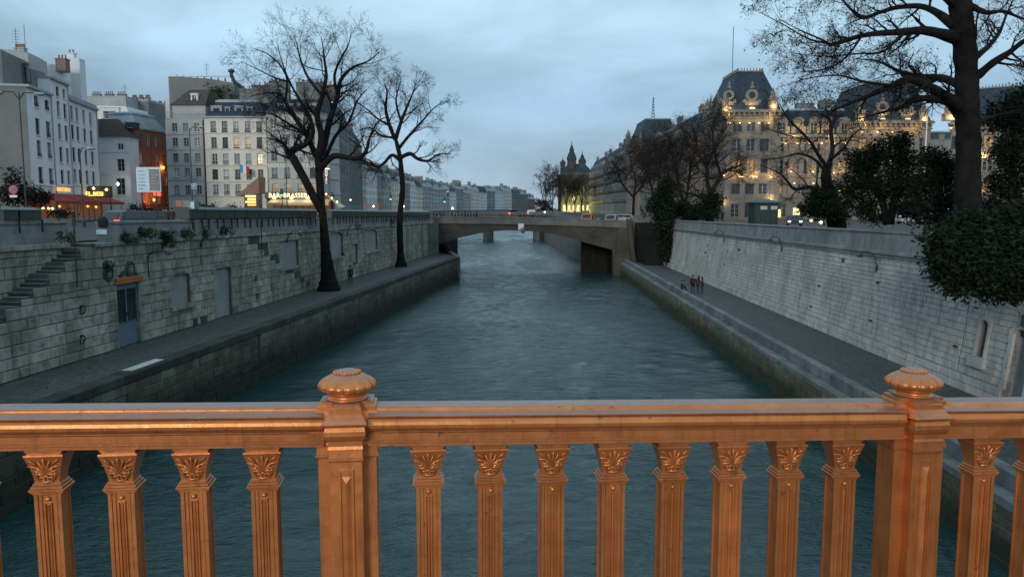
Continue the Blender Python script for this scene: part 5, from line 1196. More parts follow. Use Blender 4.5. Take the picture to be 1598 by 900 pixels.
# --- gable wall behind B1
gx0, gx1 = at_y(272, 325, 139).x, at_y(372, 325, 139).x
gb = thing('gable_house', 'tall grey plastered party wall patched with ivy rising behind the narrow grey house', 'house', (gx0, 139, zs0)); mb = MB()
zl, zr_ = Z(119, 139), Z(126, 139)
mb.loops([[V((gx0, y, zs0)), V((gx1, y, zs0)), V((gx1, y, zr_ - .4)), V((at_y(322, 1, 139).x, y, Z(123, 139))), V((gx0, y, zl))] for y in (139, 150)]); mb.build('wall', 'wall_dark_plaster', gb, world=True)
mb = MB(); mb.box(gx0 - 1, gx0, 139.5, 149, zs0, Z(150, 139)); mb.box(gx0 - .1, gx1 + .1, 138.9, 139.2, zl - .1, zl + .05); mb.build('side_wall', 'wall_plaster_white', gb, world=True)
for k in range(9):
    x = gx0 + .8 + k * (gx1 - gx0 - 1.6) / 8; mb = MB(); mb.lathe([(.16, 0), (.13, .5), (.17, .55)], 8, X=Matrix.Translation((x, 140.5, zl - .1 - .08 * k))); mb.build('chimney_pot', 'clay_pot', gb, world=True)
iv = at_y(345, 153, 138.7); t = thing('wall_ivy', 'dark patch of ivy on the tall grey party wall above the slate roof', 'plant', iv)
mb = MB(); foliage(mb, iv, (3.0, .15, 2.4), 60, 26, .3, random.Random(2), clump=.8); mb.build('foliage', 'leaf_ivy', t, world=True)
# smoke duct bending over the roof
mb = MB(); q = [at_y(x, y, 131) for x, y in ((379, 160), (382, 140), (366, 128), (361, 118), (361, 112))]; mb.tube(q, .3, 8); mb.lathe([(.3, -.2), (.55, .0), (.55, .25), (.1, .5)], 10, X=Matrix.Translation(q[-1])); o = mb.build('smoke_duct', 'dark_metal'); tag(o, 'dark bent smoke duct with cowl leaning above the slate roof', 'chimney')
antenna(at_y(318, 1, 141).x, 141, Z(122, 141), 2.6, 'thin antenna on the ridge of the tall grey party wall')
# --- B2: cream apartment house
A, B = P2(324, 124.6), P2(419, 124.6); zt = Z(184, 124.6)
b2 = thing('apartment_house', 'cream plaster apartment house with five rows of windows under a slate mansard roof', 'house', (*A, zs0))
facade(b2, A, B, zs0, zt, grid(A, B, [338, 355.5, 373, 391, 408.5], [197.5, 222.5, 248, 272.5, 296], 8.5, 16, {(4, 2): 'glass_bright', (3, 1): 'glass_warm', (2, 1): 'glass_warm', (0, 0): 'glass_pale', (1, 0): 'glass_pale', (2, 0): 'glass_pale', (3, 0): 'glass_pale'}), 'wall_cream', 3,
       courses=[Z(y, 124.6) for y in (208, 233, 259, 284, 307)], rail=True)
fp = quadbox(A, B, 12); side_walls(b2, fp, zs0, zt, 'wall_cream'); mansard(b2, fp, zt, Z(158, 124.6) - zt, 1.5)
for px, w_ in ((338, 1.7), (355, .8), (373, 1.3), (390, .9)):
    p = at_y(px, 181 if w_ > 1 else 176, 125.2); dormer(b2, p, 0, w_, 1.5 if w_ > 1 else .8, 'grey_frame', 1.8, top='flat', glass='glass_pale' if px == 338 else 'glass')
chimney(b2, at_y(396, 1, 128).x, 129, Z(155, 128), 6, 1.0, 1.6, 6, 'wall_dark_plaster'); chimney(b2, at_y(402, 1, 130).x, 131, Z(150, 128), 3.4, 1.0, 2.0, 4)
# --- B3: corner house with the bar
A, B = P2(419.5, 124.9), P2(500, 124.9); zt = Z(178, 124.9)
b3 = thing('corner_house', 'pale corner apartment house above the lit bar with glowing lettering across its third floor', 'house', (*A, zs0))
rows3 = [194, 218, 243, 269, 293]
facade(b3, A, B, zs0, zt, grid(A, B, [430.5, 450, 470, 489.5], rows3, 9, [15, 15, 15, 16, 13], {(0, 4): 'glass_warm', (1, 4): 'glass_warm', (2, 4): 'glass_warm', (3, 4): 'glass_warm', (0, 3): 'glass_pale', (1, 3): 'glass_pale'}), 'wall_pale_blue', 5,
       courses=[Z(y, 124.9) for y in (205, 230, 253.5, 279, 303)], rail=True)
C3 = (at_y(524, 1, 131).x, 131)
facade(b3, B, C3, zs0, zt, grid(B, C3, [506, 514.5], rows3, 5, 15), 'wall_pale_blue', 6, courses=[Z(y, 124.9) for y in (205, 230, 253.5, 279, 303)], outward=V((1, -1, 0)))
D3 = (C3[0] - 2, 148); facade(b3, C3, D3, zs0, zt, [(u, z, 1, 1.9) for u in (2, 5, 8, 11, 14) for z in (14, 17, 20, 23)], 'wall_dark_plaster', 7, outward=V((1, 0, 0)))
fp = [A, B, C3, D3, (A[0], 146)]
mb = MB(); mb.quad((*A, zs0), (*fp[4], zs0), (*fp[4], zt), (*A, zt)); mb.build('wall', 'wall_plaster_grey', b3, world=True)
cc = V((-33, 136, 0)); ins = lambda p, k: (p[0] + (cc.x - p[0]) * k, p[1] + (cc.y - p[1]) * k)
mb = MB(); mb.loops([[V((*p, zt)) for p in fp], [V((*p, zt + .3)) for p in [ins(p, -.03) for p in fp]]]); mb.build('cornice', 'wall_pale_blue', b3, world=True)
mb = MB(); mb.loops([[V((*p, zt + .3)) for p in fp], [V((*ins(p, .14), Z(153, 125))) for p in fp], [V((*ins(p, .6), Z(148, 125))) for p in fp]]); mb.build('roof', 'roof_slate', b3, world=True)
for px, h_ in ((440, 1.3), (452, 1.2), (470, 1.3), (488, 1.3)): dormer(b3, at_y(px, 175, 125.6), 0, 1.2, h_, 'grey_frame', 2, top='flat', glass='glass_warm' if px == 440 else 'glass')
chimney(b3, at_y(430, 1, 130).x, 131, Z(152, 130), 3.2, 1.1, 2.6, 5, 'wall_dark_plaster'); chimney(b3, at_y(478, 1, 130).x, 131, Z(150, 130), 4.4, 1.1, 2.2, 6, 'wall_dark_plaster'); chimney(b3, at_y(505, 1, 134).x, 136, Z(150, 134), 3, 1, 2, 4)
p = at_y(462, 259.5, 124.6); o = textobj('wall_lettering', 'TABERNE - NOTRE DAME', .95, 'sign_pale', V((p.x, 124.75, p.z - .25)), 0); tag(o, 'dimly glowing painted lettering across the third floor of the corner house', 'sign')
# bar front
p0, p1 = at_y(400, 1, 121.5), at_y(508, 1, 121.5); zb_ = Z(301, 122)
bf = thing('bar_front', 'lit bar front under the corner house with warm lamps and a cream awning', 'bar', (p0.x, 122, zs0))
mb = MB(); mb.box(p0.x, p1.x, 123.2, 124.5, zs0, zb_ - .2); mb.build('shop_wall', 'dark_frame', bf, world=True)
for k in range(9):
    x0 = p0.x + .2 + k * (p1.x - p0.x - .4) / 9; mb = MB(); mb.box(x0, x0 + (p1.x - p0.x - .4) / 9 - .15, 123.1, 123.18, zs0 + .5, zb_ - 1.4); mb.build('shop_window', 'shop_glow', bf, world=True)
mb = MB(); mb.loops([[V((x, 123.3, zb_ - .9)), V((x, 122.4, zb_ - .9)), V((x, 122.4, zb_ + .1)), V((x, 123.3, zb_ + .15))] for x in (p0.x, p1.x)]); mb.build('fascia', 'dark_frame', bf, world=True)
mb = MB(); mb.loops([[V((x, 122.9, zb_ - .85)), V((x, 120.2, zb_ - 1.6)), V((x, 120.2, zb_ - 1.95)), V((x, 120.25, zb_ - 1.95)), V((x, 120.25, zb_ - 1.65)), V((x, 122.9, zb_ - .92))] for x in (p0.x + 1, p1.x)]); mb.build('awning', 'cream_cloth', bf, world=True)
pl = at_y(403, 1, 122.2); tx = textobj('lettering', 'BAR, BRASSERIE', 1.0, 'sign_glow', V((at_y(444, 1, 122.2).x, 122.3, zb_ - .72)), 0, bf)
for px in (428, 455, 480, 498):
    q = at_y(px, 309.5, 121.6); mb = MB(); mb.lathe([(.05, .25), (.28, .1), (.32, 0), (.05, -.12)], 10, X=Matrix.Translation(q)); lm = mb.build('lamp', 'bulb_warm', bf, world=True)
    ld_ = bpy.data.lights.new('lamp_light', 'POINT'); ld_.energy = 45; ld_.color = (1, .62, .25); ld_.shadow_soft_size = .35; lo = bpy.data.objects.new('lamp_light', ld_); C.objects.link(lo); lo.location = q + V((0, -.5, .1))
mb = MB(); q = [at_y(x, y, 120) for x, y in ((507, 305), (535, 322))]
mb.add([q[0] + V((0, 2, 0)), q[0] + V((1, -1, -.2)), q[1] + V((0, -2, -.2)), q[1] + V((0, 2, 0)), q[0] + V((0, 2, -.12)), q[0] + V((1, -1, -.32)), q[1] + V((0, -2, -.32)), q[1] + V((0, 2, -.12))], [(0, 1, 2, 3), (4, 5, 6, 7), (0, 1, 5, 4), (1, 2, 6, 5), (2, 3, 7, 6)]); o = mb.build('corner_awning', 'cream_cloth'); tag(o, 'slanting cream awning at the corner right of the big tree trunk', 'awning')
for k, (x, y) in enumerate(((518, 309), (526, 315), (509, 303))):
    q = at_y(x, y, 118); mb = MB(); mb.lathe([(.02, -.16), (.16, 0), (.02, .16)], 8, X=Matrix.Translation(q)); o = mb.build('awning_lamp', 'bulb_warm'); tag(o, ['middle', 'lowest', 'topmost'][k] + ' of the three warm bulbs along the slanting corner awning', 'lamp', 'bulbs along the corner awning')
# vertical hotel sign
q = at_y(510, 275, 122); hs = thing('hotel_sign', 'vertical black hotel sign with white letters on the corner house', 'sign', (q.x, 122, q.z))
mb = MB(); mb.box(q.x - .45, q.x + .45, 121.7, 121.95, Z(288, 122), Z(265, 122)); mb.build('panel', 'dark_metal', hs, world=True)
mb = MB(); mb.prism([(q.x - .7, 121.6), (q.x + .5, 121.6), (q.x + .5, 122), (q.x - .7, 122)], Z(264.6, 122), Z(264.6, 122) + .08); mb.loops([[V((q.x - .7, y, Z(264, 122))), V((q.x + .6, y, Z(264, 122))), V((q.x - .7, y, Z(260, 122)))] for y in (121.6, 122)]); mb.build('lit_cap', 'sign_white', hs, world=True)
for k, ch in enumerate('HOTEL'): textobj('letter', ch, .58, 'sign_white', V((q.x, 121.68, Z(269.5 + 4.3 * k, 122))), 0, hs)
# flag
q = at_y(384, 268, 123); fl = thing('flag', 'blue white and red flag on a short pole above the bar entrance', 'flag', q)
mb = MB(); mb.tube([q + V((.3, 1.6, .3)), q + V((-1.0, -.2, 1.2))], .03, 5); mb.build('pole', 'dark_metal', fl, world=True)
for k, mt in enumerate(('sign_blue', 'white_paint', 'flag_red')):
    mb = MB(); mb.loops([[q + V((-1.0 + .5 * k + dx, .1 * sin(k + dx * 3), z0 - .12 * k)) for dx, z0 in ((0, 1.1), (.5, 1.0), (.5, -.2), (0, -.1))], [q + V((-1.0 + .5 * k + dx, .1 * sin(k + dx * 3) + .03, z0 - .12 * k)) for dx, z0 in ((0, 1.1), (.5, 1.0), (.5, -.2), (0, -.1))]]); mb.build('stripe', mt, fl, world=True)
# --- terrace with brown canvas and yellow lit kiosk in front of B2
q = at_y(388, 296, 116); mb = MB(); q1, q2, q3 = at_y(368, 306, 114), at_y(404, 302, 114), at_y(404, 276, 116)
mb.loops([[q1, q2, q3], [q1 + V((0, 3, 0)), q2 + V((0, 3, 0)), q3 + V((0, 3, 0))]]); o = mb.build('canvas_roof', 'wall_brick'); tag(o, 'brown canvas roof sloping up over the bar terrace', 'canopy')
t = thing('terrace_kiosk', 'small kiosk with yellow glowing menu panels under the brown canvas roof', 'kiosk', (at_y(378, 1, 113).x, 113, SL)); xx = at_y(370, 1, 113).x, at_y(392, 1, 113).x
mb = MB(); mb.box(*xx, 113, 115, SL, Z(303, 113)); mb.build('body', 'dark_frame', t, world=True)
for k in range(4): mb = MB(); z_ = Z(306 + 4.5 * k, 113); mb.box(xx[0] + .2 + (k % 2) * .3, xx[1] - .3, 112.9, 112.98, z_ - .13, z_ + .1); mb.build('menu_panel', 'bulb_yellow' if k < 3 else 'sign_orange', t, world=True)
# --- C row receding behind the trees
A, B = P2(527, 152), (at_y(560, 1, 200).x, 200); zt = Z(200, 152)
cr = thing('street_facade', 'dark soot-stained apartment block receding behind the bare trees left of the bridge', 'house', (*A, zs0))
hs_ = [(3 + 3.3 * i, 12.6 + 3.2 * j, 1.2, 2.0) for i in range(14) for j in range(4)]
facade(cr, A, B, zs0, zt, hs_, 'wall_dark_plaster', 8, courses=[12, 15.2, 18.4, 21.6]); fp = quadbox(A, B, 12); side_walls(cr, fp, zs0, zt, 'wall_dark_plaster'); mansard(cr, fp, zt, 4, 2)
for k in range(3): chimney(cr, A[0] + (B[0] - A[0]) * (.1 + .4 * k) - 3, A[1] + (B[1] - A[1]) * (.1 + .4 * k), zt + 3.4, 2.5, .8, 1.8, 4)
mb = MB(); p = at_y(527, 1, 150); mb.box(p.x - .1, p.x + .8, 148.6, 149, Z(310, 150), Z(257, 150)); o = mb.build('banner', 'wall_plaster_white'); tag(o, 'tall pale blank banner hanging on the facade right of the hotel sign', 'banner')

# --- orange lit alley and houses to the left
A, B = P2(217, 128), (at_y(217, 1, 128).x - .1, 136.6)
al = thing('alley_house', 'brick alley house glowing orange under the street lamps', 'house', (*A, zs0)); zt = Z(204, 131)
facade(al, A, B, zs0, zt, [(1.2 + 2.1 * i, 11.5 + 3.2 * j, .9, 1.9) for i in range(4) for j in range(4)], 'wall_brick', 9, outward=V((1, 0, 0))); side_walls(al, quadbox(A, B, 7), zs0, zt, 'wall_brick'); mansard(al, quadbox(A, B, 7), zt, 2.5, 1.5, 'roof_zinc')
A, B = P2(250, 142), P2(266, 142); t = thing('alley_house', 'narrow brick house front closing the right side of the orange alley', 'house', (*A, zs0))
facade(t, A, B, zs0, Z(205, 142), [(.6 + .95 * i, 12 + 3 * j, .6, 1.6) for i in range(2) for j in range(4)], 'wall_brick', 10); side_walls(t, quadbox(A, B, 8), zs0, Z(205, 142), 'wall_brick'); slab(t, quadbox(A, B, 8), Z(205, 142), Z(203, 142), 'roof_zinc', 'roof')
for k, (px, py, y_) in enumerate(((238, 290, 131), (247, 262, 135), (232, 312, 130))):
    q = at_y(px, py, y_); ld_ = bpy.data.lights.new('alley_light', 'POINT'); ld_.energy = 260; ld_.color = (1, .30, .08); ld_.shadow_soft_size = .3; lo = bpy.data.objects.new('alley_light', ld_); C.objects.link(lo); lo.location = q + V((1, -.6, 0))
    mb = MB(); mb.lathe([(.03, -.3), (.2, -.1), (.22, .15), (.05, .3)], 8, X=Matrix.Translation(q + V((1, -.2, 0)))); o = mb.build('alley_lamp', 'sign_orange'); tag(o, ['lamp halfway up the alley', 'lamp deepest in the alley', 'lowest lamp at the mouth of the alley'][k] + ' casting orange light on brick', 'lamp', 'orange lamps in the alley')
q = at_y(246, 303.5, 128); mb = MB(); mb.box(q.x - .6, q.x + .5, 127.9, 128.1, q.z - .2, q.z + .25); o = mb.build('red_sign', 'lamp_red'); tag(o, 'small glowing red sign at the mouth of the alley', 'sign')
# white house with the dark roof
A, B = P2(157, 123.5), P2(206, 123); zt = Z(214, 124)
h1_ = thing('white_house', 'small white house with dark brown hipped roof between tall row and alley', 'house', (*A, zs0))
facade(h1_, A, B, zs0, zt, [(*fx(A, B, 188, 234), 1.0, 1.0), (*fx(A, B, 189, 267), 1.25, 1.9, 'glass'), (*fx(A, B, 189, 304), 1.5, 2.6, 'glass')], 'wall_plaster_white', 12, courses=[Z(238, 124), Z(272, 124)])
fp = quadbox(A, B, 2.7); side_walls(h1_, fp, zs0, zt, 'wall_plaster_white'); mb = MB(); zr = Z(187, 126)
mb.loops([[V((fp[0][0], fp[0][1] - .4, zt)), V((fp[1][0] + .4, fp[1][1] - .4, zt)), V((fp[2][0] + .4, fp[2][1], zt)), V((*fp[3], zt))], [V((*P2(160, 125), zr)), V((*P2(192, 124.8), zr)), V((*P2(193, 125.6), zr)), V((*P2(160, 125.8), zr))]]); mb.build('roof', 'roof_dark_tile', h1_, world=True)
dormer(h1_, at_y(203, 200, 124.3), .1, 1.5, .8, 'roof_dark_tile', 2, top='flat')
q = at_y(184, 287, 121.5); mb = MB(); mb.lathe([(.05, -.3), (.22, 0), (.05, .25)], 10, X=Matrix.Translation(q)); o = mb.build('street_lantern', 'bulb_white'); tag(o, 'single white lit lantern in front of the small white house', 'lamp')
ld_ = bpy.data.lights.new('lantern_light', 'POINT'); ld_.energy = 60; ld_.color = (1, .85, .6); ld_.shadow_soft_size = .2; lo = bpy.data.objects.new('lantern_light', ld_); C.objects.link(lo); lo.location = q + V((0, -.4, 0))
# house with curved white gable behind it
A, B = P2(152, 140), P2(222, 140); t = thing('gable_house', 'white house end with one dormer window and stepped grey roofs behind the small white house', 'house', (*A, zs0)); mb = MB()
g = [(152, 330), (152, 165), (196, 166), (201, 176), (207, 196), (220, 212), (222, 330)]
mb.loops([[V((at_y(px, py, 140).x, y, at_y(px, py, 140).z)) for px, py in g] for y in (140, 148)]); mb.build('wall', 'wall_plaster_white', t, world=True)
for px, w_ in ((171, 3.4),): dormer(t, at_y(px, 185, 139.6), 0, w_, 1.9, 'wall_plaster_white', 1, top='flat', fr='w')
for k, (x0, x1, yy, zt_, mt, lb) in enumerate(((140, 205, 160, 153, 'wall_plaster_grey', 'grey flat-topped house with a row of chimney pots behind the white gable'), (205, 239, 165, 158, 'wall_dark_plaster', 'dark grey house shoulder left of the alley mouth'), (237, 266, 175, 167, 'wall_pale_blue', 'pale bluish house showing over the end of the alley'))):
    A, B = P2(x0, yy), P2(x1, yy); t = thing('rear_house', lb, 'house', (*A, zs0)); zt = Z(zt_, yy); L_w = B[0] - A[0]
    facade(t, A, B, zs0, zt, [(u, z, 1, 1.6) for u in [1.5 + 2.6 * i for i in range(int(L_w / 2.6))] for z in (zt - 3.2, zt - 6.4)] if k else [], mt, 13 + k); fp = quadbox(A, B, 9); side_walls(t, fp, zs0, zt, mt); slab(t, fp, zt, zt + .4, 'roof_zinc', 'roof')
    for j in range(3): chimney(t, A[0] + L_w * (.2 + .3 * j), yy + 2, zt + .4, L_w * .2, .7, .5, 4, 'wall_dark_plaster')
antenna(at_y(188, 1, 162).x, 162, Z(153, 162), 2.8, 'thin antenna above the grey flat-topped house behind the white gable')
# --- left row: three tall white houses in a line with the street
RA, RBt = V((at_y(52, 135, 95).x, 95, 0)), V((at_y(158, 176, 121).x, 121, 0))
def rowp(px): u, _ = fx(RA, RBt, px, 325); p = RA + (RBt - RA).normalized() * u; return (p.x, p.y)
def rz_(px, py): return fx(RA, RBt, px, py)[1]
segs = [('tall_house', 'leftmost tall white house with a glazed roof terrace and grey blind side wall', 52, 90, 148, [67, 83], [(163, 13), (200, 26), (233, 28), (274, 30)], 10),
        ('tall_house', 'tall narrow white house with a drainpipe, second of the white row', 90, 116.5, 124, [100.5, 110.5], [(144, 16), (174, 20), (208, 20), (243, 24), (278, 26)], 5),
        ('tall_house', 'wide white house with four window bays, third of the white row', 116.5, 159, 159, [120.5, 128.5, 139, 149], [(180, 22), (209, 20), (243, 24), (276, 26)], 6)]
for k, (nm, lb, x0, x1, eave, cols, rows_, wp) in enumerate(segs):
    A, B = rowp(x0), rowp(x1); zt = rz_(x0 if k != 1 else 90, {0: 140, 1: 128, 2: 160}[k]); t = thing(nm, lb, 'house', (*A, zs0)); hs_ = []
    for py, hp in rows_:
        zc = rz_(cols[0], py)
        for px in cols:
            u, _ = fx(A, B, px, 325); hs_.append((u, zc - .95 if k else zc - (1 if hp > 20 else .6), {0: 1.35, 1: 1.1, 2: 1.15}[k], 2.0 if hp > 16 else 1.3))
    facade(t, A, B, zs0, zt, hs_, 'wall_plaster_white', 20 + k, frames='dg', glass=('glass', 'glass', 'glass_pale'), rail=k == 0, courses=[rz_(cols[0], 290)])
    fp = quadbox(A, B, 11); side_walls(t, fp, zs0, zt, 'wall_dark_plaster' if k == 0 else 'wall_plaster_white'); slab(t, [(fp[0][0] + .4, fp[0][1]), (fp[1][0] + .4, fp[1][1]), fp[2], fp[3]], zt, zt + .3, 'roof_zinc', 'cornice')
    ht = {0: 4.2, 1: 3.2, 2: 1.2}[k]
    f3 = [(p[0] - (2.6 if i < 2 else 0), p[1]) for i, p in enumerate(fp)]
    if k == 0:
        mb = MB(); mb.box(fp[1][0] - 4, fp[1][0] - 2.2, fp[0][1] + .5, fp[0][1] + 6, zt + .3, zt + 2.2); mb.build('glazed_terrace', 'glass_pale', t, world=True)
    if k < 2: slab(t, f3, zt + .3, zt + ht, 'wall_dark_plaster' if k == 0 else 'wall_plaster_grey', 'attic_storey'); slab(t, [(p[0] - .5, p[1]) for p in f3], zt + ht, zt + ht + .3, 'roof_zinc', 'roof')
    else: slab(t, fp, zt + .3, zt + .8, 'roof_zinc', 'roof')
    mb = MB(); pp = rowp(x1 - .4); mb.tube([(pp[0] + .12, pp[1] - .1, zs0), (pp[0] + .12, pp[1] - .1, zt)], .07, 6); mb.build('drainpipe', 'grey_frame', t, world=True)
# roofscape above that row: party walls and stacks, each at its own place
for k, (x0, x1, ty, yy, dp, mt, lb, pots) in enumerate(((-30, 62, 96, 99, 3, 'wall_dark_plaster', 'dark grey party wall block at the far left above the roof terrace', 4), (28, 66, 80, 112, 2.5, 'wall_plaster_grey', 'grey roof stack block with a line of pots at the upper left', 7),
                                                (66, 108, 97, 118, 2.5, 'wall_plaster_white', 'white rooftop gable with a red brick stack', 5), (111, 137, 88, 122, 1.6, 'wall_plaster_white', 'tall slim white party wall standing highest above the white row', 2))):
    A, B = P2(x0, yy), P2(x1, yy); zt = Z(ty, yy); t = thing('party_wall', lb, 'house', (*A, zs0)); fp = quadbox(A, B, dp); mb = MB(); mb.loops([[V((fp[0][0], fp[0][1], z0)), V((fp[1][0], fp[1][1], z0 - e)), V((fp[2][0], fp[2][1], z0 - e)), V((fp[3][0], fp[3][1], z0))] for z0, e in ((zs0, 0), (zt, (B[0] - A[0]) * .12 if k != 1 else .9))]); mb.build('wall', mt, t, world=True)
    if k == 2: chimney(t, at_y(86, 1, 117).x, 118, zt - .9, 1.5, 1.2, 1.2, 3)
    else: chimney(t, A[0] + (B[0] - A[0]) * .35, yy + 1, zt - .2, (B[0] - A[0]) * .4, .8, .7, pots, mt)
    if k == 0: dormer(t, at_y(36, 128, 98.5), 0, 1.3, 2.2, mt, .4, top='flat')
antenna(at_y(28, 1, 112).x, 113, Z(76, 112), 3.6, 'tall thin antenna mast on the grey stack block at the upper left', 0)
antenna(at_y(13, 1, 100).x, 101, Z(90, 100), 3.8, 'antenna with short bars at the far upper left')
# red awnings and lit signs along that street
A, B = rowp(50), rowp(158); d_ = (V((*B, 0)) - V((*A, 0))).normalized(); n_ = V((d_.y, -d_.x, 0))
if n_.x < 0: n_ = -n_
for k, (x0, x1, mt, lb) in enumerate(((40, 85, 'red_cloth', 'long dark red cafe awning below the leftmost white house'), (88, 112, 'red_cloth', 'dark red awning between the two lit shop signs'), (116, 160, 'red_cloth', 'dark red awning under the yellow neon sign'))):
    a, b = V((*rowp(x0), 0)), V((*rowp(x1), 0)); t = thing('awning', lb, 'awning', (a.x, a.y, SL + 2.6)); zh = SL + 3.6
    mb = MB(); mb.loops([[p + n_ * o + V((0, 0, z)) for o, z in ((.1, zh), (3.2, zh - 1.0), (3.2, zh - 1.35), (3.15, zh - 1.35), (3.15, zh - 1.06), (.1, zh - .07))] for p in (a, b)]); mb.build('canvas', mt, t, world=True)
    for s_ in (.1, .5, .9): q = a.lerp(b, s_) + n_ * 3; mb = MB(); mb.tube([q + V((0, 0, SL)), q + V((0, 0, zh - 1.1))], .05, 6); mb.build('post', 'dark_metal', t, world=True)
    mb = MB(); n3 = 5
    for j in range(n3):
        p, q = a.lerp(b, (j + .08) / n3) + n_ * .02, a.lerp(b, (j + .92) / n3) + n_ * .02; mb = MB(); mb.quad(p + V((0, 0, SL + .5)), q + V((0, 0, SL + .5)), q + V((0, 0, zh - .5)), p + V((0, 0, zh - .5))); mb.loops([[p + V((0, 0, SL + .45)), q + V((0, 0, SL + .45)), q + V((0, 0, zh - .45)), p + V((0, 0, zh - .45))]] * 1 + [[v + n_ * .02 for v in (p + V((0, 0, SL + .45)), q + V((0, 0, SL + .45)), q + V((0, 0, zh - .45)), p + V((0, 0, zh - .45)))]]); mb.build('lit_shop_window', 'shop_glow', t, world=True)
ang_ = atan2(d_.y, d_.x)
q = at_y(98, 296, 98); q = V((*rowp(96), 0)) + n_ * .4; o = textobj('shop_sign', 'CAFE ET BISTRO', .7, 'sign_orange', V((q.x, q.y, SL + 3.9)), ang_); tag(o, 'row of glowing orange letters above the red awning on the white row', 'sign')
q = at_y(148, 300, 112); t = thing('neon_sign', 'bright yellow neon restaurant sign with round bulbs before the white row', 'sign', (q.x, 112, SL)); tx = textobj('lettering', 'EL.BESI', .8, 'bulb_yellow', V((q.x, 111.9, q.z - .5)), .15, t, .06)
mb = MB(); mb.box(q.x - 2.3, q.x + 2.3, 112.3, 112.5, q.z - .8, q.z + .9); mb.build('backing', 'dark_frame', t, world=True)
mb = MB(); [mb.tube([(q.x + s_, 112.4, SL), (q.x + s_, 112.4, q.z - .8)], .06, 6) for s_ in (-2, 2)]; mb.build('supports', 'dark_metal', t, world=True)
for x, y in ((146, 294), (166, 296), (124, 304), (130, 304)):
    p = at_y(x, y, 111.6); mb = MB(); mb.lathe([(.03, -.2), (.22, 0), (.03, .2)], 10, X=Matrix.Translation(p)); mb.build('bulb', 'bulb_warm', t, world=True)
for k, (x, y) in enumerate(((67, 325), (76, 325), (82, 325.5), (106, 332), (137, 322), (150, 323), (93, 322))):
    p = at_y(x, y, 90); mb = MB(); mb.lathe([(.03, -.14), (.17, 0), (.03, .14)], 8, X=Matrix.Translation(p)); o = mb.build('terrace_lamp', 'bulb_warm' if k < 3 else 'sign_orange'); tag(o, ['small warm lamp in the cafe terrace, far left of the close trio', 'small warm lamp in the cafe terrace, middle of the close trio', 'small warm lamp in the cafe terrace, right of the close trio', 'low orange lamp between the trio of lamps and the neon sign', 'orange lamp left of the grey car, below the neon sign', 'orange lamp just above the roof of the grey car', 'orange lamp higher than the trio, under the cafe letters'][k], 'lamp', 'lamps glowing in the cafe terrace')
# ------------------------------------------------------------------ the palace on the right bank
zp = SR - .1
def warm(q, e=120, k_=2.6, r_=.25, name='facade_light'):
    ld_ = bpy.data.lights.new(name, 'POINT'); ld_.energy = e * k_; ld_.color = (1, .60, .24); ld_.shadow_soft_size = r_; lo = bpy.data.objects.new(name, ld_); C.objects.link(lo); lo.location = q; return lo
def flood(root, q, w_=1.0, e=120, dy=-.7):
    mb = MB(); mb.box(q.x - w_ * .32, q.x + w_ * .32, q.y - .25, q.y - .05, q.z - .06, q.z + .06); mb.build('floodlight', 'bulb_warm', root, world=True); warm(V((q.x, q.y + dy, q.z + .25)), e)
def pilaster(root, X, u, z0, z1, w_, mat='wall_limestone', blocks_=True):
    mb = MB(); n = max(2, int((z1 - z0) / .75)); h = (z1 - z0) / n
    for k in range(n): mb.box(u - w_ / 2, u + w_ / 2, 0, .22 if k % 2 else .30, z0 + k * h + .02, z0 + (k + 1) * h - .02, X=X)
    mb.box(u - w_ / 2 - .1, u + w_ / 2 + .1, 0, .38, z1, z1 + .3, X=X); mb.build('pilaster', mat, root, world=True)
def bracket_cornice(root, fp, z, over=.7, dent=1.0, mat='wall_limestone'):
    for i in (0, 3):
        a, b = (fp[0], fp[1]) if i == 0 else (fp[3], fp[0]); a, b = V((*a, 0)), V((*b, 0)); d = (b - a).normalized(); n = V((d.y, -d.x, 0)); c = V((sum(p[0] for p in fp) / 4, sum(p[1] for p in fp) / 4, 0))
        if n.dot(a - c) < 0: n = -n
        L = (b - a).length; X = Matrix(((d.x, n.x, 0, a.x), (d.y, n.y, 0, a.y), (0, 0, 1, 0), (0, 0, 0, 1))); mb = MB(); k = .3
        while k < L - .3: mb.box(k, k + .32, 0, over * .8, z - 1.05, z - .35, X=X); k += dent
        mb.build('cornice_brackets', mat, root, world=True)
        mb = MB(); mb.box(-over * .6, L + over * .6, .003, over, z - .35, z, X=X); mb.box(-.2, L + .2, .003, .3, z - 1.5, z - 1.2, X=X); mb.build('cornice', mat, root, world=True)
def cresting(root, pts, z, mat='wall_limestone'):
    mb = MB()
    for a, b in zip(pts, pts[1:] + pts[:1]):
        a, b = V((*a, z)), V((*b, z)); L = (b - a).length; n = max(2, int(L / .55))
        for k in range(n + 1): q = a.lerp(b, k / n); mb.lathe([(.05, 0), (.11, .25), (.02, .55)], 5, X=Matrix.Translation(q))
    mb.build('ridge_cresting', mat, root, world=True)
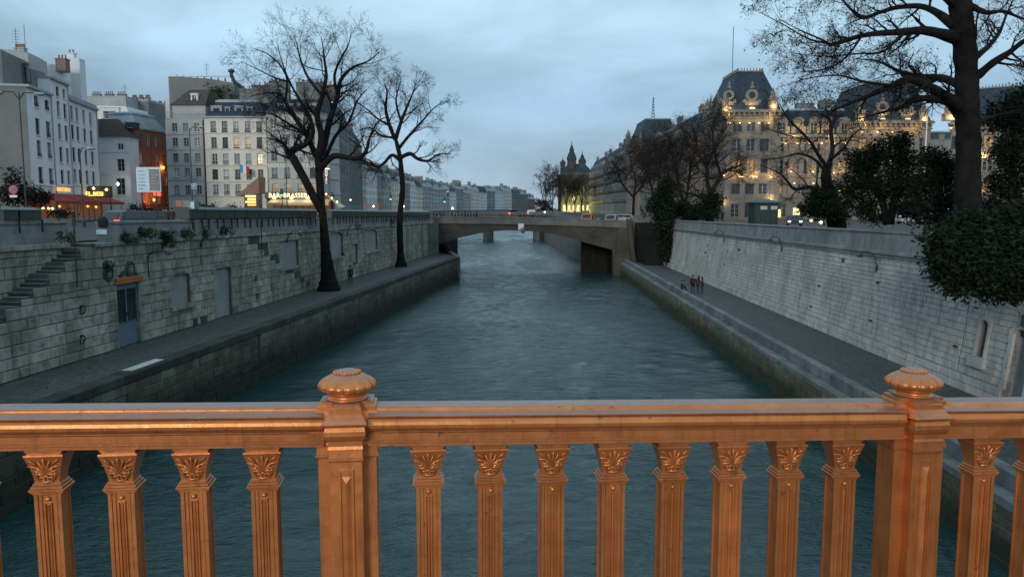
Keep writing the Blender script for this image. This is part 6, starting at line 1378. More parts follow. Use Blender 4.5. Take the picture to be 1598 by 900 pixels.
def oeil(root, p, w_, h, ang=0, lit=True):
    """ornate round-windowed dormer with scrolled shoulders"""
    X = Matrix.Translation(p) @ Matrix.Rotation(ang, 4, 'Z'); mb = MB()
    mb.box(-w_ / 2, w_ / 2, 0, 1.4, 0, h * .42, X=X); n = 14; Xr = X @ Matrix.Translation((0, -.1, h * .68)) @ Matrix.Rotation(pi / 2, 4, 'X')
    rin, rout = w_ * .24, w_ * .46; o_, i_ = [], []
    for z in (.0, -.9):
        o_.append([Xr @ V((rout * cos(2 * pi * k / n), rout * sin(2 * pi * k / n), z)) for k in range(n)]); i_.append([Xr @ V((rin * cos(2 * pi * k / n), rin * sin(2 * pi * k / n), z)) for k in range(n)])
    mb.loops([i_[1], o_[1], o_[0], i_[0], i_[1]], cap=False)
    for s_ in (-1, 1): mb.lathe([(.05, -.12), (w_ * .16, -.1), (w_ * .16, .1), (.05, .12)], 10, X=X @ Matrix.Translation((s_ * w_ * .52, 0, h * .40)) @ Matrix.Rotation(pi / 2, 4, 'X'))
    mb.lathe([(w_ * .16, h), (w_ * .2, h * 1.06), (w_ * .07, h * 1.12), (w_ * .12, h * 1.2), (.03, h * 1.32)], 8, X=X)
    mb.box(-w_ * .62, w_ * .62, -.25, .3, -.1, .14, X=X); d = mb.build('dormer', 'wall_limestone', root, world=True)
    mb = MB(); mb.lathe([(rin, 0), (rin, .02)], 14, X=X @ Matrix.Translation((0, .15, h * .68)) @ Matrix.Rotation(pi / 2, 4, 'X')); put('pane', mb.mesh('pane', 'glass'), d)
    if lit: flood(root, X @ V((0, -.3, .25)), w_ * .55, 70, -.25)
def corner_turret(root, x, y, z, s):
    mb = MB(); mb.box(x - s / 2, x + s / 2, y - s / 2, y + s / 2, z, z + s * 1.4); mb.box(x - s * .62, x + s * .62, y - s * .62, y + s * .62, z + s * 1.4, z + s * 1.6); mb.lathe([(s * .45, z + s * 1.6), (s * .3, z + s * 2.1), (s * .38, z + s * 2.2), (s * .1, z + s * 2.8), (.02, z + s * 3.1)], 10, X=Matrix.Translation((x, y, 0)))
    mb.build('corner_turret', 'wall_limestone', root, world=True)
def palace_block(name, label, A, B, depth, zt, cols, rows, wm, hm, lit={}, roof=None, side=None, pil=(), seed=0, low=True, wing=False):
    t = thing(name, label, 'palace', (A[0], A[1], zp)); hs_ = []
    for j, zc in enumerate(rows):
        for i, px in enumerate(cols):
            u, _ = fx(A, B, px, 325); hs_.append((u, zc, wm, hm[j], lit.get((i, j))))
    crs = [zc - .75 for zc in rows[:-1]]
    X, L = facade(t, A, B, zp, zt, hs_, 'wall_limestone', seed, frames='dg', glass=('glass',), trim='wall_limestone', courses=crs, reveal=.35)
    fp = quadbox(A, B, depth)
    if side: facade(t, fp[3], fp[0], zp, zt, side, 'wall_limestone', seed + 1, frames='dg', glass=('glass',), trim='wall_limestone', outward=V((-1, 0, 0)), courses=crs, reveal=.35)
    side_walls(t, fp, zp, zt, 'wall_limestone', skip=(0, 3) if side else (0,))
    for u, z0, z1 in pil: pilaster(t, X, u, z0, z1, .9)
    bracket_cornice(t, fp, zt)
    return t, fp, X, L
zr5 = [zp + .6, zp + 4.3, Z(266, 155, 1200) , Z(239, 155, 1200), Z(206, 155, 1200)]
zr5 = [zp + .6, Z(303, 155), Z(270, 155), Z(236, 155), Z(205, 155)]; hm5 = [2.6, 2.0, 2.7, 2.4, 1.8]
# pavilion at the river corner
A, B = P2(1129, 155), P2(1214, 155); zt = Z(173, 155)
side_h = [(2.2 + 3.1 * i, z_, 1.5, h_) for i in range(5) for z_, h_ in zip(zr5, hm5)]
pv1, fp, X, L = palace_block('palace_pavilion', 'floodlit limestone corner pavilion with a tall slate mansard roof and flag mast', A, B, 17, zt, [1147, 1168.5, 1189.5], zr5, 1.7, hm5, {(1, 2): 'glass_warm', (0, 2): 'glass_warm'}, side=side_h, seed=40,
    pil=[(.6, zr5[2] - .4, zt - 2.6), (9.6, zr5[2] - .4, zt - 2.6), (.6, zr5[1] - .6, zr5[1] + 2.6), (9.6, zr5[1] - .6, zr5[1] + 2.6), (3.9, zr5[2], zr5[2] + 3), (6.6, zr5[2], zr5[2] + 3)])
mansard(pv1, fp, zt, Z(114, 159) - zt, 2.9, cap='wall_limestone', caph=.35, ov=.3); ins_ = 3.0
cresting(pv1, [(fp[0][0] + ins_, fp[0][1] + ins_), (fp[1][0] - ins_, fp[1][1] + ins_), (fp[2][0] - ins_, fp[2][1] - ins_), (fp[3][0] + ins_, fp[3][1] - ins_)], Z(114, 159) + .3)
mb = MB(); p = at_y(1146, 1, 162); mb.tube([(p.x, 162, Z(116, 159)), (p.x, 162, Z(42, 162))], .07, 6); mb.build('flag_mast', 'dark_metal', pv1, world=True)
for px, w_ in ((1137, 2.2), (1173, 2.7)): oeil(pv1, at_y(px, 170, 155.4) + V((0, 0, -.2)), w_, 4.2)
oeil(pv1, V((fp[0][0] + .4, 163, zt)), 2.5, 3.6, -pi / 2, False)
oeil(pv1, V((fp[0][0] + .4, 169, zt)), 2.2, 3.4, -pi / 2, False)
for px, py, w_ in ((1207, 168, 1.5), (1132, 172, 1.2)): q = at_y(px, py, 154.6); corner_turret(pv1, q.x, 155.2, zt, w_); flood(pv1, q, .9, 55, -.5)
corner_turret(pv1, fp[3][0] + .5, fp[3][1], zt, 1.6)
for px, py, w_, e in ((1156, 276, 1.6, 110), (1178, 276, 1.4, 110), (1129.5, 274, .5, 45), (1203, 277, .5, 45), (1203, 311, .5, 45), (1129.5, 318, .5, 45)): flood(pv1, at_y(px, py, 154.5), w_, e, -.3)
for px, py in ((1137, 181), (1206, 184)): warm(at_y(px, py, 153.8), 60)
# wing with dormers
A, B = P2(1214.3, 157), P2(1335, 157); zt = Z(212, 157)
wg, fp, X, L = palace_block('palace_wing', 'floodlit limestone wing with a row of dormers linking the two slate pavilions', A, B, 14, zt, [1221, 1249.5, 1270, 1290.5, 1311], zr5[:4], 1.6, hm5[:4], {(3, 3): 'glass_bright', (4, 2): 'glass_warm', (0, 1): 'glass_warm'}, seed=44,
    pil=[(fx(A, B, px, 1)[0], zr5[2] - .4, zt - 1.6) for px in (1234, 1260, 1280, 1301)] + [(fx(A, B, px, 1)[0], zr5[1] - .6, zr5[1] + 2.4) for px in (1234, 1280)])
mansard(wg, fp, zt, 5.2, 2.2)
for i, px in enumerate((1221, 1246, 1270, 1290, 1318)):
    p = at_y(px, 208, 157.2); dormer(wg, p, 0, 2.0, 2.4, 'wall_limestone', 2.4, top='arch', glass='glass_warm' if i in (1, 3) else 'glass'); warm(p + V((.9, -1.1, .4)), 38)
for px, py in ((1234, 268), (1269, 268), (1301, 270), (1240, 215), (1296, 214)): flood(wg, at_y(px, py, 156.3), .4, 40, -.3)
chimney(wg, at_y(1262, 1, 163).x, 163, zt + 5, 3.6, 1.4, 2.0, 5, 'wall_dark_plaster'); chimney(wg, at_y(1296, 1, 163).x, 163, zt + 5, 3, 1.4, 2.6, 4, 'wall_dark_plaster')
# second pavilion
A, B = P2(1331, 154), P2(1446, 154); zt = Z(190, 154)
pv2, fp, X, L = palace_block('palace_pavilion', 'second floodlit pavilion with a broad dark slate roof behind the yew trees', A, B, 17, zt, [1342, 1362, 1384, 1408, 1430], zr5, 1.6, hm5, {(0, 3): 'glass_warm', (2, 2): 'glass_warm', (3, 1): 'glass_warm', (1, 3): 'glass_warm'}, seed=46, pil=[(fx(A, B, px, 1)[0], zr5[2] - .4, zt - 2.4) for px in (1335, 1396, 1441)])
mansard(pv2, fp, zt, Z(133, 158) - zt, 2.6, cap='wall_limestone', caph=.35)
for px in (1376, 1415): oeil(pv2, at_y(px, 188, 154.4), 2.6, 3.9)
for px in (1344, 1442): q = at_y(px, 188, 153.8); corner_turret(pv2, q.x, 154.4, zt, 1.4); flood(pv2, q, .9, 60, -.4)
for px, py in ((1352, 196), (1380, 197), (1432, 200)): warm(at_y(px, py, 152.6), 60)
cresting(pv2, [(fp[0][0] + 2.7, fp[0][1] + 2.7), (fp[1][0] - 2.7, fp[1][1] + 2.7), (fp[2][0] - 2.7, fp[2][1] - 2.7), (fp[3][0] + 2.7, fp[3][1] - 2.7)], Z(133, 158) + .3)
for px, py, yy in [(1140 + 15 * i, 190, 154.2) for i in range(5)] + [(1226 + 19 * i, 222, 156.1) for i in range(6)] + [(1346 + 24 * i, 204, 153.1) for i in range(4)] + [(1240 + 30 * i, 284, 155.8) for i in range(3)]:
    q = at_y(px, py, yy); warm(q, 13); mb = MB(); mb.box(q.x - .12, q.x + .12, q.y - .05, q.y + .3, q.z - .3, q.z - .2); o = mb.build('wall_floodlight', 'bulb_warm', pv1 if px < 1214 else wg if px < 1345 else pv2, world=True)
# third: far right building
A, B = P2(1478, 150), P2(1700, 138); zt = Z(190, 148)
pv3, fp, X, L = palace_block('palace_wing', 'large slate-roofed limestone building partly hidden by the plane trunk at right', A, B, 16, zt, [1486, 1512, 1536, 1560, 1584, 1608, 1636], zr5[:4], 1.6, hm5[:4], {(2, 1): 'glass_warm', (3, 1): 'glass_warm', (2, 3): 'glass_warm'}, seed=48, pil=[(fx(A, B, px, 1)[0], zr5[2] - .4, zt - 2.4) for px in (1482, 1524, 1572, 1596)])
mansard(pv3, fp, zt, Z(146, 156) - zt, 3.2, cap='wall_limestone', caph=.3); cresting(pv3, [(fp[0][0] + 5, fp[0][1] + 3.4), (fp[1][0] - 4, fp[1][1] + 3.4)], Z(146, 156) + .3)
for px, py in ((1483, 200), (1534, 246)): flood(pv3, at_y(px, py, 147), .7, 70, -.4)
oeil(pv3, at_y(1484, 188, 149.5), 2.2, 3.2)
A, B = P2(1440, 230), P2(1500, 230); t = thing('rear_palace_block', 'distant blue-slate roofed block seen in the gap between palace pavilion and plane trunk', 'palace', (*A, zp)); facade(t, A, B, zp, Z(218, 230), [], 'wall_far', 1); fp = quadbox(A, B, 12); mansard(t, fp, Z(218, 230), Z(206, 230) - Z(218, 230), 2)
mb = MB(); p = at_y(1457, 1, 140); mb.tube([(p.x, 140, SR), (p.x, 140, Z(187, 140))], .12, 8); mb.lathe([(.1, 0), (.2, .15), (.02, .3)], 8, X=Matrix.Translation((p.x, 140, Z(187, 140)))); o = mb.build('flagpole', 'white_paint'); tag(o, 'slim white flagpole in the gap right of the second palace pavilion', 'flagpole')
# ground floor arcade lights and street lamps glimpsed between the trees
for k, (px, py, y_, mt, lb) in enumerate(((1216, 333, 150, 'bulb_yellow', 'yellow lit doorway lamp beside the dark green kiosk'), (1243, 332, 150, 'glass_bright', 'lit entrance of the palace wing right of the dark green kiosk'), (1266, 344, 90, 'bulb_warm', 'left car headlight glare under the wide bare tree'), (1281, 347, 88, 'bulb_white', 'right car headlight glare under the wide bare tree'), (1310, 299, 148, 'bulb_yellow', 'small yellow lamp right of the wide bare tree'), (1478, 328, 120, 'lamp_blue', 'blue-white glowing sign low between the yew and the plane trunk'), (1416, 283, 150, 'bulb_yellow', 'small yellow window light seen through the yew crown'), (1438, 334, 130, 'bulb_warm', 'dim lamp left of the blue glowing sign'))):
    q = at_y(px, py, y_); s_ = y_ / F; mb = MB(); w_ = {2: 4, 3: 4.5, 5: 4, 0: 2, 1: 5}.get(k, 2.5) * s_; h_ = {0: 6, 1: 8, 5: 4}.get(k, 2) * s_
    if k in (0, 1, 5): mb.box(q.x - w_, q.x + w_, y_, y_ + .2, q.z - h_, q.z + h_)
    else: mb.lathe([(.02, -h_), (w_ * .6, -h_ * .4), (w_ * .6, h_ * .4), (.02, h_)], 10, X=Matrix.Translation(q))
    o = mb.build('street_light' if k not in (1, 5) else 'lit_panel', mt); tag(o, lb, 'light')
# kiosk
q0, q1 = at_y(1186, 1, 92), at_y(1229, 1, 92); t = thing('street_kiosk', 'dark green street kiosk with two pale panels under its roof', 'kiosk', (q0.x, 92, SR)); zk0, zk1 = SR, Z(318, 92)
mb = MB(); mb.box(q0.x + .2, q1.x - .2, 92, 94.5, zk0, zk1); mb.build('body', 'green_paint', t, world=True)
mb = MB(); mb.box(q0.x - .1, q1.x + .1, 91.7, 94.8, zk1, zk1 + .18); mb.loops([[V((x, y, zk1 + .18)) for x, y in ((q0.x, 91.8), (q1.x, 91.8), (q1.x, 94.7), (q0.x, 94.7))], [V((x, y, zk1 + .55)) for x, y in ((q0.x + .9, 93), (q1.x - .9, 93), (q1.x - .9, 93.6), (q0.x + .9, 93.6))]]); mb.build('roof', 'green_paint', t, world=True)
for a, b in ((1197, 1208), (1214, 1224)): mb = MB(); mb.box(at_y(a, 1, 92).x, at_y(b, 1, 92).x, 91.9, 91.98, Z(327, 92), Z(321.5, 92)); mb.build('panel', 'curtain', t, world=True)
for k in range(5): mb = MB(); x = q0.x + .4 + k * (q1.x - q0.x - .8) / 4; mb.box(x - .05, x + .05, 91.93, 92, zk0, zk1); mb.build('pilaster', 'green_paint', t, world=True)

# quay buildings on the right bank receding from the pavilion
RX = lambda y: 39.8 + (y - 172) * -.002
def quay_house(name, label, ya, yb, zt, mat, roofh, nb, nf, roofmat='roof_slate', seed=0, cat='house', dep=14, chim=2, lit=()):
    A, B = (RX(ya), ya + .15), (RX(yb), yb - .15); t = thing(name, label, cat, (*A, zp)); L = yb - ya - .3
    hs_ = []
    for i in range(nb):
        for j in range(nf):
            hs_.append((L * (i + .5) / nb, zp + 1.0 + (zt - zp - 1) * j / nf + .3, min(1.5, L / nb * .5), (zt - zp - 1) / nf * .58, 'glass_warm' if (i, j) in lit else None))
    facade(t, A, B, zp, zt, hs_, mat, seed, courses=[zp + 1 + (zt - zp - 1) * j / nf - .2 for j in range(1, nf)], outward=V((-1, 0, 0)), frames='d', glass=('glass',), reveal=.06)
    fp = [A, B, (B[0] + dep, B[1]), (A[0] + dep, A[1])]; side_walls(t, fp, zp, zt, mat); mansard(t, fp, zt, roofh, 2.6, roofmat)
    for j in range(1, nf):
        zz = zp + 1 + (zt - zp - 1) * j / nf - .15
        if cat == 'house': mb = MB(); mb.box(A[0] - .55, A[0] - .02, ya + .4, yb - .4, zz, zz + .9); mb.build('balcony', 'dark_metal', t, world=True)
    for k in range(chim): chimney(t, A[0] + 3.2, ya + L * (.15 + .7 * k / max(chim - 1, 1)), zt + roofh - 1, 1, 3.0, 2.6, 4, 'chimney_brick', 0)
    for i in range(nb):
        dormer(t, V((A[0] + .4, ya + L * (i + .5) / nb, zt + .3)), -pi / 2, 1.4, 1.8, mat, 2.2, top='tri')
    return t, fp
zq = Z(187, 172, 1083)
quay_house('palace_wing', 'river-facing limestone wing behind the bare brown trees left of the corner pavilion', 172.2, 205, Z(218, 185), 'wall_limestone', 5, 9, 4, seed=60, cat='palace', lit=((0, 1), (1, 1)))
quay_house('palace_wing', 'lower river-facing limestone wing between the corner pavilion and the mast-topped pavilion', 205, 238, Z(234, 215), 'wall_limestone', 4.5, 9, 4, seed=62, cat='palace')
# pavilion with the mast
y0, y1 = 240, 262; zt = Z(229, 250, 989); A, B = (RX(y0), y0), (RX(y0) + 20, y0)
t = thing('palace_pavilion', 'slate mansard pavilion with a lattice mast behind the bare trees', 'palace', (*A, zp)); sh = [(2 + 3.2 * i, zp + 1.2 + 4.2 * j, 1.5, 2.4) for i in range(6) for j in range(4)]
facade(t, (RX(y1) - 1, y1), (A[0] - 1, y0), zp, zt, sh, 'wall_limestone', 64, outward=V((-1, 0, 0)), trim='wall_limestone'); facade(t, (A[0] - 1, y0), B, zp, zt, sh, 'wall_limestone', 65)
fp = [(A[0] - 1, y0), (B[0], y0), (B[0], y1), (A[0] - 1, y1)]; side_walls(t, fp, zp, zt, 'wall_limestone', skip=(0, 3)); bracket_cornice(t, fp, zt)
fpr = [(A[0] - .6, y0 + .4), (A[0] + 12, y0 + .4), (A[0] + 12, y1), (A[0] - .6, y1)]
mansard(t, fpr, zt, Z(187, 244) - zt, 2.4, ov=.05)
mb = MB(); mb.box(A[0] + 4.9, A[0] + 11.6, y0 - .3, y0 + 4, zt, Z(206, 240)); mb.build('attic_block', 'wall_limestone', t, world=True)
for k in range(2): put('window', winmesh(1.1, 1.3, 's', 0, 'd'), t, Matrix.Translation((A[0] + 7 + 2.6 * k, y0 - .38, zt + 3.2)), world=True)
mb = MB(); x, y = A[0] + 5, y0 + 8; zb0, zt0 = Z(187, 246), Z(150, 246)
for dx, dy in ((-.5, -.5), (.5, -.5), (.5, .5), (-.5, .5)): mb.tube([(x + dx, y + dy, zb0), (x + dx * .1, y + dy * .1, zt0)], .06, 4)
for k in range(8):
    s_ = 1 - k / 9; zz = zb0 + (zt0 - zb0) * k / 8; mb.tube([(x - .5 * s_, y - .5 * s_, zz), (x + .5 * s_, y - .5 * s_, zz + .7)], .04, 4); mb.box(x - .25, x + .25, y - .8, y - .5, zz + .1, zz + .3)
mb.build('lattice_mast', 'dark_metal', t, world=True)
corner_turret(t, A[0] - .6, y1 + .5, zt, 2.2); corner_turret(t, A[0] - .2, y0, zt, 1.2)
quay_house('quay_building', 'dark balconied apartment block beside the mast-topped pavilion, with two brown chimneys', 263, 300, Z(250, 290), 'wall_dark_plaster', 6, 9, 5, seed=66)  # tree shade over this row put into the dark plaster colour
quay_house('quay_building', 'grey apartment block with a striped balconied front, second from the mast-topped pavilion', 300, 345, Z(257, 320), 'wall_far', 5.5, 10, 5, seed=68)
quay_house('quay_building', 'last grey apartment block before the turreted hall', 345, 395, Z(266, 365), 'wall_dark_plaster', 5.5, 10, 5, seed=70)  # dark plaster carries the tree shade here as well
# turreted hall with yellow floodlit front
hx0, hx1 = at_y(878, 1, 400).x, at_y(929, 1, 400).x
t = thing('turreted_hall', 'medieval-looking hall with pointed slate turrets and a bright yellow floodlit lower front', 'palace', (hx0, 400, zp)); zt = Z(271, 400)
hs_ = [(1.6 + 2.4 * i, zp + 1.2 + 4.6 * j, 1.1, 2.8, 'glass_bright' if j < 1 else None) for i in range(7) for j in range(3)]
facade(t, (hx0, 400), (hx1, 400), zp, zt, hs_, 'wall_silhouette', 72); fp = quadbox((hx0, 400), (hx1, 400), 30); side_walls(t, fp, zp, zt, 'wall_silhouette'); mansard(t, fp, zt, 5, 4)
for px, rad, zb_, zm, ztt in ((894, 2.3, 270, 250, 226), (911, 1.8, 270, 254, 240), (880, 1.3, 270, 256, 249)):
    x = at_y(px, 1, 404).x; mb = MB(); mb.lathe([(rad, Z(zb_, 404) - 6), (rad, Z(zm, 404)), (rad * 1.12, Z(zm, 404) + .1), (rad * 1.12, Z(zm, 404) + .9)], 14, X=Matrix.Translation((x, 404, 0))); mb.build('turret', 'wall_silhouette', t, world=True)
    mb = MB(); zz = Z(zm, 404) + .9; z9 = Z(ztt, 404); mb.lathe([(rad * 1.15, zz), (rad * .75, zz + (z9 - zz) * .35), (rad * .5, zz + (z9 - zz) * .5), (rad * .55, zz + (z9 - zz) * .6), (rad * .12, z9), (.03, z9 + 2.2)], 14, X=Matrix.Translation((x, 404, 0))); mb.build('turret_roof', 'roof_slate', t, world=True)
for px, py in ((883, 328), (892, 330), (902, 328)):
    q = at_y(px, py, 396); ld_ = bpy.data.lights.new('facade_light', 'POINT'); ld_.energy = 4200 if py > 310 else 120; ld_.color = (1, .86, .22); ld_.shadow_soft_size = .6; lo = bpy.data.objects.new('facade_light', ld_); C.objects.link(lo); lo.location = q
    mb = MB(); mb.box(q.x - .8, q.x + .8, q.y - .1, q.y + .3, q.z - .5, q.z - .1); mb.build('floodlight', 'bulb_yellow', t, world=True)

# ------------------------------------------------------------------ far row on the left bank
r = random.Random(77)
spec = [(556, 259, 300), (589, 270, 350), (600, 272, 370), (622, 277, 400), (640, 283, 430), (660, 288, 465), (692, 290, 510), (712, 292, 550), (735, 293, 600), (760, 292, 650), (785, 294, 710), (812, 300, 780), (835, 306, 860)]
prof = []
for (x0, t0, y0), (x1, t1, y1) in zip(spec[:-1], spec[1:]):
    n = 1 if x1 - x0 < 12 else 2
    for k in range(n): prof.append((x0 + (x1 - x0) * k / n, t0 + (t1 - t0) * k / n + (0 if not prof else r.uniform(-3.5, 3)), y0 + (y1 - y0) * k / n))
prof.append(spec[-1])
place = ['beside the dark receding block', 'just left of the slim tree trunk', 'at the slim tree trunk', 'just right of the slim tree trunk', 'left of the red traffic light', 'behind the two traffic lights', 'above the pedestrians on the bridge', 'right of the pedestrians on the bridge', 'left of the distant bridge pier', 'above the crown of the bridge arch', 'near the end of the far row', 'at the far bend of the river']
tones = ['rounded grey-blue roofed', 'slim white', 'light grey', 'pale stepped', 'broad grey-white', 'low pale', 'dormered grey', 'white-fronted', 'long pale', 'flat-topped grey', 'dark tall-chimneyed', 'brownish']
for k in range(len(prof) - 1):
    x0, ty, ya = prof[k]; x1, _, yb = prof[k + 1]; A, B = P2(x0, ya), P2(x1, yb); zt = Z(ty + 6, ya); L = hypot(B[0] - A[0], B[1] - A[1])
    t = thing('quay_building', tones[(k * 5) % 12 if k else 0] + ' far house ' + place[min(k * 12 // (len(prof) - 1), 11)] + (', the nearer one' if k % 2 else ', the farther one'), 'house', (*A, zs0))
    mt = ['wall_pale_blue', 'wall_plaster_white', 'wall_far', 'wall_plaster_grey', 'wall_cream', 'wall_plaster_white', 'wall_far', 'wall_plaster_white', 'wall_cream', 'wall_plaster_grey', 'wall_pale_blue'][k % 11] if k < len(prof) - 4 else ('wall_dark_plaster', 'chimney_brick', 'wall_dark_plaster')[k % 3]  # distance haze put into paler wall tones for part of this row
    n_sub = max(1, int(L / 16)); nf = 5; nw = max(3, int(L / 3.2))
    hs_ = [((i + .5) * L / nw, zs0 + 1 + j * (zt - zs0 - 1) / nf + .4, 1.4, (zt - zs0) / nf * .6, 'glass_warm' if r.random() < .03 or (k == 0 and j == 0) else None) for i in range(nw) for j in range(nf)]
    facade(t, A, B, zs0, zt, hs_, mt, 80 + k, sills=False, courses=[zs0 + 1 + j * (zt - zs0 - 1) / nf for j in (1, 4)], frames='dg', glass=('glass',)); fp = quadbox(A, B, 14); side_walls(t, fp, zs0, zt, mt)
    mansard(t, fp, zt, max(2.2, (6 / F * ya) + r.uniform(-.5, 2)), 1.8, 'roof_zinc' if k % 4 else 'roof_slate')  # mostly zinc, paler than slate, to put haze into the far roofs
    for j in range(2 + n_sub): s_ = (j + .3) / (2 + n_sub); chimney(t, A[0] + (B[0] - A[0]) * s_ - 2, A[1] + (B[1] - A[1]) * s_, zt + 2.5, r.uniform(1.5, 4), 1, r.uniform(1.2, 4), 3, 'wall_dark_plaster')
antenna(at_y(695, 1, 480).x, 480, Z(292, 480), 10, 'tall thin mast rising among the far left bank roofs')
# wooded rise and last roofs at the end of the river
for k, (px, py, y_, rx, ry, n, lb) in enumerate(((852, 322, 820, 14, 14, 90, 'bare winter wood at the far bend of the river'), (838, 318, 900, 16, 10, 80, 'hazy far tree mass closing the river view'))):
    c = at_y(px, py, y_); s_ = y_ / F; t = MB(); foliage(t, c, (rx * s_, 12, ry * s_), n, 30, 1.0, random.Random(k), clump=2.6); o = t.build('distant_wood', 'leaf_brown', kind='stuff'); o['label'] = lb; o['category'] = 'wood'

# ------------------------------------------------------------------ street furniture, left bank
def bookbox(u0, u1, label):
    t = thing('bookstall_box', label, 'bookstall', WLf.P((u0 + u1) / 2, Hn, -.2), group='dark green bookstall boxes along the left parapet'); X = WLf.M((u0 + u1) / 2, Hn, 0); a = (u1 - u0) / 2 - .01
    mb = MB(); mb.box(-a, a, -.75, .14, .04, .58, X=X); mb.build('box', 'green_paint', t, world=True)
    mb = MB(); mb.loops([[X @ V((x, y, z)) for y, z in ((-.8, .584), (.18, .584), (.18, .63), (-.3, .80), (-.8, .80))] for x in (-a - .03, a + .03)]); mb.build('lid', 'green_paint', t, world=True)
    for s_ in (-.6, .6):
        mb = MB(); mb.box(s_ * a - .035, s_ * a + .035, .10, .19, -.62, .06, X=X); mb.box(s_ * a - .035, s_ * a + .035, -.7, .19, .01, .06, X=X); mb.build('iron_bracket', 'dark_metal', t, world=True)
nb = 0; cnt_ = {}
ub0 = luv(292, 340)[0]; ub1 = WLf.L - 3; u = ub0
while u < ub1:
    if not (luv(497, 340)[0] - .3 < u + 1 < luv(515, 340)[0] + .1):
        nb += 1; pxm = proj(WLf.P(u + 1, Hn))[0]
        where = 'right of the poster column' if pxm < 330 else 'above the second blind arch' if pxm < 370 else 'above the filled-in old stair' if pxm < 440 else 'behind the bent trunk' if pxm < 500 else 'between the big tree and the slim tree' if pxm < 618 else 'beyond the slim tree'
        cnt_[where] = cnt_.get(where, -1) + 1
        bookbox(u, u + 2.0, ['first', 'second', 'third', 'fourth', 'fifth', 'sixth', 'seventh', 'eighth', 'ninth', 'tenth', 'eleventh', 'twelfth', 'thirteenth', 'fourteenth'][cnt_[where]] + ' green bookstall box on the left parapet ' + where)
    u += 2.06
for k, (a, b) in enumerate(((0, 26), (27, 62))):
    ua, ub2 = W2.uv(max(a, 1), 340)[0], W2.uv(b, 340)[0]; X = W2.M((ua + ub2) / 2, Hn, 0); h_ = (ub2 - ua) / 2 - .04; t = thing('bookstall_box', ('leftmost' if k == 0 else 'second') + ' large dark green bookstall box above the stone stair', 'bookstall', W2.P((ua + ub2) / 2, Hn, -.2), group='dark green bookstall boxes along the left parapet')
    mb = MB(); mb.box(-h_, h_, -.8, .12, .03, .50, X=X); mb.build('box', 'green_paint', t, world=True); mb = MB(); mb.loops([[X @ V((x, y, z)) for y, z in ((-.85, .503), (.16, .503), (.16, .54), (-.3, .66), (-.85, .66))] for x in (-h_ - .03, h_ + .03)]); mb.build('lid', 'green_paint', t, world=True)
    mb = MB(); mb.box(h_ - .06, h_ + .0, .13, .2, -.5, .1, X=X); mb.build('iron_bracket', 'dark_metal', t, world=True)
def lamppost(label, px, py_top, dist, zb, arms, lit=False, mat='dark_metal', head='flat', pole=.07):
    b = at_y(px, 1, dist); zt = Z(py_top, dist); t = thing('street_lamp', label, 'lamp post', (b.x, dist, zb)); mb = MB()
    mb.lathe([(.16, 0), (.16, .5), (.09, .7), (pole, 1.0), (pole * .8, zt - zb)], 10, X=Matrix.Translation((b.x, dist, zb))); mb.build('pole', mat, t, world=True)
    for dx, dz in arms:
        mb = MB(); mb.tube([(b.x, dist, zt - .5), (b.x + dx * .3, dist, zt + dz * .6), (b.x + dx * .8, dist, zt + dz), (b.x + dx, dist, zt + dz - .05)], .045, 6); mb.build('arm', mat, t, world=True)
        mb = MB(); s_ = 1 if dx > 0 else -1; X = Matrix.Translation((b.x + dx + .25 * s_, dist, zt + dz - .1)); mb.lathe([(.05, .14), (.2, .1), (.32, 0), (.24, -.1), (.05, -.14)], 12, X=X @ Matrix.Diagonal((1.5, 1, 1, 1))); mb.build('lantern_head', 'grey_frame', t, world=True)
    return t, b, zt
lamppost('tall dark double-armed street lamp in front of the grey blind wall at the far left', 20, 145, 60, SL, [(-1.4, .1), (1.3, .0)], pole=.06)
lamppost('street lamp with one arm standing by the parking sign before the narrow grey house', 287, 200, 95, SL, [(1.1, .2)], pole=.07)
lamppost('slim street lamp carrying the green traffic light before the corner house', 438.5, 232, 100, SL, [(.9, .25)], pole=.07)
lamppost('dark slim lamp post rising in front of the wide white house', 111, 232, 70, SL, [(.7, .1)], pole=.06)
def wallpost(px, y0p, y1p, label):
    u, v0 = luv(px, y1p); t = thing('drain_pipe', label, 'pipe', WLf.P(u, v0, .2)); mb = MB(); mb.tube([WLf.P(u, v0, .16), WLf.P(u, luv(px, y0p)[1], .16)], .04, 6); mb.build('pipe', 'dark_metal', t, world=True)
wallpost(116, 338, 448, 'thin dark vertical pole running down the wall across the stone stair'); wallpost(406, 345, 402, 'thin dark pipe down the wall above the filled-in old stair'); wallpost(228, 402, 432, 'short dark cable pipe right of the door medallions')
# traffic lights
def traffic(px, py, dist, zb, mt, label, on=2):
    q = at_y(px, py, dist); t = thing('traffic_light', label, 'traffic light', (q.x, dist, zb)); mb = MB(); mb.tube([(q.x, dist, zb), (q.x, dist, q.z + .6)], .05, 6); mb.build('pole', 'dark_metal', t, world=True)
    mb = MB(); mb.box(q.x - .17, q.x + .17, dist - .3, dist - .05, q.z - .22, q.z + .85); mb.build('housing', 'dark_metal', t, world=True)
    for k in range(3):
        zz = q.z + .28 * k; mb = MB(); mb.lathe([(.12, 0), (.11, .04), (.04, .06)], 12, X=Matrix.Translation((q.x, dist - .3, zz)) @ Matrix.Rotation(pi / 2, 4, 'X')); mb.build('signal_lens', mt if (k == 0 and on == 2) or (k == 2 and on == 0) else 'dark_metal', t, world=True)
traffic(440.5, 305, 98, SL, 'lamp_green', 'green traffic light glowing in front of the bar sign')
traffic(610, 311, 128, SL, 'lamp_green', 'green traffic light left of the slim tree trunk'); traffic(694, 315, 139, SL, 'lamp_green', 'green traffic light in the crowd at the left end of the bridge')
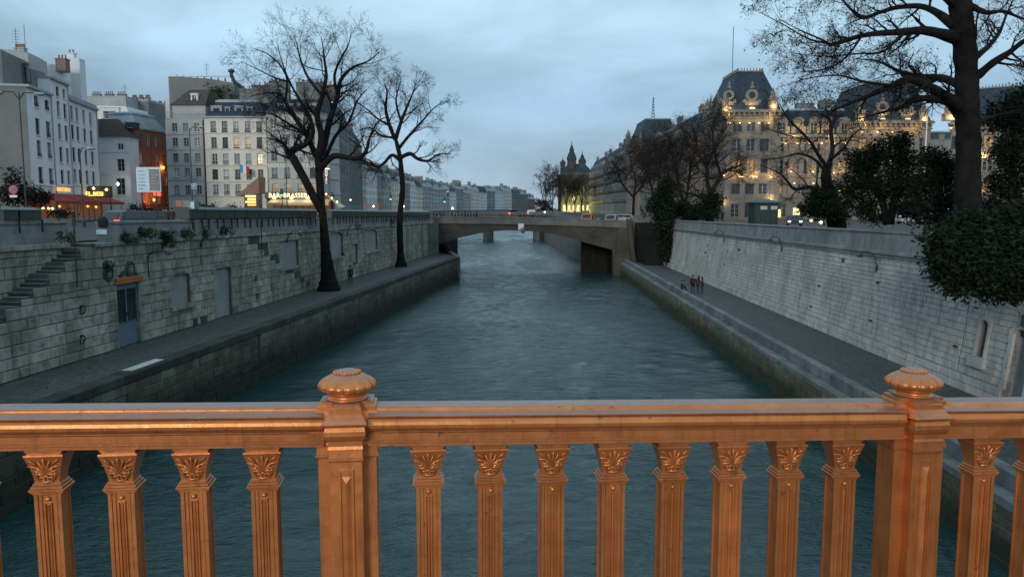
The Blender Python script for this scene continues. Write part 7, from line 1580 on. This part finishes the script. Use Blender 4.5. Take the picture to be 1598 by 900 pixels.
traffic(699, 304, 137, SL, 'lamp_red', 'red traffic light in the crowd at the left end of the bridge', 0); traffic(1000, 328, 142, SR, 'lamp_green', 'green traffic light at the right end of the bridge')
for k, (px, py, y_, mt, lb) in enumerate(((583, 322, 135, 'bulb_white', 'bright white shop light seen right of the slim tree'), (547, 312, 128, 'bulb_warm', 'warm globe lamp right of the slanting corner awning'), (630, 322, 160, 'bulb_white', 'white light at the foot of the far left row'), (706, 325, 170, 'bulb_white', 'small white light by the traffic lights'), (579, 321, 290, 'shop_glow', 'row of orange lit shop arches under the rounded mansion'), (593, 322, 300, 'shop_glow', 'second orange lit shop arch under the rounded mansion'), (795, 333, 143, 'lamp_red', 'leftmost of three small red tail lights in the middle of the bridge'), (824, 332, 143, 'lamp_red', 'middle of three small red tail lights on the bridge'), (850, 331, 143, 'bulb_warm', 'rightmost small light of the vehicles in the middle of the bridge'))):
    q = at_y(px, py, y_); s_ = y_ / F; mb = MB()
    if mt == 'shop_glow': mb.box(q.x - 4 * s_, q.x + 4 * s_, y_ - 8, y_ - 7.8, q.z - 4 * s_, q.z + 3.4 * s_)
    else: mb.lathe([(.02, -1.6 * s_), (1.6 * s_, 0), (.02, 1.6 * s_)], 10, X=Matrix.Translation(q))
    o = mb.build('street_light', mt); tag(o, lb, 'light')
# billboard
q0, q1 = at_y(199, 1, 58), at_y(237, 1, 58); z0, z1 = Z(300, 58), Z(261, 58); t = thing('billboard', 'blue-white two-panel information board on posts above the left parapet', 'sign board', (q0.x, 58, SL))
mb = MB(); mb.box(q0.x, q1.x, 58, 58.12, z0, z1); mb.build('frame', 'white_paint', t, world=True)
xm = at_y(219.5, 1, 58).x
mb = MB(); mb.box(q0.x + .05, xm, 57.97, 57.998, z0 + .06, z1 - .04); mb.build('blue_panel', 'panel_blue', t, world=True); mb = MB(); mb.box(xm + .03, q1.x - .05, 57.97, 57.998, z0 + .1, z1 - .14); mb.build('grey_panel', 'panel_grey', t, world=True)
rr2 = random.Random(3)
for k in range(6): mb = MB(); zz = z1 - .3 - k * .26; mb.box(q0.x + .15, q0.x + .15 + rr2.uniform(.3, .68), 57.95, 57.968, zz - .035, zz + .035); mb.build('text_line', 'sign_blue' if k > 3 else 'grey_frame', t, world=True)
for k in range(7): mb = MB(); zz = z1 - .35 - k * .22; mb.box(xm + .12, xm + .12 + rr2.uniform(.3, .62), 57.95, 57.968, zz - .02, zz + .02); mb.build('text_line', 'grey_frame', t, world=True)
for x in (at_y(206, 1, 58).x, at_y(229, 1, 58).x): mb = MB(); mb.tube([(x, 58.06, SL), (x, 58.06, z0)], .05, 8); mb.build('post', 'dark_metal', t, world=True)
# round road sign and parking sign
q = at_y(21, 296, 46); t = thing('road_sign', 'round red-ringed road sign with a small white plate at the far left', 'sign', (q.x, 46, SL)); mb = MB(); mb.tube([(q.x, 46, SL), (q.x, 46, q.z + .2)], .03, 6); mb.build('pole', 'dark_metal', t, world=True)
X = Matrix.Translation(q) @ Matrix.Rotation(pi / 2, 4, 'X'); mb = MB(); mb.lathe([(.27, .0), (.27, .03)], 20, X=X); mb.build('disc', 'sign_red', t, world=True); mb = MB(); mb.lathe([(.2, .031), (.2, .036)], 20, X=X); mb.build('face', 'sign_blue', t, world=True)
mb = MB(); mb.box(-.03, .03, -.22, .22, .037, .042, X=X @ Matrix.Rotation(.8, 4, 'Z')); mb.box(-.03, .03, -.22, .22, .043, .048, X=X @ Matrix.Rotation(-.8, 4, 'Z')); mb.build('cross_bars', 'sign_red', t, world=True); mb = MB(); mb.box(q.x - .22, q.x + .22, 45.95, 45.98, q.z - .45, q.z - .32); mb.build('plate', 'white_paint', t, world=True)
q = at_y(288, 290, 92); t = thing('parking_sign', 'blue square parking sign with a white P on the lamp post', 'sign', (q.x, 92, SL)); mb = MB(); mb.box(q.x - .3, q.x + .3, 94.75, 94.8, q.z - .3, q.z + .35); o = mb.build('panel', 'white_paint', t, world=True); mb = MB(); mb.box(q.x - .25, q.x + .25, 94.72, 94.749, q.z - .25, q.z + .3); mb.build('blue_field', 'sign_blue', t, world=True); textobj('letter', 'P', .5, 'white_paint', V((q.x, 94.7, q.z - .17)), 0, t)
# poster column box
q0, q1, q2 = at_y(260, 1, 48), at_y(273, 1, 48), at_y(290, 1, 48); zb_, zt = WLf.top(luv(270, 340)[0]) - .05, Z(313, 48)
t = thing('poster_box', 'street cabinet covered in yellow and white posters beside the parapet', 'cabinet', (q1.x, 48, SL)); mb = MB(); mb.box(q0.x, q2.x, 48, 48.7, SL, zt); mb.build('cabinet', 'panel_grey', t, world=True)
for x0, x1, za, zb2, mt in ((0, .42, .0, .38, 'poster_yellow'), (0, .42, .4, .95, 'poster_red'), (.2, .55, .1, .42, 'poster_yellow'), (.46, .9, .02, .62, 'white_paint'), (.93, 1.15, .1, .9, 'panel_blue')):
    mb = MB(); k0 = (zt - Z(338, 48)); mb.box(q0.x + x0, q0.x + x1, 47.97 - x0 * .01, 47.998 - x0 * .01, Z(338, 48) + za * k0, Z(338, 48) + zb2 * k0); mb.build('poster', mt, t, world=True)
# plate in the stair gap, and a bin
u = luv(158, 362); p = at_y(158, 362, WLf.P(luv(158, 362)[0], 0).y + .2); mb = MB(); mb.box(p.x - .26, p.x + .26, p.y, p.y + .05, p.z - .12, p.z + .12); o = mb.build('notice_plate', 'panel_blue'); tag(o, 'small pale blue plate fixed in the parapet gap at the head of the stone stair', 'sign')
mb = MB(); mb.lathe([(.05, -.3), (.22, -.25), (.25, .1), (.15, .25), (.03, .3)], 12, X=Matrix.Translation(p + V((.0, .2, .5)))); o = mb.build('litter_bag', 'coat_dark'); tag(o, 'dark rounded bin bag hanging in the parapet gap above the pale plate', 'bin bag')
# wall lamps on curved arms
def walllamp(W, px, py, label, sc=1.0, flipx=1):
    u, v = W.uv(px, py); X = W.M(u, v, .0); t = thing('wall_lamp', label, 'lamp', W.P(u, v, 0)); mb = MB()
    dx = X.to_3x3() @ V((1, 0, 0)); k = flipx
    pts = [X @ V(p) for p in ((0, .02, -.45 * sc), (.05 * k, .18, -.1 * sc), (.12 * k, .45, .25 * sc), (.3 * k, .8, .28 * sc), (.5 * k, 1.0, .08 * sc))]
    mb.tube(pts, .035, 6); mb.tube([X @ V((0, .02, -.1 * sc)), X @ V((.12 * k, .45, .25 * sc))], .02, 5); mb.build('arm', 'dark_metal', t, world=True); mb = MB(); mb.box(-.06, .06, 0, .1, -.6 * sc, -.3 * sc, X=X); mb.build('wall_plate', 'dark_metal', t, world=True)
    mb = MB(); mb.lathe([(.03, .1), (.14, .06), (.2, -.03), (.12, -.09), (.02, -.11)], 12, X=Matrix.Translation(pts[-1] + V((0, 0, -.05))) @ Matrix.Rotation(atan2(W.d.y, W.d.x), 4, 'Z') @ Matrix.Diagonal((1.7, 1, 1, 1))); mb.build('lamp_head', 'dark_metal', t, world=True)
walllamp(WR, 1354, 404, 'nearest curved-arm lamp on the right quay wall', 1.25, 1); walllamp(WR, 1209, 378, 'middle curved-arm lamp on the right quay wall', 1.3, 1); walllamp(WR, 1121, 366, 'farthest curved-arm lamp on the right quay wall', 1.4, 1)
walllamp(WLf, 312, 372, 'wall lamp with arm between the first and second blind arches', .9); walllamp(WLf, 447, 366, 'dark wall lamp above the third blind arch', 1.1); walllamp(WLf, 541, 356, 'dark wall lamp above the fourth blind arch behind the big tree', 1.2); walllamp(WLf, 229, 395, 'small white-eyed floodlamp above the orange beam', .5)

# ------------------------------------------------------------------ vehicles
def car(name, label, loc, rz_, col, kind='car', rear=True, lights=None, cat='car'):
    """x forward, y left; origin on the road"""
    t = thing(name, label, cat, loc, rz_); van = kind == 'van'; Lh = 2.15 if not van else 2.5; W_ = .88 if not van else .98; H_ = 1.55 if kind == 'suv' else (1.45 if not van else 2.1)
    if van: pr = [(-Lh, .35), (-Lh, 1.0), (-Lh + .08, H_ - .1), (-Lh + .3, H_), (1.0, H_), (1.55, 1.25), (2.3, 1.05), (Lh, .8), (Lh, .35)]
    else: pr = [(-Lh, .35), (-Lh - .03, .75), (-Lh + .1, 1.0), (-Lh + .45, H_ - .08), (-Lh + .9, H_), (.2, H_ - .02), (.55, H_ - .15), (1.05, .98), (1.9, .85), (Lh, .6), (Lh, .35)]
    mb = MB(); n = len(pr)
    def w_at(z): return W_ if z < 1.0 else W_ - (z - 1.0) * (.28 if not van else .08)
    rings = []
    for s_ in (-1, -.93, .93, 1): rings.append([V((x * (1 if abs(s_) < .95 else .985), s_ * w_at(z), z * (1 if abs(s_) < .95 else .985) + (.01 if abs(s_) > .95 else 0))) for x, z in pr])
    mb.loops(rings); body = mb.build('body', col, t)
    zg0, zg1 = (1.0, H_ - .12) if not van else (1.15, H_ - .35)
    for s_ in (-1, 1):
        mb = MB(); xs = ((-Lh + .45, -.3), (-.22, .85)) if not van else ((.1, 1.25),)
        for x0, x1 in xs:
            q = [V((x0, s_ * (w_at(zg0) + .012), zg0)), V((x1, s_ * (w_at(zg0) + .012), zg0)), V((x1 - (.35 if x1 > .5 else 0), s_ * (w_at(zg1) + .012), zg1)), V((x0 + (.25 if x0 < -1 else 0), s_ * (w_at(zg1) + .012), zg1))]; mb.quad(*q)
        mb.build('side_window', 'car_glass', t)
    mb = MB(); mb.quad(*[V((x, y, z)) for x, y, z in (((-Lh + .05, -.66, 1.0), (-Lh + .05, .66, 1.0), (-Lh + .36, .56, H_ - .14), (-Lh + .36, -.56, H_ - .14)) if not van else ((-Lh - .01, -.7, 1.2), (-Lh - .01, .7, 1.2), (-Lh + .05, .68, H_ - .3), (-Lh + .05, -.68, H_ - .3)))]); mb.build('rear_window', 'car_glass', t)
    mb = MB(); mb.quad(*[V((x, y, z)) for x, y, z in (((1.06, -.7, 1.0), (1.06, .7, 1.0), (.62, .58, H_ - .16), (.62, -.58, H_ - .16)) if not van else ((1.57, -.8, 1.27), (1.57, .8, 1.27), (1.07, .76, H_ - .1), (1.07, -.76, H_ - .1)))]); mb.build('windscreen', 'car_glass', t)
    for s_ in (-1, 1):
        mb = MB(); mb.box(-Lh - .05, -Lh + .05, *sorted((s_ * .5, s_ * .84)), .78, .94); mb.build('tail_light', 'lamp_red' if lights else 'sign_red', t)
        mb = MB(); mb.box(Lh - .1, Lh + .02, *sorted((s_ * .5, s_ * .8)), .6, .74); mb.build('headlight', 'bulb_white' if lights == 'front' else 'curtain', t)
        for x in (-Lh + .75, Lh - .8):
            Xw = Matrix.Translation((x, s_ * (W_ - .1), .33)) @ Matrix.Rotation(pi / 2, 4, 'X'); mb = MB(); mb.lathe([(.2, -.1), (.32, -.1), (.33, -.06), (.33, .06), (.32, .1), (.2, .1)], 16, X=Xw); w_ = mb.build('wheel', 'tyre', t); mb = MB(); mb.lathe([(.19, -.105), (.19, .105)], 12, X=Xw); mb.build('rim', 'grey_frame', w_)
    mb = MB(); mb.box(-Lh - .06, -Lh - .035, -.26, .26, .52, .64); mb.build('number_plate', 'white_paint', t)
    return t
q = at_y(176, 1, 50); car('parked_car', 'grey car with glowing red tail lights just behind the parapet left of the billboard', (q.x, 51.5, SL + .02), pi / 2 - .35, 'car_grey', 'suv', lights='rear')
q = at_y(152, 1, 60); car('moving_car', 'dark car with red tail lights ahead of the grey car on the left street', (q.x + 1.2, 66, SL + .02), pi / 2 - .3, 'car_black', lights='rear')
q = at_y(213, 1, 62); car('parked_car', 'black car half hidden behind the billboard posts', (q.x, 64, SL + .02), 2.9, 'car_black')
q = at_y(417, 1, 88); car('moving_car', 'dark red-lit car passing in front of the terrace kiosk', (q.x, 90, SL + .02), pi / 2 + .4, 'car_black', lights='rear')
zbr = lambda x: topz(x) - 1.0
for px, y_, k_, col, lb, rz0, ln in ((921, 142, 'van', 'car_orange', 'orange van with lit front at the right end of the bridge', -pi / 2 - .3, 'front'), (944, 141, 'car', 'car_blue', 'dark blue car behind the orange van at the bridge end', pi, None), (960, 140, 'van', 'car_white', 'white van at the right end of the bridge', -pi / 2 - .4, None), (975, 141.5, 'car', 'car_white', 'white car just right of the white van', pi, None), (850, 142, 'car', 'car_black', 'black car in the middle of the bridge', 0, 'rear')):
    q = at_y(px, 1, y_); car('moving_van' if k_ == 'van' else 'moving_car', lb, (q.x, y_, (zbr(q.x) if q.x < XR else SR) - .28), rz0, col, k_, lights=ln, cat='van' if k_ == 'van' else 'car')
q = at_y(1272, 1, 92); car('moving_car', 'dark car with headlights on beyond the wide bare tree', (q.x, 96, SR + .02), -pi / 2 - .3, 'car_black', lights='front')
q = at_y(1450, 1, 115); car('parked_van', 'white van glimpsed between the yew trees', (q.x, 116, SR + .02), pi, 'car_white', 'van', cat='van')

# ------------------------------------------------------------------ people
def person_parts(joints, edges_, rad):
    me = bpy.data.meshes.new('body'); me.from_pydata([tuple(j) for j in joints], edges_, []); o = bpy.data.objects.new('tmp_body', me); C.objects.link(o)
    o.modifiers.new('skin', 'SKIN'); sv = me.skin_vertices[0].data
    for i, r_ in enumerate(rad): sv[i].radius = (r_, r_) if not isinstance(r_, tuple) else r_; sv[i].use_root = i == 0
    s_ = o.modifiers.new('sub', 'SUBSURF'); s_.levels = 1; s_.render_levels = 1
    dg = bpy.context.evaluated_depsgraph_get(); m2 = bpy.data.meshes.new_from_object(o.evaluated_get(dg)); bpy.data.objects.remove(o); m2.polygons.foreach_set('use_smooth', [True] * len(m2.polygons)); return m2
def person_mesh(pose, coat, legs, name='body'):
    """pose: dict of joint positions; x right, y forward, z up"""
    names = ['pelvis', 'waist', 'chest', 'neck', 'head', 'crown', 'ls', 'le', 'lw', 'lh', 'rs', 're', 'rw', 'rh', 'lhip', 'lk', 'la', 'lt', 'rhip', 'rk', 'ra', 'rt']
    ed = [(0, 1), (1, 2), (2, 3), (3, 4), (4, 5), (2, 6), (6, 7), (7, 8), (8, 9), (2, 10), (10, 11), (11, 12), (12, 13), (0, 14), (14, 15), (15, 16), (16, 17), (0, 18), (18, 19), (19, 20), (20, 21)]
    rad = [(.15, .115), (.145, .11), (.17, .12), .058, (.085, .1), .07, .07, .052, .038, .032, .07, .052, .038, .032, .095, .062, .045, .035, .095, .062, .045, .035]
    me = person_parts([V(pose[n]) for n in names], ed, rad)
    for m_ in (coat, legs, 'skin', 'coat_dark'): me.materials.append(M[m_])
    hd, pv = V(pose['head']), V(pose['pelvis'])
    for p in me.polygons:
        c = p.center
        if (c - hd).length < .17 and c.z > pose['neck'][2] - .01: p.material_index = 2
        elif min((c - V(pose[h])).length for h in ('lh', 'rh')) < .06: p.material_index = 2
        elif min((c - V(pose[h])).length for h in ('lt', 'rt')) < .12: p.material_index = 3
        elif min((c - V(pose[h])).length for h in ('lk', 'rk', 'la', 'ra')) < .36 and c.z < pv.z - .02: p.material_index = 1
    me.name = name; return me
def stand(step=.12, lean=0.0, arm=.1, bend=0):
    y = lean
    return dict(pelvis=(0, 0, .92), waist=(0, y * .4, 1.08), chest=(0, y * .8, 1.32), neck=(0, y + .02, 1.48), head=(0, y + .05, 1.62), crown=(0, y + .05, 1.72), ls=(-.19, y * .9, 1.40), le=(-.25, y - arm * .4, 1.13), lw=(-.24, y + arm, .90), lh=(-.23, y + arm + .03, .82),
                rs=(.19, y * .9, 1.40), re=(.25, y - arm * .2, 1.13), rw=(.23, y + .22 * bend - arm * .3, .92 + .2 * bend), rh=(.2, y + .3 * bend - arm * .2, .84 + .28 * bend), lhip=(-.1, 0, .86), lk=(-.11, step, .49), la=(-.11, step * .9, .09), lt=(-.12, step * .9 + .16, .04), rhip=(.1, 0, .86), rk=(.11, -step * .5, .48), ra=(.11, -step * 1.4, .1), rt=(.12, -step * 1.4 + .16, .04))
sit = dict(pelvis=(0, 0, .12), waist=(0, .03, .28), chest=(0, .12, .52), neck=(0, .2, .67), head=(0, .26, .79), crown=(0, .28, .89), ls=(-.19, .12, .6), le=(-.26, .22, .36), lw=(-.14, .42, .36), lh=(-.08, .48, .36), rs=(.19, .12, .6), re=(.26, .22, .36), rw=(.14, .42, .34), rh=(.08, .5, .34), lhip=(-.1, .06, .1), lk=(-.13, .46, .24), la=(-.13, .52, -.22), lt=(-.14, .66, -.27), rhip=(.1, .06, .1), rk=(.13, .48, .2), ra=(.13, .6, -.22), rt=(.14, .74, -.27))
def head_extras(root, pose, hair='short'):
    h = V(pose['head']); mb = MB(); mb.lathe([(.098, -.01), (.11, .04), (.098, .10), (.06, .135), (.01, .148)], 12, X=Matrix.Translation(h + V((0, -.02, .005)))); 
    if hair == 'long': mb.lathe([(.07, -.2), (.10, -.12), (.105, .03)], 10, X=Matrix.Translation(h + V((0, -.05, 0))))
    mb.build('hair', 'hair', root, True); mb = MB(); mb.lathe([(.002, -.02), (.012, -.012), (.005, .02)], 6, X=Matrix.Translation(h + V((0, .105, -.01)))); mb.build('nose', 'skin', root, True)
def person(label, loc, rz_, pose, coat, legs='jeans', hair='short', group=None, key=None, sc=1.0, extra=None):
    t = thing('person', label, 'person', loc, rz_, group); t.scale = (sc, sc, sc); b = put('body', person_mesh(pose, coat, legs), t); head_extras(t, pose, hair)
    hd = V(pose['pelvis']); mb = MB()     # coat skirt
    if pose is not sit:
        mb.lathe([(.21, hd.z - .22), (.19, hd.z), (.175, hd.z + .2)], 14, X=Matrix.Translation((0, hd.y, 0)) @ Matrix.Diagonal((1, .8, 1, 1))); mb.build('coat_skirt', coat, t, True)
    if extra == 'bag': mb = MB(); mb.loops([[V((x, -.16 - d, z)) for x, z in ((-.15, 1.02), (.15, 1.02), (.16, 1.3), (.1, 1.42), (-.1, 1.42), (-.16, 1.3))] for d in (0, .17)]); mb.build('backpack', 'coat_brown', t)
    return t
pw = at_z(547, 443, EL); person('person in dark clothes walking along the left walkway between the two bare trees', (pw.x, pw.y, EL - .02), .35, stand(.2, .05, .14), 'coat_dark', hair='short')
pk = at_z(1063, 451, ER + .38); pk = WQ.P((V((pk.x, pk.y, 0)) - WQ.A).dot(WQ.d), 0, -.7)
person('person in dark clothes sitting hunched on the right quay kerb facing the two standing people', (pk.x, pk.y, ER - .2 + .58 - .02), -pi / 2 - .2, sit, 'coat_dark')
a = at_z(1081, 458, ER); person('person in a long dark coat standing on the right walkway next to the seated one', (a.x, a.y, ER), .3, stand(.05, .02, .05, 1), 'coat_dark', extra='bag', sc=1.05)
a = at_z(1086, 457, ER); person('person in a dark brown jacket standing close behind the long-coated one on the right walkway', (a.x + .25, a.y + .3, ER), -1.2, stand(.04, .06, .06, .5), 'coat_brown', sc=.98, hair='long')
a = at_z(1094, 457, ER); person('smaller person with pale shoes at the right of the group on the right walkway', (a.x + .1, a.y, ER), 1.4, stand(.1, .0, .08, 1), 'coat_brown', sc=.93, hair='long')
# crowd crossing the bridge and the left pavement
protos = []
for k, (st_, cl, hr) in enumerate(((.18, 'coat_dark', 'short'), (.1, 'coat_brown', 'long'), (.22, 'coat_green', 'short'), (.02, 'coat_dark', 'long'))):
    protos.append((st_, cl, hr))
made = {}
r = random.Random(9); crowd = [655, 661, 667, 673, 678, 684, 688, 703, 708, 713, 719, 724, 728, 733, 738, 742, 812, 819, 832, 985, 1012]
for i, px in enumerate(crowd):
    y_ = YB + r.uniform(2.0, 4.5); q = at_y(px, 1, y_); z_ = zbr(q.x) if q.x < XR + 1 else SR; k = i % 4; st_, cl, hr = protos[k]
    if k not in made:
        made[k] = person('person in dark winter clothes in the row of pedestrians behind the bridge parapet', (q.x, y_, z_), r.choice((pi / 2, -pi / 2)), stand(st_, .04, .12), cl, hair=hr, group='pedestrians on the far bridge')
    else: clone(made[k], (q.x, y_, z_), r.choice((pi / 2, -pi / 2)) + r.uniform(-.4, .4))
for px, y_, wd in ((246, 60, 'middle one of three'), (253, 62, 'rightmost of three'), (240, 64, 'leftmost of three'), (1123, 122, 'leftmost of three'), (1129, 124, 'middle one of three'), (1137, 123, 'rightmost of three')):
    q = at_y(px, 1, y_); left = px < 600; o = clone(made[px % 4], (q.x, y_, SL if left else SR), r.uniform(0, 6)); o['label'] = 'person in dark clothes right of the billboard, ' + wd if left else 'person in dark clothes below the corner pavilion, ' + wd; o['group'] = 'pedestrians by the billboard' if left else 'pedestrians below the corner pavilion'
print('objects', len(bpy.data.objects), 'tris', sum(sum(len(p.vertices) - 2 for p in m.polygons) for m in bpy.data.meshes if 0) )
# dark clutter of the left street: planters, screens and parked cars behind the parapet
for k, (px, y_, rz0, col, kd, lb) in enumerate(((318, 92, .1, 'car_black', 'car', 'black car parked under the narrow grey house, right of the parking sign'), (345, 96, .05, 'car_blue', 'suv', 'dark blue car parked before the cream house'), (372, 90, 0.1, 'car_black', 'car', 'black car parked left of the terrace kiosk'), (470, 104, .05, 'car_black', 'suv', 'black car parked under the bar sign'), (540, 116, .05, 'car_grey', 'car', 'grey car parked at the corner awning'))):
    q = at_y(px, 1, y_); car('parked_car', lb, (q.x, y_, SL + .02), rz0, col, kd)
for k, (a, b, y_, h, lb) in enumerate(((52, 92, 78, 1.5, 'dark hedge planter screening the cafe terrace at the far left'), (176, 230, 90, 2.2, 'dark shrub planter behind the billboard posts'), (268, 330, 104, 2.4, 'dark terrace hedge under the narrow grey house'), (330, 370, 106, 2.2, 'dark terrace hedge under the cream house'))):
    q0, q1 = at_y(a, 1, y_), at_y(b, 1, y_); t = thing('planter_hedge', lb, 'hedge', (q0.x, y_, SL)); mb = MB(); mb.box(q0.x, q1.x, y_, y_ + .7, SL, SL + .7); mb.build('planter', 'dark_frame', t, world=True)
    mb = MB(); foliage(mb, V(((q0.x + q1.x) / 2, y_ + .35, SL + .7 + (h - .7) / 2)), ((q1.x - q0.x) / 2, .45, (h - .7) / 1.7), int((q1.x - q0.x) * 14), 20, .2, random.Random(k), clump=.4); mb.build('foliage', 'leaf_dark', t, world=True)
